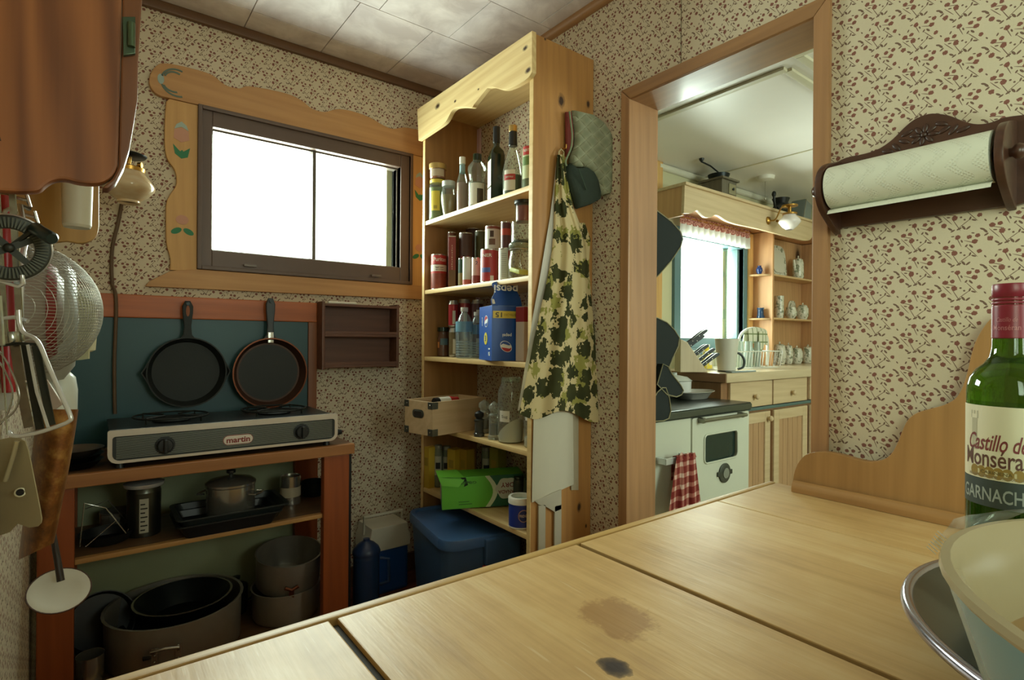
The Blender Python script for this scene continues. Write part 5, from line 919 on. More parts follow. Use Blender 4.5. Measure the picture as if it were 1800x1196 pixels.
# ---- cloths on the near side of the shelf
YS = Y0-.004
t = thing('oven_mitt', 'quilted sage green oven mitt hanging on the side of the pantry shelf', 'oven mitt', AY(1020, 200, YS))
s = NT('quilted_sage_cotton'); mp = s.mapping(s.co, rot=(0, R(45), 0), scale=(100, 100, 100)); sp = s.new('ShaderNodeSeparateXYZ'); s.put(sp.inputs[0], mp); qx = s.math('ABSOLUTE', s.math('SINE', sp.outputs[0])); qz = s.math('ABSOLUTE', s.math('SINE', sp.outputs[2])); qq = s.math('POWER', s.math('MULTIPLY', qx, qz), .4)
s.set(s.mix(qq, lin('a9aa8e'), lin('7d8068')), .9, spec=.1); s.bump(qq, .9, .008)
def pad(bm, px_pts, y, th, puff=.5):
    o = [AY(x, yy, y-.06*max(0, (x-992))/78) for x, yy in px_pts]; prism(bm, o, (0, -th, 0), th*.42); return bm
obj('mitt_body', pad(BM(), [(1000, 197), (1008, 199), (1034, 205), (1052, 218), (1063, 234), (1069, 250), (1070, 290), (1069, 327), (1064, 343), (1052, 346), (1045, 338), (1042, 322), (1034, 305), (1022, 296), (1004, 296), (997, 288), (998, 276), (1004, 258), (1005, 232), (1001, 212)], YS, .03), s.m, t)
obj('red_lining', pad(BM(), [(992, 198), (1001, 198), (1003, 215), (1005, 235), (1004, 258), (997, 274), (993, 277)], YS-.004, .012), plain('7a342e', .9, 0, .2, 60), t)
obj('binding', tube(BM(), smooth_line([AY(x, y, YS-.032) for x, y in ((1001, 196), (1003, 214), (1005.5, 235), (1004.5, 257), (999, 272), (994, 284), (996, 292))], 3), .0032, 8), plain('7d8a6c', .9), t)
t = thing('dark_oven_mitt', 'dark green oven mitt hanging beneath the quilted sage mitt', 'oven mitt', AY(1015, 330, YS)); obj('mitt_body', pad(BM(), [(994, 290), (1004, 298), (1022, 297), (1034, 305), (1042, 320), (1046, 340), (1046, 353), (1030, 362), (1008, 369), (1003, 352), (996, 336), (989, 316), (988, 300)], YS, .034), plain('2a352b', .9, 0, .2, 50, bump=.3), t); obj('seam', tube(BM(), [AY(x, y, YS-.058-.0*x) for x, y in ((1017, 297), (1024, 315), (1031, 334))], .002, 6), plain('3c4a3c', .9), t)
# leaf-print cloth
s = NT('leaf_print_cotton'); vo = s.new('ShaderNodeTexVoronoi'); base = s.mapping(s.co, scale=(1, 1, 1)); s.put(vo.inputs['Vector'], base); vo.inputs['Scale'].default_value = 16; vo.inputs['Randomness'].default_value = .75
wv = s.noise(s.co, 75, 2, .5); dd_ = s.math('ADD', vo.outputs['Distance'], s.math('MULTIPLY_ADD', wv, .9, -.45)); vo2 = s.new('ShaderNodeTexVoronoi'); s.put(vo2.inputs['Vector'], s.mapping(s.co, loc=(.3, .1, .37))); vo2.inputs['Scale'].default_value = 15
d2 = s.math('ADD', vo2.outputs['Distance'], s.math('MULTIPLY_ADD', s.noise(s.co, 66, 2), .8, -.4)); col = s.mix(s.math('LESS_THAN', d2, .40), lin('c9b78c'), lin('8f8a4a')); sepc = s.new('ShaderNodeSeparateColor'); s.put(sepc.inputs[0], vo.outputs['Color'])
leaf = s.math('MULTIPLY', s.math('LESS_THAN', dd_, .5), s.math('GREATER_THAN', sepc.outputs[0], .18)); col = s.mix(leaf, col, s.mix(s.noise(s.co, 20, 1), lin('2c3020'), lin('4a4a2c'))); s.set(col, .9, spec=.1); LEAFC = s.m
rowsd = ((272, 979, 991), (300, 977, 997), (330, 975, 1002), (365, 974, 1008), (400, 973, 1022), (440, 970, 1032), (480, 964, 1036), (540, 951, 1041), (600, 938, 1047), (660, 926, 1053), (700, 918, 1060), (727, 912, 1065))
rows = []
for (yy, xl, xr) in rowsd:
    row = []; sp_ = (yy-272)/455
    for j in range(29):
        f_ = j/28; x = xl+(xr-xl)*f_; dep = (.008+.024*sp_)*(1+math.sin(f_*15.5+sp_*1.2))*.5+.012*math.sin(f_*math.pi)
        row.append(AY(x, yy+(9*math.sin(f_*9)*sp_ if yy > 700 else 0)+(8*f_*sp_ if yy > 700 else 0), YS-.006-dep))
    rows.append(row)
t = thing('leaf_print_cloth', 'beige apron cloth printed with dark green leaves hanging on the shelf side', 'apron', AY(985, 275, YS)); obj('cloth', sheet(BM(), rows, .0015), LEAFC, t, smooth=70)
obj('white_edge', sheet(BM(), [[AY(x0, yy, YS-.004), AY(x1, yy, YS-.012)] for yy, x0, x1 in ((285, 978, 982), (340, 972, 979), (380, 967, 976), (440, 957, 970), (500, 947, 960), (560, 936, 948), (620, 927, 936), (680, 917, 923), (722, 910, 914))], .0012), plain('d8d5cb', .8), t, label='white folded-back edge of the cloth')
obj('strap_loop', tube(BM(), [AY(x, y, YS-.014) for x, y in ((984, 280), (982, 268), (986, 262), (991, 268), (989, 280))], .003, 6), plain('b9a87e', .9), t); obj('hook', tube(BM(), [(AY(986, 264, YS).x, Y0, AY(986, 264, YS).z+.004), (AY(986, 264, YS).x, Y0-.03, AY(986, 264, YS).z), (AY(986, 264, YS).x, Y0-.03, AY(986, 264, YS).z+.012)], .0022, 6), BRASS, t)
obj('trailing_ties', sheet(BM(), [[AY(x, y, YS-.012-.006*math.sin(y*.1)), AY(x+w_, y, YS-.02)] for x, y, w_ in ((1018, 392, 10), (1024, 420, 14), (1026, 450, 10), (1027, 480, 8))], .0015), LEAFC, t)
t = thing('white_dish_towel', 'plain white towel hanging behind the leaf-print cloth', 'towel', AY(970, 730, YS)); rows = []
for yy, xl, xr, yb in ((560, 940, 1006, 0), (640, 938, 1007, 0), (735, 938, 1007, 0), (800, 936.5, 1008, 0), (850, 935.5, 1008.5, -8), (884, 935, 1008.5, -32)): rows.append([AY(xl+(xr-xl)*j/10, yy+yb*j/10, YS-.003-.0025*math.sin(j*.9)) for j in range(11)])
obj('cloth', sheet(BM(), rows, .0012), plain('c3bda9', .85, 0, .05), t, smooth=70); obj('back_fold', sheet(BM(), [[AY(x, y, YS-.001) for x in (1004, 1012, 1017)] for y in (560, 740, 800, 862)], .0008), plain('b0a58c', .85), t)
t = thing('pale_strip_frame', 'pale grey strip frame standing against the shelf side below the towel', 'frame', AY(962, 980, YS)); bm = BM(); zt = [AY(x, y, YS) for x, y in ((944, 886), (955, 892), (973, 897), (985, 893))]
for x0, x1 in ((945, 957), (973, 985)):
    a, b = AY(x0, 900, YS), AY(x1, 900, YS); prism(bm, [(a.x, YS, .0), (b.x, YS, .0), (b.x, YS, a.z+.02), (a.x, YS, a.z+.02)], (0, -.006, 0), .001)
prism(bm, [AY(x, y, YS) for x, y in ((938, 880), (985, 860), (985, 895), (973, 900), (957, 890), (945, 887))], (0, -.006, 0), .001); obj('strip', bm, plain('b5ae9c', .7), t)
# ------------------------------------------------------------------ counter with wide boards
CZ = .71
CR0 = Vector((.66, .3, 0)); CK = [(*(AZ(1080, 1173, CZ)), .016)]
def cboard(k, knots): return wood('counter_board_%d' % k, 'b58a4d', 'dcb878', 1, .30, .8, knots, ring=.35, bump=.05, coat=.25)
t = thing('plank_counter', 'varnished counter of wide pine boards with dark joints in the foreground', 'counter', (.66, .3, 0))
edges = ((-.1, .2405), (.2515, .678), (.6885, 1.1195), (1.1228, 1.388))
for i, (a, b) in enumerate(edges):
    m = s = NT('counter_board_%d' % i)
    y_ = s.mapping(s.co, loc=(i*.7, i*1.3, 0), scale=(34, 1.7, 20)); n1 = s.noise(y_, 1, 4, .6, .4); n2 = s.noise(s.mapping(s.co, scale=(160, 6, 60)), 1, 2); n3 = s.noise(s.co, 4.5, 4, .6)
    f = s.math('ADD', s.math('MULTIPLY', n1, .5), s.math('MULTIPLY_ADD', n3, .55, s.math('MULTIPLY', n2, .16)))
    col = s.ramp(f, [(.34, 'e2c894'), (.6, 'd0ab72'), (.9, 'a57c48')])
    for (x, y, zz, r) in CK:
        if a < x < b:
            L = s.vm('LENGTH', s.mapping(s.vm('SUBTRACT', s.co, (x-CR0.x, y-CR0.y, zz)), scale=(1/r, .75/r, 1/r))); L = s.math('ADD', L, s.math('MULTIPLY_ADD', s.noise(s.co, 90, 2), .6, -.3))
            col = s.mix(s.ramp(L, [(.5, 1.0), (.8, .85), (1.0, .4), (1.7, 0.0)]), col, lin('2e1f1c'))
    if i == 1:
        p = AZ(1085, 1085, CZ); L = s.vm('LENGTH', s.mapping(s.vm('SUBTRACT', s.co, tuple(p-CR0)), scale=(18, 14, 1))); L = s.math('ADD', L, s.math('MULTIPLY_ADD', s.noise(s.co, 22, 4, .7), 1.6, -.8)); col = s.mix(s.ramp(L, [(.55, .55), (.8, 0.0)]), col, lin('8a5a26'))
    scr = s.noise(s.mapping(s.co, loc=(3*i, 0, 0), scale=(150, 9, 1)), 1, 2, .5); col = s.mix(s.ramp(scr, [(.68, 0.0), (.74, .35)]), col, lin('e8d9b0'))
    mt = s.set(col, s.math('MULTIPLY_ADD', n3, .2, .36), Coat_Weight=.14, Coat_Roughness=.36); s.bump(s.math('ADD', s.math('MULTIPLY', s.noise(s.mapping(s.co, scale=(60, 14, 1)), 1, 3), 1), s.math('MULTIPLY', n2, .5)), .16, .004)
    obj('board', box(BM(), a, b, -.35, .694, CZ-.028, CZ, .0018), mt, t)
obj('joint_filler', box(BM(), -.09, 1.385, -.34, .69, CZ-.05, CZ-.007), plain('2a2416', .8), t)
obj('edge_strip', box(BM(), -.1, 1.388, .697, .712, CZ-.05, CZ+.001, .002), wood('counter_edge_strip', '8f6a3a', 'c9a566', 0, .42), t)
obj('base_panel', box(BM(), -.08, 1.388, .64, .66, 0, CZ-.05), CYEL, t); obj('end_leg', box(BM(), -.08, -.02, -.34, -.28, 0, CZ-.05), CYEL, t); obj('end_leg', box(BM(), 1.3, 1.36, -.34, -.28, 0, CZ-.05), CYEL, t)
# scrolled end board with its moulding
SW = wood('scroll_board_wood', '7f592f', 'ab7f4c', 2, .5, spots=0); xs = 1.352
t = thing('scrolled_end_board', 'wooden end board with a stepped scroll outline against the papered wall', 'board', (1.365, .35, CZ))
up_ = smooth_line([AX(x, y, xs) for x, y in ((1393, 848), (1397, 828), (1405, 811), (1418, 799), (1436, 795), (1460, 796), (1485, 802), (1510, 809), (1532, 812), (1550, 809), (1565, 800), (1577, 780), (1586, 757), (1596, 738), (1612, 726), (1635, 719), (1660, 712), (1680, 700), (1692, 680), (1700, 655), (1706, 628), (1714, 602), (1727, 578), (1742, 560), (1760, 550), (1790, 548), (1830, 560))], 3)
low = [AX(1830, 985, xs), AX(1393, 868, xs)]
lo = [Vector((xs, up_[-1].y, CZ+.0008)), Vector((xs, up_[0].y, CZ+.0008))]
obj('scroll_panel', prism(BM(), up_+lo, (.02, 0, 0), .0015), SW, t)
bm = BM(); yA, yB = up_[-1].y, AX(1392, 855, 1.335).y; prof = [(0, 0), (0, .020), (-.006, .026), (-.012, .024), (-.017, .017), (-.019, .009), (-.019, 0)]
prism(bm, [(xs-.001+p, yB, CZ+.0008+q) for p, q in prof], (0, yA-yB, 0)); obj('moulding', bm, wood('scroll_moulding_wood', '7d5830', 'ab7f4c', 1, .45), t)
# wine bottle
d = .59; wb = D(1776, 700, d); kk = d/FPX*.745; rb = 81*kk; zt = D(1777, 499, d).z; zof = lambda y: D(1776, y, d).z
c = Vector((wb.x, wb.y, zt-.30)); t = thing('wine_bottle', 'green glass wine bottle with a red cap and cream label', 'bottle', c)
s = NT('green_bottle_glass'); s.set(lin('4f7a1c'), .03, 0, None, Transmission_Weight=.82, IOR=1.45); WG = s.m
rn = 34*kk; H_ = lambda y: zof(y)-c.z
obj('glass_body', lathe(BM(), [(0, .002), (rb*.9, 0), (rb, .006), (rb, H_(690)), (rb*.985, H_(680)), (rb*.93, H_(665)), (rb*.78, H_(650)), (rb*.6, H_(640)), (rb*.48, H_(628)), (rn*1.02, H_(612)), (rn*.98, H_(520)), (0, H_(519))], 48, c, cap=False), WG, t)
obj('wine', lathe(BM(), [(0, .006), (rb*.93, .008), (rb*.93, H_(712)), (0, H_(712))], 32, c, cap=False), plain('16100c', .2), t)
RC = plain('7f1f2f', .35, 0, .05); pf = [(rn*1.0, H_(596)), (rn*1.03, H_(594)), (rn*1.03, H_(540))]
for y in (536, 530, 524): pf += [(rn*1.03, H_(y+1.5)), (rn*.97, H_(y)), (rn*1.03, H_(y-1.5))]
pf += [(rn*1.03, H_(503)), (rn*.98, H_(499.5)), (0, H_(499))]; obj('cap', lathe(BM(), pf, 40, c, cap=False), RC, t)
LB = plain('d8cfb0', .55, 0, .05, 12); obj('paper_label', lathe(BM(), [(rb*1.004, H_(838)), (rb*1.006, H_(836)), (rb*1.006, H_(713)), (rb*1.004, H_(712))], 48, c, cap=False), LB, t); obj('lower_label', lathe(BM(), [(rb*1.004, H_(885)), (rb*1.006, H_(883)), (rb*1.006, H_(838.5))], 48, c, cap=False), plain('39423c', .5), t)
fa = face(c); AR = lambda px: math.asin(max(-1, min(1, (px-1776)/82)))
def wl(txt, px, y, size, w, m, sh=0, rr=1.012, nm='label_lettering'): obj(nm, letter(BM(), txt, on_can(c, rb*rr, fa+ (px-1777)/82*1.0, c.z+H_(y)), size*d/FPX, w*kk if w else None, sh, .012), m, t, smooth=0)
MAR = plain('7a3230', .5); wl('Castillo de', 1777-30, 776, 40, 118, MAR, .35); wl('Monséran', 1777-29, 803, 42, 136, plain('5f3a2c', .5)); wl('PRODUIT D’ESPAGNE · PRODUCT OF SPAIN', 1777-20, 833, 7, 130, plain('8a7a5c', .5)); wl('GARNACHA', 1777-31, 865, 32, 150, plain('9aa096', .5))
obj('cap_lettering', letter(BM(), 'Monséran', on_can(c, rn*1.05, fa-.25, c.z+H_(577)), 13*d/FPX, 54*kk, 0, .01), plain('b06a6c', .4), t, smooth=0); obj('cap_lettering', letter(BM(), 'Castillo de', on_can(c, rn*1.05, fa-.25, c.z+H_(563)), 11*d/FPX, 40*kk, .3), plain('b06a6c', .4), t, smooth=0)
bm = BM(); f2 = on_can(c, rb*1.010, fa, c.z)
for px_ in (1714, 1726, 1740, 1756, 1772, 1792):
    x = rb*AR(px_); o = bm.verts.new(f2(x, H_(826)))
    for rr_ in (10.5*kk,):
        V = [bm.verts.new(f2(x+rr_*math.cos(a), H_(826)+rr_*1.3*math.sin(a))) for a in [2*math.pi*i/20 for i in range(20)]]; [bm.faces.new((o, V[i], V[(i+1) % 20])) for i in range(20)]
obj('medal_print', bm, plain('9a7d3c', .45, .2), t); bm = BM(); f3 = on_can(c, rb*1.013, fa, c.z); sheet(bm, [[f3(rb*(u/82), H_(830)) for u in (-62, -42, -24, -6, 12)], [f3(rb*(u/82), H_(822)) for u in (-62, -42, -24, -6, 12)]]); obj('ribbon_print', bm, plain('cbbf94', .5), t); wl('CARIÑENA', 1777-25, 826, 8, 60, plain('6a5a30', .5), 0, 1.016)
bm = BM(); f4 = on_can(c, rb*1.009, fa, c.z); x0 = rb*AR(1713)
for (a, b, u, v) in ((-7, 7, 735, 790), (-10, 10, 728, 735), (-10, -6, 722, 728), (-2, 2, 722, 728), (6, 10, 722, 728)): sheet(bm, [[f4(x0+a*kk, H_(v)), f4(x0+b*kk, H_(v))], [f4(x0+a*kk, H_(u)), f4(x0+b*kk, H_(u))]])
obj('tower_print', bm, plain('b5ad90', .55), t)
RISER = c.copy()
# enamel basin and shallow round pan
ZB = .835; tb = .11; bc = Vector((.355*tb/.1, -.06*tb/.1, EYE.z-tb)); br = .1467*tb/.1
t = thing('enamel_basin', 'deep enamel basin, cream inside and blue outside, at the near corner of the counter', 'bowl', (bc.x, bc.y, ZB)); hb = bc.z-ZB
s = NT('cream_enamel'); CE = s.set(s.mix(s.noise(s.co, 7, 3), lin('ab9d7e'), lin('9c8c6a')), .2); BLE = plain('5f8790', .2, 0, .08, 8)
outp = [(0, .001), (br*.6, .001), (br*.7, .01), (br*.86, hb*.42), (br*.95, hb*.8), (br*.975, hb-.012), (br*.985, hb-.006)]
obj('outer_shell', lathe(BM(), outp, 64, (bc.x, bc.y, ZB), cap=False), BLE, t); obj('inner_shell', lathe(BM(), [(br*.985, hb-.006), (br, hb-.003), (br*.995, hb), (br*.97, hb+.0005), (br*.945, hb-.004), (br*.90, hb*.78), (br*.87, hb*.62)], 64, (bc.x, bc.y, ZB), cap=False), CE, t); obj('brown_inside', lathe(BM(), [(br*.87, hb*.62), (br*.82, hb*.42), (br*.66, .016), (0, .012)], 64, (bc.x, bc.y, ZB), cap=False), plain('8d7148', .3, 0, .12, 9), t)  # inside of the basin turns browner below the upper band
tp = .28; pc = Vector((.288*tp/.1, -.013*tp/.1, EYE.z-tp)); pr = .0959*tp/.1
t = thing('round_grey_pan', 'wide shallow dark grey pan with a shiny rolled rim beside the basin', 'pan', (pc.x, pc.y, CZ)); hp = pc.z-CZ; GP = plain('4b4b40', .3, .1, .15, 12)
obj('pan_body', lathe(BM(), [(0, .001), (.1, .001), (.112, .004), (pr*.74, hp*.55), (pr*.975, hp-.003), (pr*.97, hp-.002), (pr*.72, hp*.55+.005), (.11, .008), (0, .005)], 72, (pc.x, pc.y, CZ), cap=False), GP, t)
obj('rolled_rim', tube(BM(), [(pc.x+pr*.984*math.cos(a), pc.y+pr*.984*math.sin(a), pc.z-.005) for a in [2*math.pi*i/96 for i in range(96)]], .0065, 8, True), plain('a9a6b4', .18, .9, .05), t)
t = thing('dark_tin', 'dark tin standing in the grey pan under the wine bottle', 'tin', (RISER.x, RISER.y, CZ+.05)); obj('tin_body', lathe(BM(), [(0, CZ+.052), (.024, CZ+.052), (.024, RISER.z-.001), (0, RISER.z-.001)], 24, (RISER.x, RISER.y, 0), cap=False), plain('33352f', .4, .4), t)
t = thing('upturned_pot', 'upturned dark pot under the enamel basin', 'pot', (bc.x, bc.y, CZ)); obj('pot_body', lathe(BM(), [(.065, 0), (.062, .004), (.058, ZB-CZ-.004), (.05, ZB-CZ-.0005), (0, ZB-CZ-.0005)], 28, (bc.x, bc.y, CZ+.0004), cap=False), DARKMET, t)
# scrap of clear wrap on the basin
s = glass('f2f4ee', .2, .08, 'clear_film'); dq = .36; P0 = [[(1640, 955), (1655, 972), (1668, 985)], [(1652, 942), (1668, 950), (1690, 958)], [(1664, 930), (1690, 930), (1720, 935)], [(1676, 913), (1710, 914), (1760, 918)], [(1700, 906), (1750, 902), (1800, 902)], [(1730, 903), (1770, 897), (1815, 895)]]
rows = [[D(x, y, dq+.01*math.sin(i*1.7+j*2)) for j, (x, y) in enumerate(r)] for i, r in enumerate(P0)]; rows = [smooth_line(r, 3) for r in rows]
t = thing('clear_wrap', 'crinkled scrap of clear plastic wrap lying over the basin rim', 'plastic wrap', D(1660, 960, dq)); obj('film', sheet(BM(), rows, 0), s, t)
bm = BM(); e0, e1 = Vector((1628, 958)), Vector((1648, 932))
for i in range(7): a = D(1629+i*3.2, 961-i*4.5, dq); b = D(1645+i*3.2, 975-i*4.5, dq); tube(bm, [a, b], .0003, 4)
obj('sealed_edge', bm, glass('ffffff', .45, .2), t)
# paper towel holder
HW = wood('dark_walnut_holder', '2a1810', '4f3022', 1, .35, coat=.2)
t = thing('paper_towel_holder', 'dark carved wooden paper towel holder on the papered wall', 'holder', (XR, .4, 1.35))
top = smooth_line([AX(x, y, XR) for x, y in ((1470, 290), (1492, 279), (1525, 272), (1550, 263), (1573, 247), (1592, 228), (1612, 212), (1636, 203), (1655, 203), (1675, 207), (1700, 217), (1722, 221), (1745, 218), (1770, 209), (1810, 204))], 3)
o = top+[AX(x, y, XR) for x, y in ((1812, 356), (1790, 362), (1482, 402), (1476, 392), (1462, 350))]
obj('backboard', prism(BM(), o, (-.014, 0, 0), .002), HW, t)
ry, rz = .555, 1.415; A_ = AX(1461, 333, 1.325); B_ = AX(1752, 272, 1.325); zc = (A_.z+B_.z)/2; rr = .047
def arm(y, th, nm):
    o = [(XR-.013, y, zc+.075), (XR-.05, y, zc+.066), (XR-.09, y, zc+.052), (XR-.117, y, zc+.022), (XR-.12, y, zc-.018), (XR-.1, y, zc-.05), (XR-.06, y, zc-.075), (XR-.03, y, zc-.09), (XR-.013, y, zc-.095)]
    return obj(nm, prism(BM(), smooth_line(o, 3), (0, th, 0), .003), HW, t)
a1 = arm(A_.y+.003, .014, 'end_arm'); a2 = arm(B_.y-.018, .014, 'end_arm')
kb = obj('knob', lathe(BM(), [(0, -.01), (.008, -.01), (.008, .004), (.013, .008), (.0145, .014), (.011, .021), (0, .024)], 20, (1.325, A_.y+.017, zc), (0, 1, 0)), HW, t); obj('knob', lathe(BM(), [(.0, -.01), (.008, -.01), (.008, .004), (.013, .008), (.0145, .014), (.011, .021), (0, .024)], 20, (1.325, B_.y-.018, zc), (0, -1, 0)), HW, t)
obj('spindle', lathe(BM(), [(.008, B_.y-.02), (.008, A_.y+.01)], 12, (1.325, 0, zc), (0, 1, 0)), HW, t)
xc_ = XR-.0142; CVD = plain('3f261b', .4); bm = BM(); cf = AX(1624, 237, xc_)
for a in range(8):
    e = R(a*45+10); blob(bm, (xc_, cf.y+.016*math.cos(e), cf.z+.013*math.sin(e)), .003, .0105, .005, 2, Matrix.Rotation(e, 3, 'X'))
blob(bm, (xc_-.001, cf.y, cf.z), .004, .006, .006, 2); obj('carved_flower', bm, CVD, t)
bm = BM()
for dx, dy, e in ((.035, -.004, .5), (.05, -.012, .9), (.066, -.017, .3), (-.035, 0, -.5), (-.05, -.004, -.9), (-.066, -.008, -.3), (.03, .012, -.4), (-.03, .014, .4)): blob(bm, (xc_, cf.y+dx, cf.z+dy), .0028, .012, .005, 2, Matrix.Rotation(e, 3, 'X'))
obj('carved_leaves', bm, CVD, t)
s = NT('embossed_paper'); sp = s.new('ShaderNodeSeparateXYZ'); s.put(sp.inputs[0], s.co); ang_ = s.math('ARCTAN2', s.math('SUBTRACT', sp.outputs[2], 0.0), sp.outputs[0]); u = s.math('MULTIPLY', sp.outputs[1], 1/.0052); v = s.math('MULTIPLY', ang_, .047/.0052)
dots = s.math('MULTIPLY', s.math('ABSOLUTE', s.math('SINE', s.math('MULTIPLY', s.math('ADD', u, v), 2.2))), s.math('ABSOLUTE', s.math('SINE', s.math('MULTIPLY', s.math('SUBTRACT', u, v), 2.2)))); cell = s.math('ABSOLUTE', s.math('SINE', s.math('MULTIPLY', s.math('ADD', u, s.math('MULTIPLY', s.math('SINE', s.math('MULTIPLY', v, .55)), 2.2)), .42)))
hgt = s.math('MULTIPLY', s.math('POWER', dots, 3), s.math('GREATER_THAN', cell, .72)); s.set(lin('dcdccb'), .9, spec=.1); s.bump(hgt, .5, .003); PT = s.m
ya, yb = A_.y-.002, B_.y+.003; tr = thing('paper_towel_roll', 'white embossed paper towel roll with a loose end on the dark holder', 'paper towel', (1.325, (ya+yb)/2, zc)); bm = BM(); lathe(bm, [(.02, yb), (rr, yb), (rr, ya), (.02, ya)], 48, (1.325, 0, zc), (0, 1, 0), cap=False)
q = obj('roll', bm, PT, tr); obj('core', lathe(BM(), [(.0205, yb+.001), (.019, yb+.001), (.019, ya-.001), (.0205, ya-.001)], 24, (1.325, 0, zc), (0, 1, 0), cap=False), plain('a58a62', .8), tr)
rows = []
for i in range(7):
    a = R(-130+i*6); rows.append([Vector((1.325+(rr+.0006)*math.cos(a), y, zc+(rr+.0006)*math.sin(a))) for y in (ya, (ya+yb)/2, yb)])
rows = rows[::-1]; rows = [[Vector((1.325-.0+.01, y, zc-rr-.0004)) for y in (ya, (ya+yb)/2, yb)], [Vector((1.315, y, zc-rr-.002)) for y in (ya, (ya+yb)/2, yb)], [Vector((1.305, y, zc-rr-.007)) for y in (ya, (ya+yb)/2, yb)], [Vector((1.3, y, zc-rr-.015)) for y in (ya, (ya+yb)/2, yb)]]
obj('loose_end', sheet(BM(), rows, .0008), PT, tr)
# ------------------------------------------------------------------ kitchen beyond the doorway
KC = .915
BEAD = wood('pale_beadboard', '9a7050', 'c39c74', 2, .5, spots=0); KPINE = wood('pale_kitchen_pine', 'b89a70', 'd8c09a', 0, .5); KPZ = wood('kitchen_cupboard_pine', 'a5794c', 'cfa274', 2, .5, spots=2.0)
# cookstove
ENM = plain('d5d8c6', .22, 0, .03, 6); SYF = 1.30; sx0, sx1, szt = 1.60, 2.338, .80
t = thing('enamel_cookstove', 'white enamel cookstove with a glass oven window beyond the doorway', 'stove', (1.97, 1.56, 0))
obj('body', box(BM(), sx0, sx1-.004, SYF+.012, 1.80, .1, szt-.035, .004), ENM, t); obj('plinth', box(BM(), sx0+.02, sx1-.02, SYF+.05, 1.78, 0, .1, .003), BLACK, t)
obj('cooktop', box(BM(), sx0-.01, sx1+.004, SYF-.012, 1.81, szt-.036, szt+.0, .005), plain('3f4540', .28, .6, .2, 14), t); obj('cooktop_edge', box(BM(), sx0-.008, sx1+.002, SYF-.016, SYF-.011, szt-.03, szt-.006, .002), plain('6b716a', .3, .8, .15, 40), t)
xd = 1.909; bm = BM(); obj('firebox_panel', box(BM(), sx0, xd-.004, SYF, SYF+.014, .12, szt-.038, .003), ENM, t)
gx0, gx1, gz0, gz1 = AY(1236, 790, SYF).x, AY(1294, 790, SYF).x, AY(1265, 809, SYF).z, AY(1265, 760, SYF).z
dz0 = AY(1290, 872, SYF).z; dxa, dxb = xd, sx1-.002
ou = roundrect(dxa, dxb, dz0, szt-.04, .008); inn = roundrect(gx0, gx1, gz0, gz1, .02)
bm = BM(); A = [bm.verts.new((x, SYF-.004, z)) for x, z in ou]; B = [bm.verts.new((x, SYF-.004, z)) for x, z in inn]; C2 = [bm.verts.new((x, SYF+.012, z)) for x, z in ou]; E2 = [bm.verts.new((x, SYF+.010, z)) for x, z in inn]
for P, Q2 in ((A, B), (C2, A), (B, E2)):
    for k in range(len(P)): bm.faces.new((P[k], P[(k+1) % len(P)], Q2[(k+1) % len(P)], Q2[k]))
dor = obj('oven_door', bm, ENM, t, smooth=30); obj('door_glass', prism(BM(), [(x, SYF+.004, z) for x, z in inn], (0, .004, 0)), plain('2c3a34', .08, 0, .2, 6), dor)
bm = BM(); A = [(x, SYF-.006, z) for x, z in inn]; tube(bm, A, .004, 8, True); obj('window_bead', bm, ENM, dor)
h0, h1 = AY(1236, 743, SYF-.03), AY(1312, 727, SYF-.03); bm = BM(); tube(bm, [(h0.x, SYF-.03, (h0.z+h1.z)/2), (h1.x, SYF-.03, (h0.z+h1.z)/2)], .008, 8); zz = (h0.z+h1.z)/2
for x in (h0.x+.01, h1.x-.02): box(bm, x-.008, x+.008, SYF-.03, SYF-.004, zz-.011, zz+.011, .002)
obj('door_handle', bm, plain('8d8b7c', .3, .8), dor)
c = AY(1271, 831, SYF); g_ = obj('heat_gauge', lathe(BM(), [(0, 0), (.04, 0), (.042, .006), (.03, .01), (0, .01)], 24, (c.x, SYF-.004, c.z), (0, -1, 0)), plain('5b5f58', .35, .7), dor); obj('gauge_face', lathe(BM(), [(0, 0), (.022, 0), (.022, .002), (0, .002)], 20, (c.x, SYF-.0142, c.z), (0, -1, 0)), plain('8a8d80', .3), g_); obj('gauge_latch', box(BM(), c.x-.055, c.x+.055, SYF-.012, SYF-.005, c.z-.01, c.z+.01, .003), plain('5b5f58', .35, .7), g_)
obj('lower_rail', box(BM(), xd, sx1-.002, SYF+.004, SYF+.014, dz0-.03, dz0-.008, .003), plain('6a6f66', .3, .7), t); obj('drawer_front', box(BM(), xd, sx1-.002, SYF-.002, SYF+.014, .13, dz0-.036, .004), ENM, t)
a, b = AY(1169, 813, SYF-.04), AY(1212, 803, SYF-.04); bm = BM(); zz = a.z; box(bm, a.x, b.x, SYF-.045, SYF-.037, zz-.012, zz+.012, .002); box(bm, a.x, a.x+.012, SYF-.04, SYF, zz-.012, zz+.012, .002); box(bm, b.x-.012, b.x, SYF-.04, SYF, zz-.012, zz+.012, .002); obj('towel_bar', bm, CHROME, t)
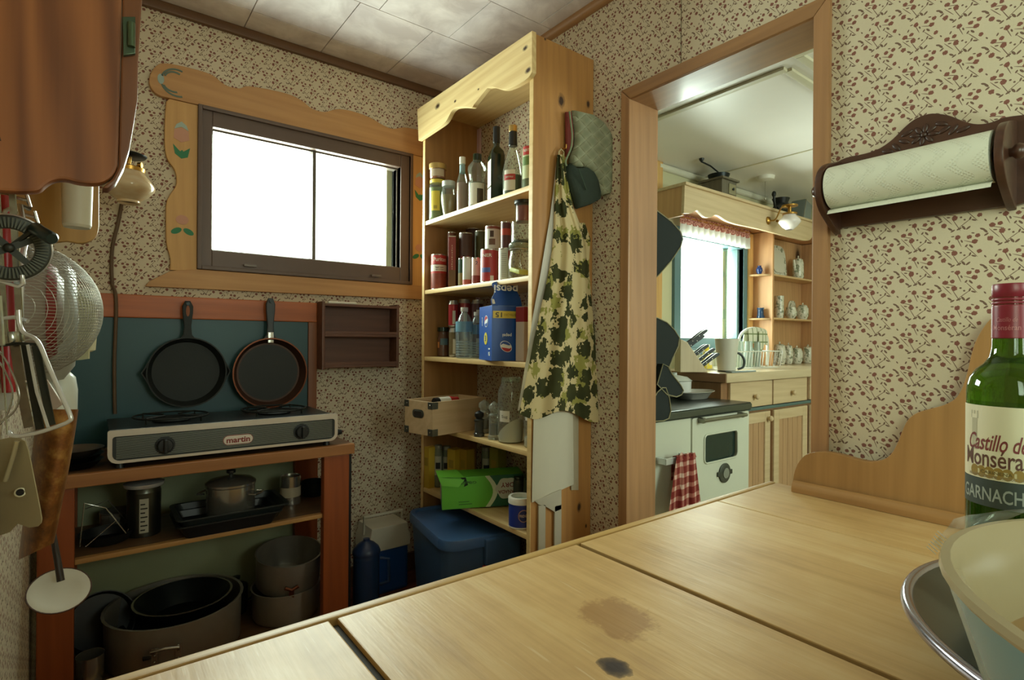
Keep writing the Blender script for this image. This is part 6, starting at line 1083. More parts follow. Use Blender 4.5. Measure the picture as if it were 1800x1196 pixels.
# red checked towel
s = NT('red_check_cotton'); sp = s.new('ShaderNodeSeparateXYZ'); s.put(sp.inputs[0], s.co); st_ = lambda v, f, w: s.math('GREATER_THAN', s.math('SINE', s.math('MULTIPLY', v, f)), w)
cx_ = s.math('ADD', s.math('MULTIPLY', st_(sp.outputs[0], 150, .35), .5), s.math('MULTIPLY', st_(sp.outputs[2], 150, .35), .5)); col = s.ramp(cx_, [(0, '7c302c'), (.5, 'a8685c'), (1, 'd8b8a8')]); s.set(col, .9, spec=.1); REDC = s.m
rows = []
for i in range(11):
    f_ = i/10; yy = 799+f_*112; xl, xr = 1190-f_*16, 1222+f_*13
    rows.append([AY(xl+(xr-xl)*j/18, yy+(4 if i == 0 else 0)*math.sin(j), SYF-.052-.012*(1+math.sin(j*.95+f_*1.5))*.5*(.4+f_)) for j in range(19)])
t = thing('red_checked_towel', 'red checked tea towel hanging from the bar of the cookstove', 'tea towel', AY(1205, 800, SYF-.05)); obj('cloth', sheet(BM(), rows, .0015), REDC, t, smooth=70); obj('over_bar_fold', sheet(BM(), [[Vector((AY(1190, 800, SYF-.05).x+.0*j+(AY(1222, 800, SYF-.05).x-AY(1190, 800, SYF-.05).x)*j/6, yq, zz+zq)) for j in range(7)] for yq, zq in ((SYF-.056, .0), (SYF-.05, .014), (SYF-.032, .0141), (SYF-.026, 0), (SYF-.024, -.08))], .0015), REDC, t)
# counter with drawers and doors
t = thing('kitchen_counter_unit', 'pine counter unit with two drawers and beadboard doors beside the cookstove', 'cabinet', (3.3, 1.7, 0)); cx0, cyf = 2.42, 1.455
obj('carcass', box(BM(), cx0+.03, 4.235, cyf+.05, KY1-.002, .08, KC-.05), wood('kitchen_carcass_pine', '7a563a', '9d7450', 2, .5), t); obj('toe_board', box(BM(), cx0+.05, 4.235, cyf+.09, 1.9, 0, .08), DARKTRIM, t)
obj('worktop', box(BM(), cx0, 4.24, cyf, KY1-.055, KC-.045, KC, .004), wood('kitchen_worktop_pine', 'b99f78', 'd5c2a0', 0, .3, coat=.2), t); obj('worktop_end', box(BM(), cx0-.004, cx0+.004, cyf+.004, KY1-.06, KC-.044, KC-.001, .001), wood('worktop_end_grain', '7d5a3c', '9a7350', 1, .5), t)
BLT = plain('58716e', .5); yf = cyf+.032
v = lambda px, y: AY(px, y, yf)
xs_ = [v(1284, 700).x, v(1358, 700).x, v(1360, 700).x, v(1419, 700).x, v(1424, 700).x]
zd0 = v(1400, 707).z; zr = v(1400, 713).z
for (a, b, kx) in ((xs_[0], xs_[1], 1325), (xs_[2], xs_[3], None), (xs_[4], xs_[4]+.5, None)):
    d_ = obj('drawer', box(BM(), a, b-.003, yf, yf+.018, zd0+.004, KC-.05, .003), KPINE, t); m = v(kx, 697).x if kx else (a+b)/2
    obj('knob', lathe(BM(), [(.006, 0), (.007, .008), (.014, .014), (.015, .022), (.01, .028), (0, .029)], 16, (m, yf, v(1325, 697).z), (0, -1, 0)), KPINE, d_)
obj('blue_rail', box(BM(), cx0+.03, 4.23, yf+.002, yf+.02, zr+.003, zd0-.001, .001), BLT, t)
def door(a, b, z0, z1, knob=None):
    d_ = obj('door', box(BM(), a, b, yf+.008, yf+.016, z0, z1), BEAD, t); fr_ = .055
    for (p, q, r_, s_, nm) in ((a, a+fr_, z0, z1, 'stile'), (b-fr_, b, z0, z1, 'stile'), (a+fr_, b-fr_, z1-fr_, z1, 'rail'), (a+fr_, b-fr_, z0, z0+fr_, 'rail')): obj(nm, box(BM(), p, q, yf-.004, yf+.014, r_, s_, .003), KPINE, d_)
    n = max(3, int((b-a-2*fr_)/.05)); w = (b-a-2*fr_)/n
    for i in range(n): obj('beadboard_slat', box(BM(), a+fr_+i*w+.0015, a+fr_+(i+1)*w-.0015, yf+.003, yf+.0095, z0+fr_, z1-fr_, .002), BEAD, d_)
    if knob: obj('knob', lathe(BM(), [(.006, 0), (.007, .008), (.014, .014), (.015, .022), (.01, .028), (0, .029)], 16, (knob, yf-.004, v(1350, 735).z), (0, -1, 0)), KPINE, d_)
zdt = zr-.008
door(v(1284, 800).x, v(1353, 760).x, .1, zdt, v(1348, 735).x); door(xs_[2]+.0, v(1418, 760).x, .1, zdt); door(xs_[4], xs_[4]+.45, .1, zdt)
# cornice over the window, with a scalloped front
t = thing('pine_cornice', 'pine cornice box with a scalloped front above the kitchen window', 'cornice', (3.2, 1.8, 1.75)); cyf2 = 1.72; q = lambda L: [AY(x, y, cyf2) for x, y in L]
ztop = (AY(1205, 331, cyf2).z+AY(1427, 388, cyf2).z)/2; xl = AY(1204, 331, cyf2).x; xr = 4.24
o = [Vector((xl, cyf2, ztop)), Vector((xr, cyf2, ztop)), Vector((xr, cyf2, AY(1427, 410, cyf2).z))]+smooth_line(q(((1430, 411), (1424, 422), (1412, 423), (1400, 420))), 3)+q(((1340, 404),))+smooth_line(q(((1313, 398), (1294, 394), (1277, 388), (1265, 380), (1257, 378), (1250, 382), (1240, 382), (1233, 376), (1226, 370), (1220, 372), (1214, 375), (1202, 375))), 3)
obj('front_board', prism(BM(), o, (0, .018, 0), .002), KPINE, t); obj('end_board', box(BM(), xl, xl+.018, cyf2+.018, KY1-.021, ztop-.155, ztop, .002), KPZ, t); obj('top_board', box(BM(), xl-.01, xr, cyf2-.014, KY1-.001, ztop, ztop+.016, .004), KPINE, t); obj('under_board', box(BM(), xl+.02, xr, cyf2+.02, KY1-.002, ztop-.085, ztop-.075), wood('cornice_soffit_pine', '9d6c46', 'c99468', 0, .5), t)
# side cupboard with shelves
t = thing('kitchen_cupboard', 'open pine cupboard with crockery shelves in the corner of the kitchen', 'cupboard', (3.85, 1.87, KC)); uyf = 1.80; ux0 = AY(1358, 500, uyf).x
ztp = ztop-.09; obj('side_panel', box(BM(), ux0, ux0+.02, uyf, KY1-.002, KC+.0005, ztp, .002), wood('cupboard_side_pine', 'b07a4c', 'dcaa78', 2, .5, spots=2.5), t); obj('back_panel', box(BM(), ux0+.02, 4.235, KY1-.016, KY1-.002, KC+.0005, ztp), KPZ, t); obj('side_panel', box(BM(), 4.215, 4.235, uyf, KY1-.016, KC+.0005, ztp, .002), KPZ, t)
obj('side_strip', box(BM(), AY(1316, 500, KY1-.03).x, AY(1324, 500, KY1-.03).x, KY1-.03, KY1-.002, KC+.0005, ztp-.01, .002), PINE, t)
z1 = AY(1390, 486, uyf).z; z2 = AY(1390, 560, uyf).z; SHK = wood('cupboard_shelf_pine', 'b58c5c', 'd8b384', 0, .5)
for z in (z1, z2): obj('shelf', box(BM(), ux0+.02, 4.215, uyf+.004, KY1-.016, z-.012, z, .002), SHK, t)
za, zb = AY(1340, 483, 1.86).z, AY(1340, 560, 1.86).z
for z in (za, zb):
    o = [(ux0, uyf+.012, z-.011)]+[(ux0-.075*math.sin(R(a)), KY1-.03-(.11)*math.cos(R(a)), z-.011) for a in range(10, 91, 16)]+[(ux0, KY1-.03, z-.011)]; obj('end_shelf', prism(BM(), o, (0, 0, .011), .001), SHK, t)
def kfit(xl, xr, yt, Y, z0):
    c = AY((xl+xr)/2, yt, Y); r = (xr-xl)/2*depth(c)/FPX*.93; return Vector((c.x, Y, z0+.0005)), r, c.z-z0
s = NT('green_transfer_china'); n = s.noise(s.co, 42, 4, .65); CHI = s.set(s.mix(s.ramp(n, [(.52, 0.0), (.58, .8)]), lin('dcd8c6'), lin('66704f')), .2); CHW = plain('dcd6c4', .2, 0, .04)
def pot2(name, label, cat, xl, xr, yt, Y, z0, prof, mat, grp=None, lid=None, band=None):
    c, r, h = kfit(xl, xr, yt, Y, z0); t = thing(name, label, cat, c, grp); obj('body', lathe(BM(), [(0, .001)]+[(r*a, h*b+.001) for a, b in prof], 24, c, cap=False), mat, t)
    if lid: obj('lid', lathe(BM(), [(r*lid*1.02, h*.78), (r*lid*1.05, h*.82), (r*lid*.7, h*.88), (r*.1, h*.9), (r*.14, h*.95), (r*.1, h), (0, h)], 20, c), mat, t)
    return t, c, r, h
NB = plain('24386f', .2, 0, .5, 60)
pot2('small_blue_vase', 'little blue and white vase on the upper end shelf', 'vase', 1329, 1341, 468, 1.86, za, [(.6, 0), (1, .4), (.9, .7), (.5, .9), (.6, 1)], NB); pot2('small_shell_egg', 'tiny pale ornament next to the blue vase on the upper end shelf', 'ornament', 1350, 1358, 475, 1.85, za, [(.6, 0), (1, .4), (.8, .8), (0, 1)], plain('cbb29c', .4))
pot2('blue_glass_jar', 'dark blue glass jar on the lower end shelf', 'jar', 1330, 1344, 542, 1.86, zb, [(1, 0), (1, .2), (.8, .3), (.8, .85), (.9, .9), (.9, 1)], plain('27405f', .1, 0, .3))
# platter, jugs, crockery
c, r, h = kfit(1350, 1391, 431, 1.9, z1); t = thing('floral_platter', 'big floral platter leaning at the back of the top cupboard shelf', 'platter', c); w = .115; rim_o = roundrect(-w, w, .0, h, .055, .07)
obj('platter_body', prism(BM(), [(c.x+x, KY1-.03-.02*(1-zz/h), c.z+zz) for x, zz in rim_o], (0, .01, 0), .003), CHI, t); obj('platter_center', prism(BM(), [(c.x+x*.68, KY1-.032-.02*(1-zz/h), c.z+h*.16+zz*.68) for x, zz in rim_o], (0, -.002, 0)), CHW, t)
t, c, r, h = pot2('floral_coffee_pot', 'lidded floral coffee pot on the top cupboard shelf', 'coffee pot', 1393, 1413, 450, 1.865, z1, [(.8, 0), (1, .1), (.95, .7), (.8, .78)], CHI, None, .78); obj('spout', tube(BM(), [c+Vector((-r*.9, 0, h*.3)), c+Vector((-r*1.4, 0, h*.5)), c+Vector((-r*1.7, 0, h*.8))], [.014, .01, .007], 8), CHI, t)
t, c, r, h = pot2('floral_jug', 'tall floral jug on the lower cupboard shelf by the side panel', 'jug', 1362, 1378, 521, 1.88, z2, [(.85, 0), (1, .3), (.95, .8), (1, 1), (.9, 1), (.85, .3)], CHI, 'crockery on the lower cupboard shelf'); c2, r2, h2 = kfit(1384, 1404, 529, 1.92, z2)
t = thing('floral_plate', 'small floral plate propped at the back of the lower cupboard shelf', 'plate', c2, 'crockery on the lower cupboard shelf'); obj('plate_body', prism(BM(), [(c2.x+x, KY1-.025, c2.z+zz) for x, zz in roundrect(-.055, .055, 0, h2, .02, .04)], (0, .006, 0), .002), CHI, t); obj('plate_center', prism(BM(), [(c2.x+x*.6, KY1-.026, c2.z+h2*.2+zz*.6) for x, zz in roundrect(-.055, .055, 0, h2, .02, .04)], (0, -.001, 0)), CHW, t)
pot2('floral_sugar_bowl', 'round floral sugar bowl in front of the small propped plate', 'bowl', 1380, 1401, 541, 1.86, z2, [(.5, 0), (.95, .3), (1, .55), (.8, .8), (.85, 1), (.75, 1), (.7, .5)], CHI, 'crockery on the lower cupboard shelf'); pot2('floral_teapot', 'lidded floral teapot at the doorway end of the lower cupboard shelf', 'teapot', 1401, 1421, 533, 1.86, z2, [(.7, 0), (1, .25), (1, .65), (.75, .78)], CHI, 'crockery on the lower cupboard shelf', .75)
for i, (xl, xr, yt, lb) in enumerate(((1359, 1382, 601, 'largest green-patterned canister by the cupboard side panel'), (1378, 1394, 603, 'second green-patterned canister on the kitchen worktop'), (1390, 1411, 608, 'third green-patterned canister on the kitchen worktop'), (1410, 1430, 606, 'green-patterned canister apart from the others at the far cupboard end'))):
    pot2('patterned_canister', lb, 'canister', xl, xr, yt, 1.86, KC, [(.75, 0), (1, .2), (1, .6), (.8, .78)], CHI, 'patterned canisters', .8)
# things on the worktop
def on_top(x, y, Y): return Vector((AY(x, y, Y).x, Y, KC+.0006))
c = on_top(1277, 654, 1.56); k2 = depth(c)/FPX; zt_ = AY(1277, 596, 1.56).z; h = zt_-KC; t = thing('white_mug', 'tall cream mug with a black handle on the kitchen worktop', 'mug', c); ru, rl = 20*k2, 14.5*k2
obj('mug_body', lathe(BM(), [(0, .002), (rl, .002), (rl*1.02, .008), (ru, h), (ru*.95, h), (rl*.95, .012), (0, .01)], 32, c, cap=False), plain('d5d0c0', .35, 0, .03), t); obj('black_foot', lathe(BM(), [(0, 0), (rl*1.02, 0), (rl*1.03, .006), (0, .006)], 32, c), BLACK, t)
obj('mug_handle', tube(BM(), smooth_line([c+RT*(ru*.82)+Vector((0, 0, h*.58)), c+RT*(ru*1.25)+Vector((0, 0, h*.52)), c+RT*(ru*1.55)+Vector((0, 0, h*.34)), c+RT*(ru*1.45)+Vector((0, 0, h*.14)), c+RT*(ru*1.0)+Vector((0, 0, .012))], 4), .0065, 8), plain('26302c', .3), t)
t = thing('folded_cloth', 'striped folded cloth lying under the mug on the worktop', 'cloth', on_top(1285, 655, 1.52)); cf = on_top(1285, 655, 1.54); obj('cloth', box(BM(), cf.x-.11, cf.x+.12, 1.47, 1.505, KC+.0005, KC+.007, .003), plain('8e9a98', .9), t); obj('stripe', box(BM(), cf.x-.11, cf.x+.12, 1.478, 1.484, KC+.0071, KC+.0076), plain('dcdccf', .9), t)
# knife block
kx, ky = AY(1215, 650, 1.64).x, 1.64; t = thing('knife_block', 'pale wooden knife block holding black-handled knives', 'knife block', (kx, ky, KC)); KB = wood('knife_block_wood', 'b59a72', 'd8c6a4', 2, .5); e1 = Vector((.82, -.57, 0)); e2 = Vector((.57, .82, 0))
bp = lambda a, b_, z: Vector((kx, ky, KC+.0006))+e1*a+e2*b_+Vector((0, 0, z))
obj('block', prism(BM(), [bp(-.07, -.04, 0), bp(.07, -.04, 0), bp(-.035, -.04, .15), bp(-.07, -.04, .165)], e2*.085, .003), KB, t)
up_d = (e1*.80+Vector((0, 0, .60))).normalized(); f_d = (e1*(-.85)+Vector((0, 0, .55))).normalized()
kn_ = None
for i, (f_, b_, ln) in enumerate(((.38, -.02, .1), (.2, -.02, .105), (.2, .02, .1), (.92, -.024, .12), (.92, .008, .12), (.56, -.018, .085), (.56, .016, .085), (.78, .03, .11))):
    p = bp(.07-.105*f_, b_, .15*f_); tk = thing('kitchen_knife', None, 'knife', p, 'knives in the block'); tk['label'] = ['black-handled knife second from the foot of the block', 'black-handled knife lowest in the block, on the doorway side', 'black-handled knife lowest in the block, on the window side', 'long black knife high in the block front row', 'long black knife high in the block middle', 'short black paring knife halfway up the block, doorway side', 'short black paring knife halfway up the block, window side', 'long knife at the very top back of the block'][i]
    sd = up_d.cross(e2).normalized(); bm = BM(); prism(bm, smooth_line([p+sd*.008, p+up_d*ln*.3+sd*.007, p+up_d*ln*.7+sd*.009, p+up_d*ln+sd*.006, p+up_d*ln-sd*.008, p+up_d*ln*.5-sd*.007, p-sd*.008], 2), e2*.011, .002); obj('knife_handle', bm, plain('23292b', .35), tk)
    for q in (.25, .6): obj('rivet', lathe(BM(), [(0, 0), (.0025, 0), (.0025, .001), (0, .0012)], 8, p+up_d*ln*q, -e2), STEEL, tk)
    obj('bolster', prism(BM(), [p+sd*.008-up_d*.004, p+sd*.008+up_d*.006, p-sd*.008+up_d*.006, p-sd*.008-up_d*.004], e2*.0115), STEEL, tk)
# yellow bottle, wooden spoon tray, dish rack with glasses
c = on_top(1243, 648, 1.74); zt_ = AY(1243, 606, 1.74).z; h = zt_-KC; t = thing('yellow_soap_bottle', 'yellow detergent bottle between the knife block and the dish rack', 'bottle', c); obj('bottle_body', lathe(BM(), [(0, .001), (.035, .001), (.037, .006), (.036, h*.55), (.022, h*.75), (.013, h*.86), (.013, h*.92)], 24, c, cap=False, sx=1, sy=.6), plain('e0c832', .35, 0, .05), t); obj('cap', lathe(BM(), [(.014, h*.9), (.014, h), (0, h)], 14, c), WHITE, t); obj('paper_label', box(BM(), c.x-.014, c.x+.012, c.y-.0225, c.y-.0205, KC+.025, KC+.06), LABELW, t)
rx0, rx1 = AY(1240, 640, 1.70).x, AY(1348, 640, 1.70).x; ry0, ry1 = 1.62, 1.84; zr0, zr1 = KC+.004, KC+.1; WW = plain('e6e6dc', .3, 0, .03); t = thing('dish_rack', 'white wire dish rack standing by the kitchen window', 'dish rack', ((rx0+rx1)/2, 1.73, KC)); bm = BM()
lp = lambda ex, z: [(x, y, z) for x, y in roundrect(rx0-ex, rx1+ex, ry0-ex*.5, ry1+ex*.5, .03)]
tube(bm, lp(.018, zr1), .003, 6, True); tube(bm, lp(0, zr0), .0025, 6, True); obj('frame_wire', bm, WW, t); bm = BM(); n = 22
for i in range(n+1):
    f_ = i/n; xb, xt = rx0+(rx1-rx0)*f_, rx0-.018+(rx1-rx0+.036)*f_
    tube(bm, [(xt, ry0-.009, zr1), (xb, ry0, zr0), (xb, ry1, zr0), (xt, ry1+.009, zr1)], .0016, 5)
for i in range(7):
    f_ = i/6; yb_, yt_ = ry0+(ry1-ry0)*f_, ry0-.009+(ry1-ry0+.018)*f_; tube(bm, [(rx0-.018, yt_, zr1), (rx0, yb_, zr0), (rx1, yb_, zr0), (rx1+.018, yt_, zr1)], .0016, 5)
obj('basket_wires', bm, WW, t, kind='stuff', weld=False)
for i, (px_, w_, yt_, lb) in enumerate(((1300, 14, 600, 'clear tumbler upside down in the dish rack beside the mug'), (1316, 15, 600, 'clear tumbler in the middle of the dish rack'), (1331, 12, 601, 'tall clear tumbler at the window-side end of the dish rack'))):
    c = Vector((AY(px_, 620, 1.70).x, 1.70, KC+.007)); r = w_/2*depth(c)/FPX; h = AY(px_, yt_, 1.70).z-c.z; t = thing('glass_tumbler', lb, 'glass', c, 'tumblers in the dish rack'); obj('glass_body', lathe(BM(), [(r, 0), (r*.96, h*.5), (r*.85, h), (0, h), (0, h-.005), (r*.8, h-.006), (r*.95, 0)], 24, c, cap=False), glass('e4ece6', .3, .05), t)
t = thing('white_plate', 'white plate standing in the dish rack behind the tumblers', 'plate', (AY(1308, 620, 1.78).x, 1.78, KC+.008)); cpl = Vector((AY(1308, 620, 1.78).x, 1.78, KC+.105)); obj('plate_body', lathe(BM(), [(0, 0), (.06, 0), (.085, .01), (.096, .012), (.096, .015), (.06, .004), (0, .004)], 36, cpl, (.35, -1, .1), cap=False), WW, t)
# towel over a hoop
c0_, c1_ = AY(1300, 600, 1.73), AY(1350, 600, 1.73); ct_ = AY(1325, 577, 1.73); t = thing('towel_hoop', 'white hoop standing in the dish rack with a checked cloth over it', 'hoop', (ct_.x, 1.73, zr1)); hr = (c1_.x-c0_.x)/2; hz = ct_.z-c0_.z
obj('hoop', tube(BM(), [(ct_.x-hr, 1.73, zr1-.09)]+[(ct_.x-hr*math.cos(R(a)), 1.73, c0_.z+hz*math.sin(R(a))) for a in range(0, 181, 12)]+[(ct_.x+hr, 1.73, zr1-.09)], .008, 8), WW, t)
s = NT('green_check_cotton'); sp = s.new('ShaderNodeSeparateXYZ'); s.put(sp.inputs[0], s.co); L1 = s.math('GREATER_THAN', s.math('SINE', s.math('MULTIPLY', sp.outputs[0], 130)), .88); L2 = s.math('GREATER_THAN', s.math('SINE', s.math('MULTIPLY', sp.outputs[2], 130)), .88); s.set(s.mix(s.math('MAXIMUM', L1, L2), lin('dcdac4'), lin('7d8a5c')), .9); rows = []
for i, (yy, dy) in enumerate(((606, -.016), (598, -.016), (588, -.015), (580, -.011), (577.5, -.002), (579, .008), (590, .013), (605, .014))): rows.append([Vector((AY(x, yy, 1.73).x, 1.73+dy-.002*math.sin(x), AY(x, yy+(x-1325)**2*.012, 1.73).z+.009)) for x in (1312, 1317, 1322, 1328, 1334, 1340, 1345)])
t = thing('green_checked_cloth', 'pale cloth with green check lines hung over the white hoop', 'tea towel', (ct_.x, 1.715, ct_.z)); obj('cloth', sheet(BM(), rows, .0015), s.m, t, smooth=70)
obj('hanging_corner', sheet(BM(), [[AY(x, y, 1.705) for x, y in r_] for r_ in (((1334, 583), (1341, 582), (1345, 588)), ((1333, 600), (1340, 602), (1344, 603)), ((1334, 616), (1339, 618), (1342, 612)))], .0015), s.m, t)
# pots, platter on the stove, dark leather mitts
c = Vector((AY(1190, 668, 1.64).x-.02, 1.64, szt+.001)); t = thing('white_saucepan', 'white enamel saucepan at the back of the cookstove', 'pot', c); obj('pot_body', lathe(BM(), [(0, .001), (.07, .001), (.078, .02), (.08, .075), (.086, .078), (.078, .078), (.074, .02), (0, .006)], 30, c, cap=False), plain('dfe2dc', .2), t); obj('lid', lathe(BM(), [(.082, .079), (.06, .095), (.012, .104), (.012, .115), (0, .117)], 28, c), plain('cfd4d0', .2), t)
c = Vector((AY(1217, 690, 1.52).x, 1.52, szt+.001)); t = thing('oval_roasting_dish', 'oval dish with a red-brown pattern on the cooktop', 'dish', c); obj('dish_body', lathe(BM(), [(0, .001), (.09, .001), (.12, .03), (.135, .034), (.135, .037), (.118, .034), (.088, .006), (0, .006)], 36, c, cap=False, sy=.6), plain('b7b5ac', .25, .3), t); obj('contents', lathe(BM(), [(0, .02), (.1, .02), (.1, .022), (0, .025)], 30, c, cap=False, sy=.6), plain('7a4a42', .4, 0, .4, 60), t)
DG_ = plain('0e1a18', .8, 0, .2, 12); PIPE = plain('8f8a6a', .6)
def flat_thing(name, label, cat, pts, Y, th, grp=None):
    P = [AY(x, y, Y) for x, y in pts]; t = thing(name, label, cat, P[0], grp); obj('panel', prism(BM(), P, (0, th, 0), .004), DG_, t); obj('piping', tube(BM(), [p+Vector((0, -.001, 0)) for p in P], .0022, 6, True), PIPE, t); return t
yk = 1.235
t = thing('hook_board', 'row of hooks on the kitchen face of the doorway wall', 'rail', (KX0, 1.3, 1.3)); obj('board', box(BM(), KX0, KX0+.02, 1.215, 1.5, 1.28, 1.33, .003), KPZ, t)
flat_thing('dark_pot_holder', 'dark green pot holder hanging corner-down behind the doorway jamb', 'pot holder', smooth_line([AY(0, 0, 1) for _ in ()], 1) if False else [(1120, 340), (1155, 371), (1180, 390), (1196, 408), (1200, 420), (1196, 434), (1180, 458), (1157, 484), (1120, 520)], yk, .012)
flat_thing('stove_mitt', 'large black stove mitt with pale piping above the cookstove edge', 'oven mitt', [(1125, 555), (1155, 559), (1172, 567), (1185, 580), (1194, 594), (1192, 608), (1182, 630), (1176, 645), (1172, 662), (1150, 690), (1125, 690)], yk, .03, 'black stove mitts'); flat_thing('stove_mitt', 'black stove mitt slanting over the cooktop corner', 'oven mitt', [(1165, 640), (1174, 645), (1181, 658), (1196, 677), (1201, 687), (1198, 694), (1189, 698), (1172, 694), (1155, 676)], yk-.03, .026, 'black stove mitts'); flat_thing('stove_mitt', 'lowest black stove mitt hanging down over the white stove front', 'oven mitt', [(1155, 690), (1164, 682), (1170, 682), (1176, 700), (1179, 722), (1175, 736), (1166, 740), (1150, 741), (1130, 735)], yk-.03, .026, 'black stove mitts')
solo('wall_ledge', box(BM(), KX0+.02, 2.45, KY1-.08, KY1-.001, 1.115, 1.135, .003), WW, 'white narrow ledge on the kitchen wall behind the black mitts', 'ledge', (2.0, KY1, 1.115))
# lace valance on its rod
lx0, lx1 = AY(1196, 395, 1.90).x, AY(1318, 415, 1.90).x; zl = AY(1318, 409, 1.90).z; t = thing('lace_valance', 'white lace valance with a red patterned heading across the kitchen window', 'curtain', ((lx0+lx1)/2, 1.9, zl)); n = 60
def frill(z0_, z1_, amp, y=1.9, m=3):
    return [[Vector((lx0+(lx1-lx0)*j/n, y+amp*(1+.6*(k/m))*math.sin(j*1.35+k*.25), z0_+(z1_-z0_)*k/m-(.006*abs(math.sin(j*.68)) if k == m else 0))) for j in range(n+1)] for k in range(m+1)]
s = NT('red_lace_print'); s.set(s.mix(s.ramp(s.noise(s.co, 110, 3), [(.45, 0.0), (.55, .9)]), lin('8a4a48'), lin('c9a09a')), .8); obj('red_heading', sheet(BM(), frill(zl+.012, zl-.035, .004), .001), s.m, t, smooth=80)
s = NT('white_lace'); s.set(lin('f0eee6'), .8); tr_n = s.new('ShaderNodeBsdfTranslucent'); tr_n.inputs[0].default_value = (.9, .9, .88, 1); mx = s.new('ShaderNodeMixShader'); mx.inputs[0].default_value = .5; s.l.new(s.b.outputs[0], mx.inputs[1]); s.l.new(tr_n.outputs[0], mx.inputs[2]); s.l.new(mx.outputs[0], s.out.inputs[0]); obj('lace_frill', sheet(BM(), frill(zl-.034, zl-.105, .007), .0008), s.m, t, smooth=80); obj('curtain_rod', tube(BM(), [(lx0-.02, 1.9, zl-.002), (lx1+.02, 1.9, zl-.002)], .004, 8), BRASS, t)
# lamp on the cornice, grinder and mincer on top, ceiling fitting
c = AY(1388, 391, 1.60); t = thing('glass_cornice_lamp', 'gas lamp with a frosted glass shade on a brass arm at the cornice', 'lamp', (AY(1350, 385, cyf2).x, cyf2, c.z)); k3 = depth(c)/FPX; FR = plain('e6dcd6', .2, 0, .04)
obj('glass_shade', lathe(BM(), [(6*k3, -13*k3), (8*k3, -11*k3), (12*k3, -8*k3), (18*k3, 0), (17*k3, 4*k3), (12*k3, 9*k3), (10*k3, 13*k3), (12*k3, 14*k3)], 28, c, cap=False), FR, t); obj('shade_gallery', lathe(BM(), [(12*k3, 13*k3), (12*k3, 16*k3), (3*k3, 18*k3), (3*k3, 27*k3), (0, 27*k3)], 20, c), BRASS, t); obj('smoke_cap', lathe(BM(), [(0, 0), (13*k3, 0), (13*k3, 2*k3), (0, 4*k3)], 24, c+Vector((0, 0, 28*k3))), BRASS, t)
e_ = Vector((AY(1350, 388, cyf2).x, cyf2, AY(1350, 388, cyf2).z)); obj('lamp_arm', tube(BM(), smooth_line([e_, e_+Vector((.01, -.04, 0)), e_+Vector((.03, -.06, .06)), c+Vector((-.04, .02, 27*k3)), c+Vector((0, 0, 27*k3))], 4), .0045, 8), BRASS, t); obj('wall_boss', lathe(BM(), [(0, 0), (.025, 0), (.022, .008), (.008, .014), (0, .02)], 20, e_, (0, -1, 0)), BRASS, t); obj('valve_knob', lathe(BM(), [(0, 0), (.008, 0), (.008, .01), (0, .012)], 10, e_+Vector((.05, -.03, 0)), (1, -.3, 0)), BRASS, t)
ztb = ztop+.0165; c = Vector((AY(1264, 345, 1.80).x, 1.80, ztb)); gk = depth(c)/FPX; t = thing('coffee_grinder', 'wooden box coffee grinder with an iron crank on top of the cornice', 'coffee grinder', c); hb_ = .105; GWD = wood('grinder_wood', '4a4438', '6e6654', 2, .5)
obj('box', box(BM(), c.x-.075, c.x+.075, 1.735, 1.87, ztb, ztb+hb_-.012, .003), GWD, t); obj('lid_board', box(BM(), c.x-.088, c.x+.088, 1.722, 1.883, ztb+hb_-.012, ztb+hb_, .003), GWD, t); dq_ = obj('drawer', box(BM(), c.x-.01, c.x+.062, 1.730, 1.736, ztb+.015, ztb+.075, .002), plain('8d8566', .5), t); obj('knob', lathe(BM(), [(.004, 0), (.009, .008), (0, .012)], 12, (c.x+.026, 1.73, ztb+.045), (0, -1, 0)), BLACK, dq_)
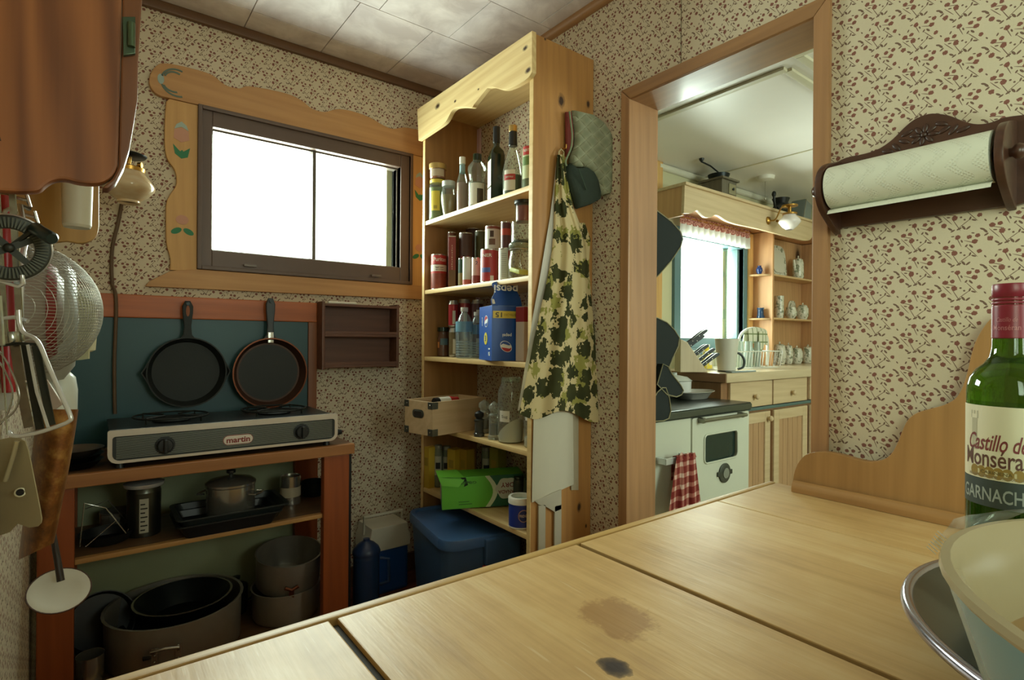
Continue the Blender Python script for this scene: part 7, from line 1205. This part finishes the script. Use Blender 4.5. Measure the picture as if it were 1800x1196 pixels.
obj('hopper', lathe(BM(), [(.05, 0), (.062, .034), (.058, .034), (.046, .004)], 24, (c.x-.005, 1.80, ztb+hb_), cap=False), DARKMET, t); kn0 = Vector((c.x-.005, 1.80, ztb+hb_+.048)); kn1 = AY(1233, 310, 1.76); kn1.z = kn0.z+.006; obj('crank', tube(BM(), [kn0-Vector((0, 0, .04)), kn0, (kn0+kn1)/2+Vector((0, 0, .008)), kn1], .0045, 8), DARKMET, t); obj('crank_knob', lathe(BM(), [(.006, 0), (.013, .01), (.015, .024), (.009, .034), (0, .036)], 14, kn1), BLACK, t)
c = Vector((AY(1375, 365, 1.80).x, 1.80, ztb)); t = thing('meat_mincer', 'dark cast mincer with a crank lying on top of the cornice', 'mincer', c); obj('mincer_body', tube(BM(), [c+Vector((-.13, -.02, .028)), c+Vector((-.06, -.01, .05)), c+Vector((.02, 0, .055))], [.022, .04, .05], 14), BLACK, t); obj('hopper', lathe(BM(), [(.03, .06), (.055, .12), (.05, .12), (.026, .064)], 18, c+Vector((-.02, 0, .0)), cap=False), BLACK, t); obj('crank', tube(BM(), [c+Vector((-.12, -.02, .03)), c+Vector((-.16, -.03, .05)), c+Vector((-.17, -.03, .11))], .008, 8), BLACK, t); obj('crank_handle', blob(BM(), c+Vector((-.17, -.03, .12)), .014, .014, .02), BLACK, t)
c = Vector((AY(1406, 372, 1.78).x, 1.78, ztb)); t = thing('grey_tin_box', 'grey tin standing at the doorway end of the cornice top', 'tin', c); obj('tin_body', prism(BM(), [c+Vector(p) for p in ((-.06, -.05, .001), (.05, -.05, .001), (.075, -.05, .11), (-.02, -.05, .14))], (0, .1, 0), .008), plain('8e9896', .4, .5, .15), t); obj('tin_seam', tube(BM(), [c+Vector(p) for p in ((-.058, -.051, .003), (-.018, -.051, .138))], .002, 6), STEEL, t)
c = AZ(1345, 311, KH); t = thing('ceiling_pull', 'white round ceiling fitting with a hanging pull chain in the kitchen', 'ceiling fitting', (c.x, c.y, KH)); obj('rose', lathe(BM(), [(0, 0), (.055, 0), (.05, -.02), (.02, -.028), (0, -.028)], 28, (c.x, c.y, KH)), WHITE, t); obj('chain', tube(BM(), [(c.x, c.y, KH-.027), (c.x, c.y, KH-.13)], .0018, 6), STEEL, t); obj('chain_bead', blob(BM(), (c.x, c.y, KH-.135), .006, .006, .009), STEEL, t)
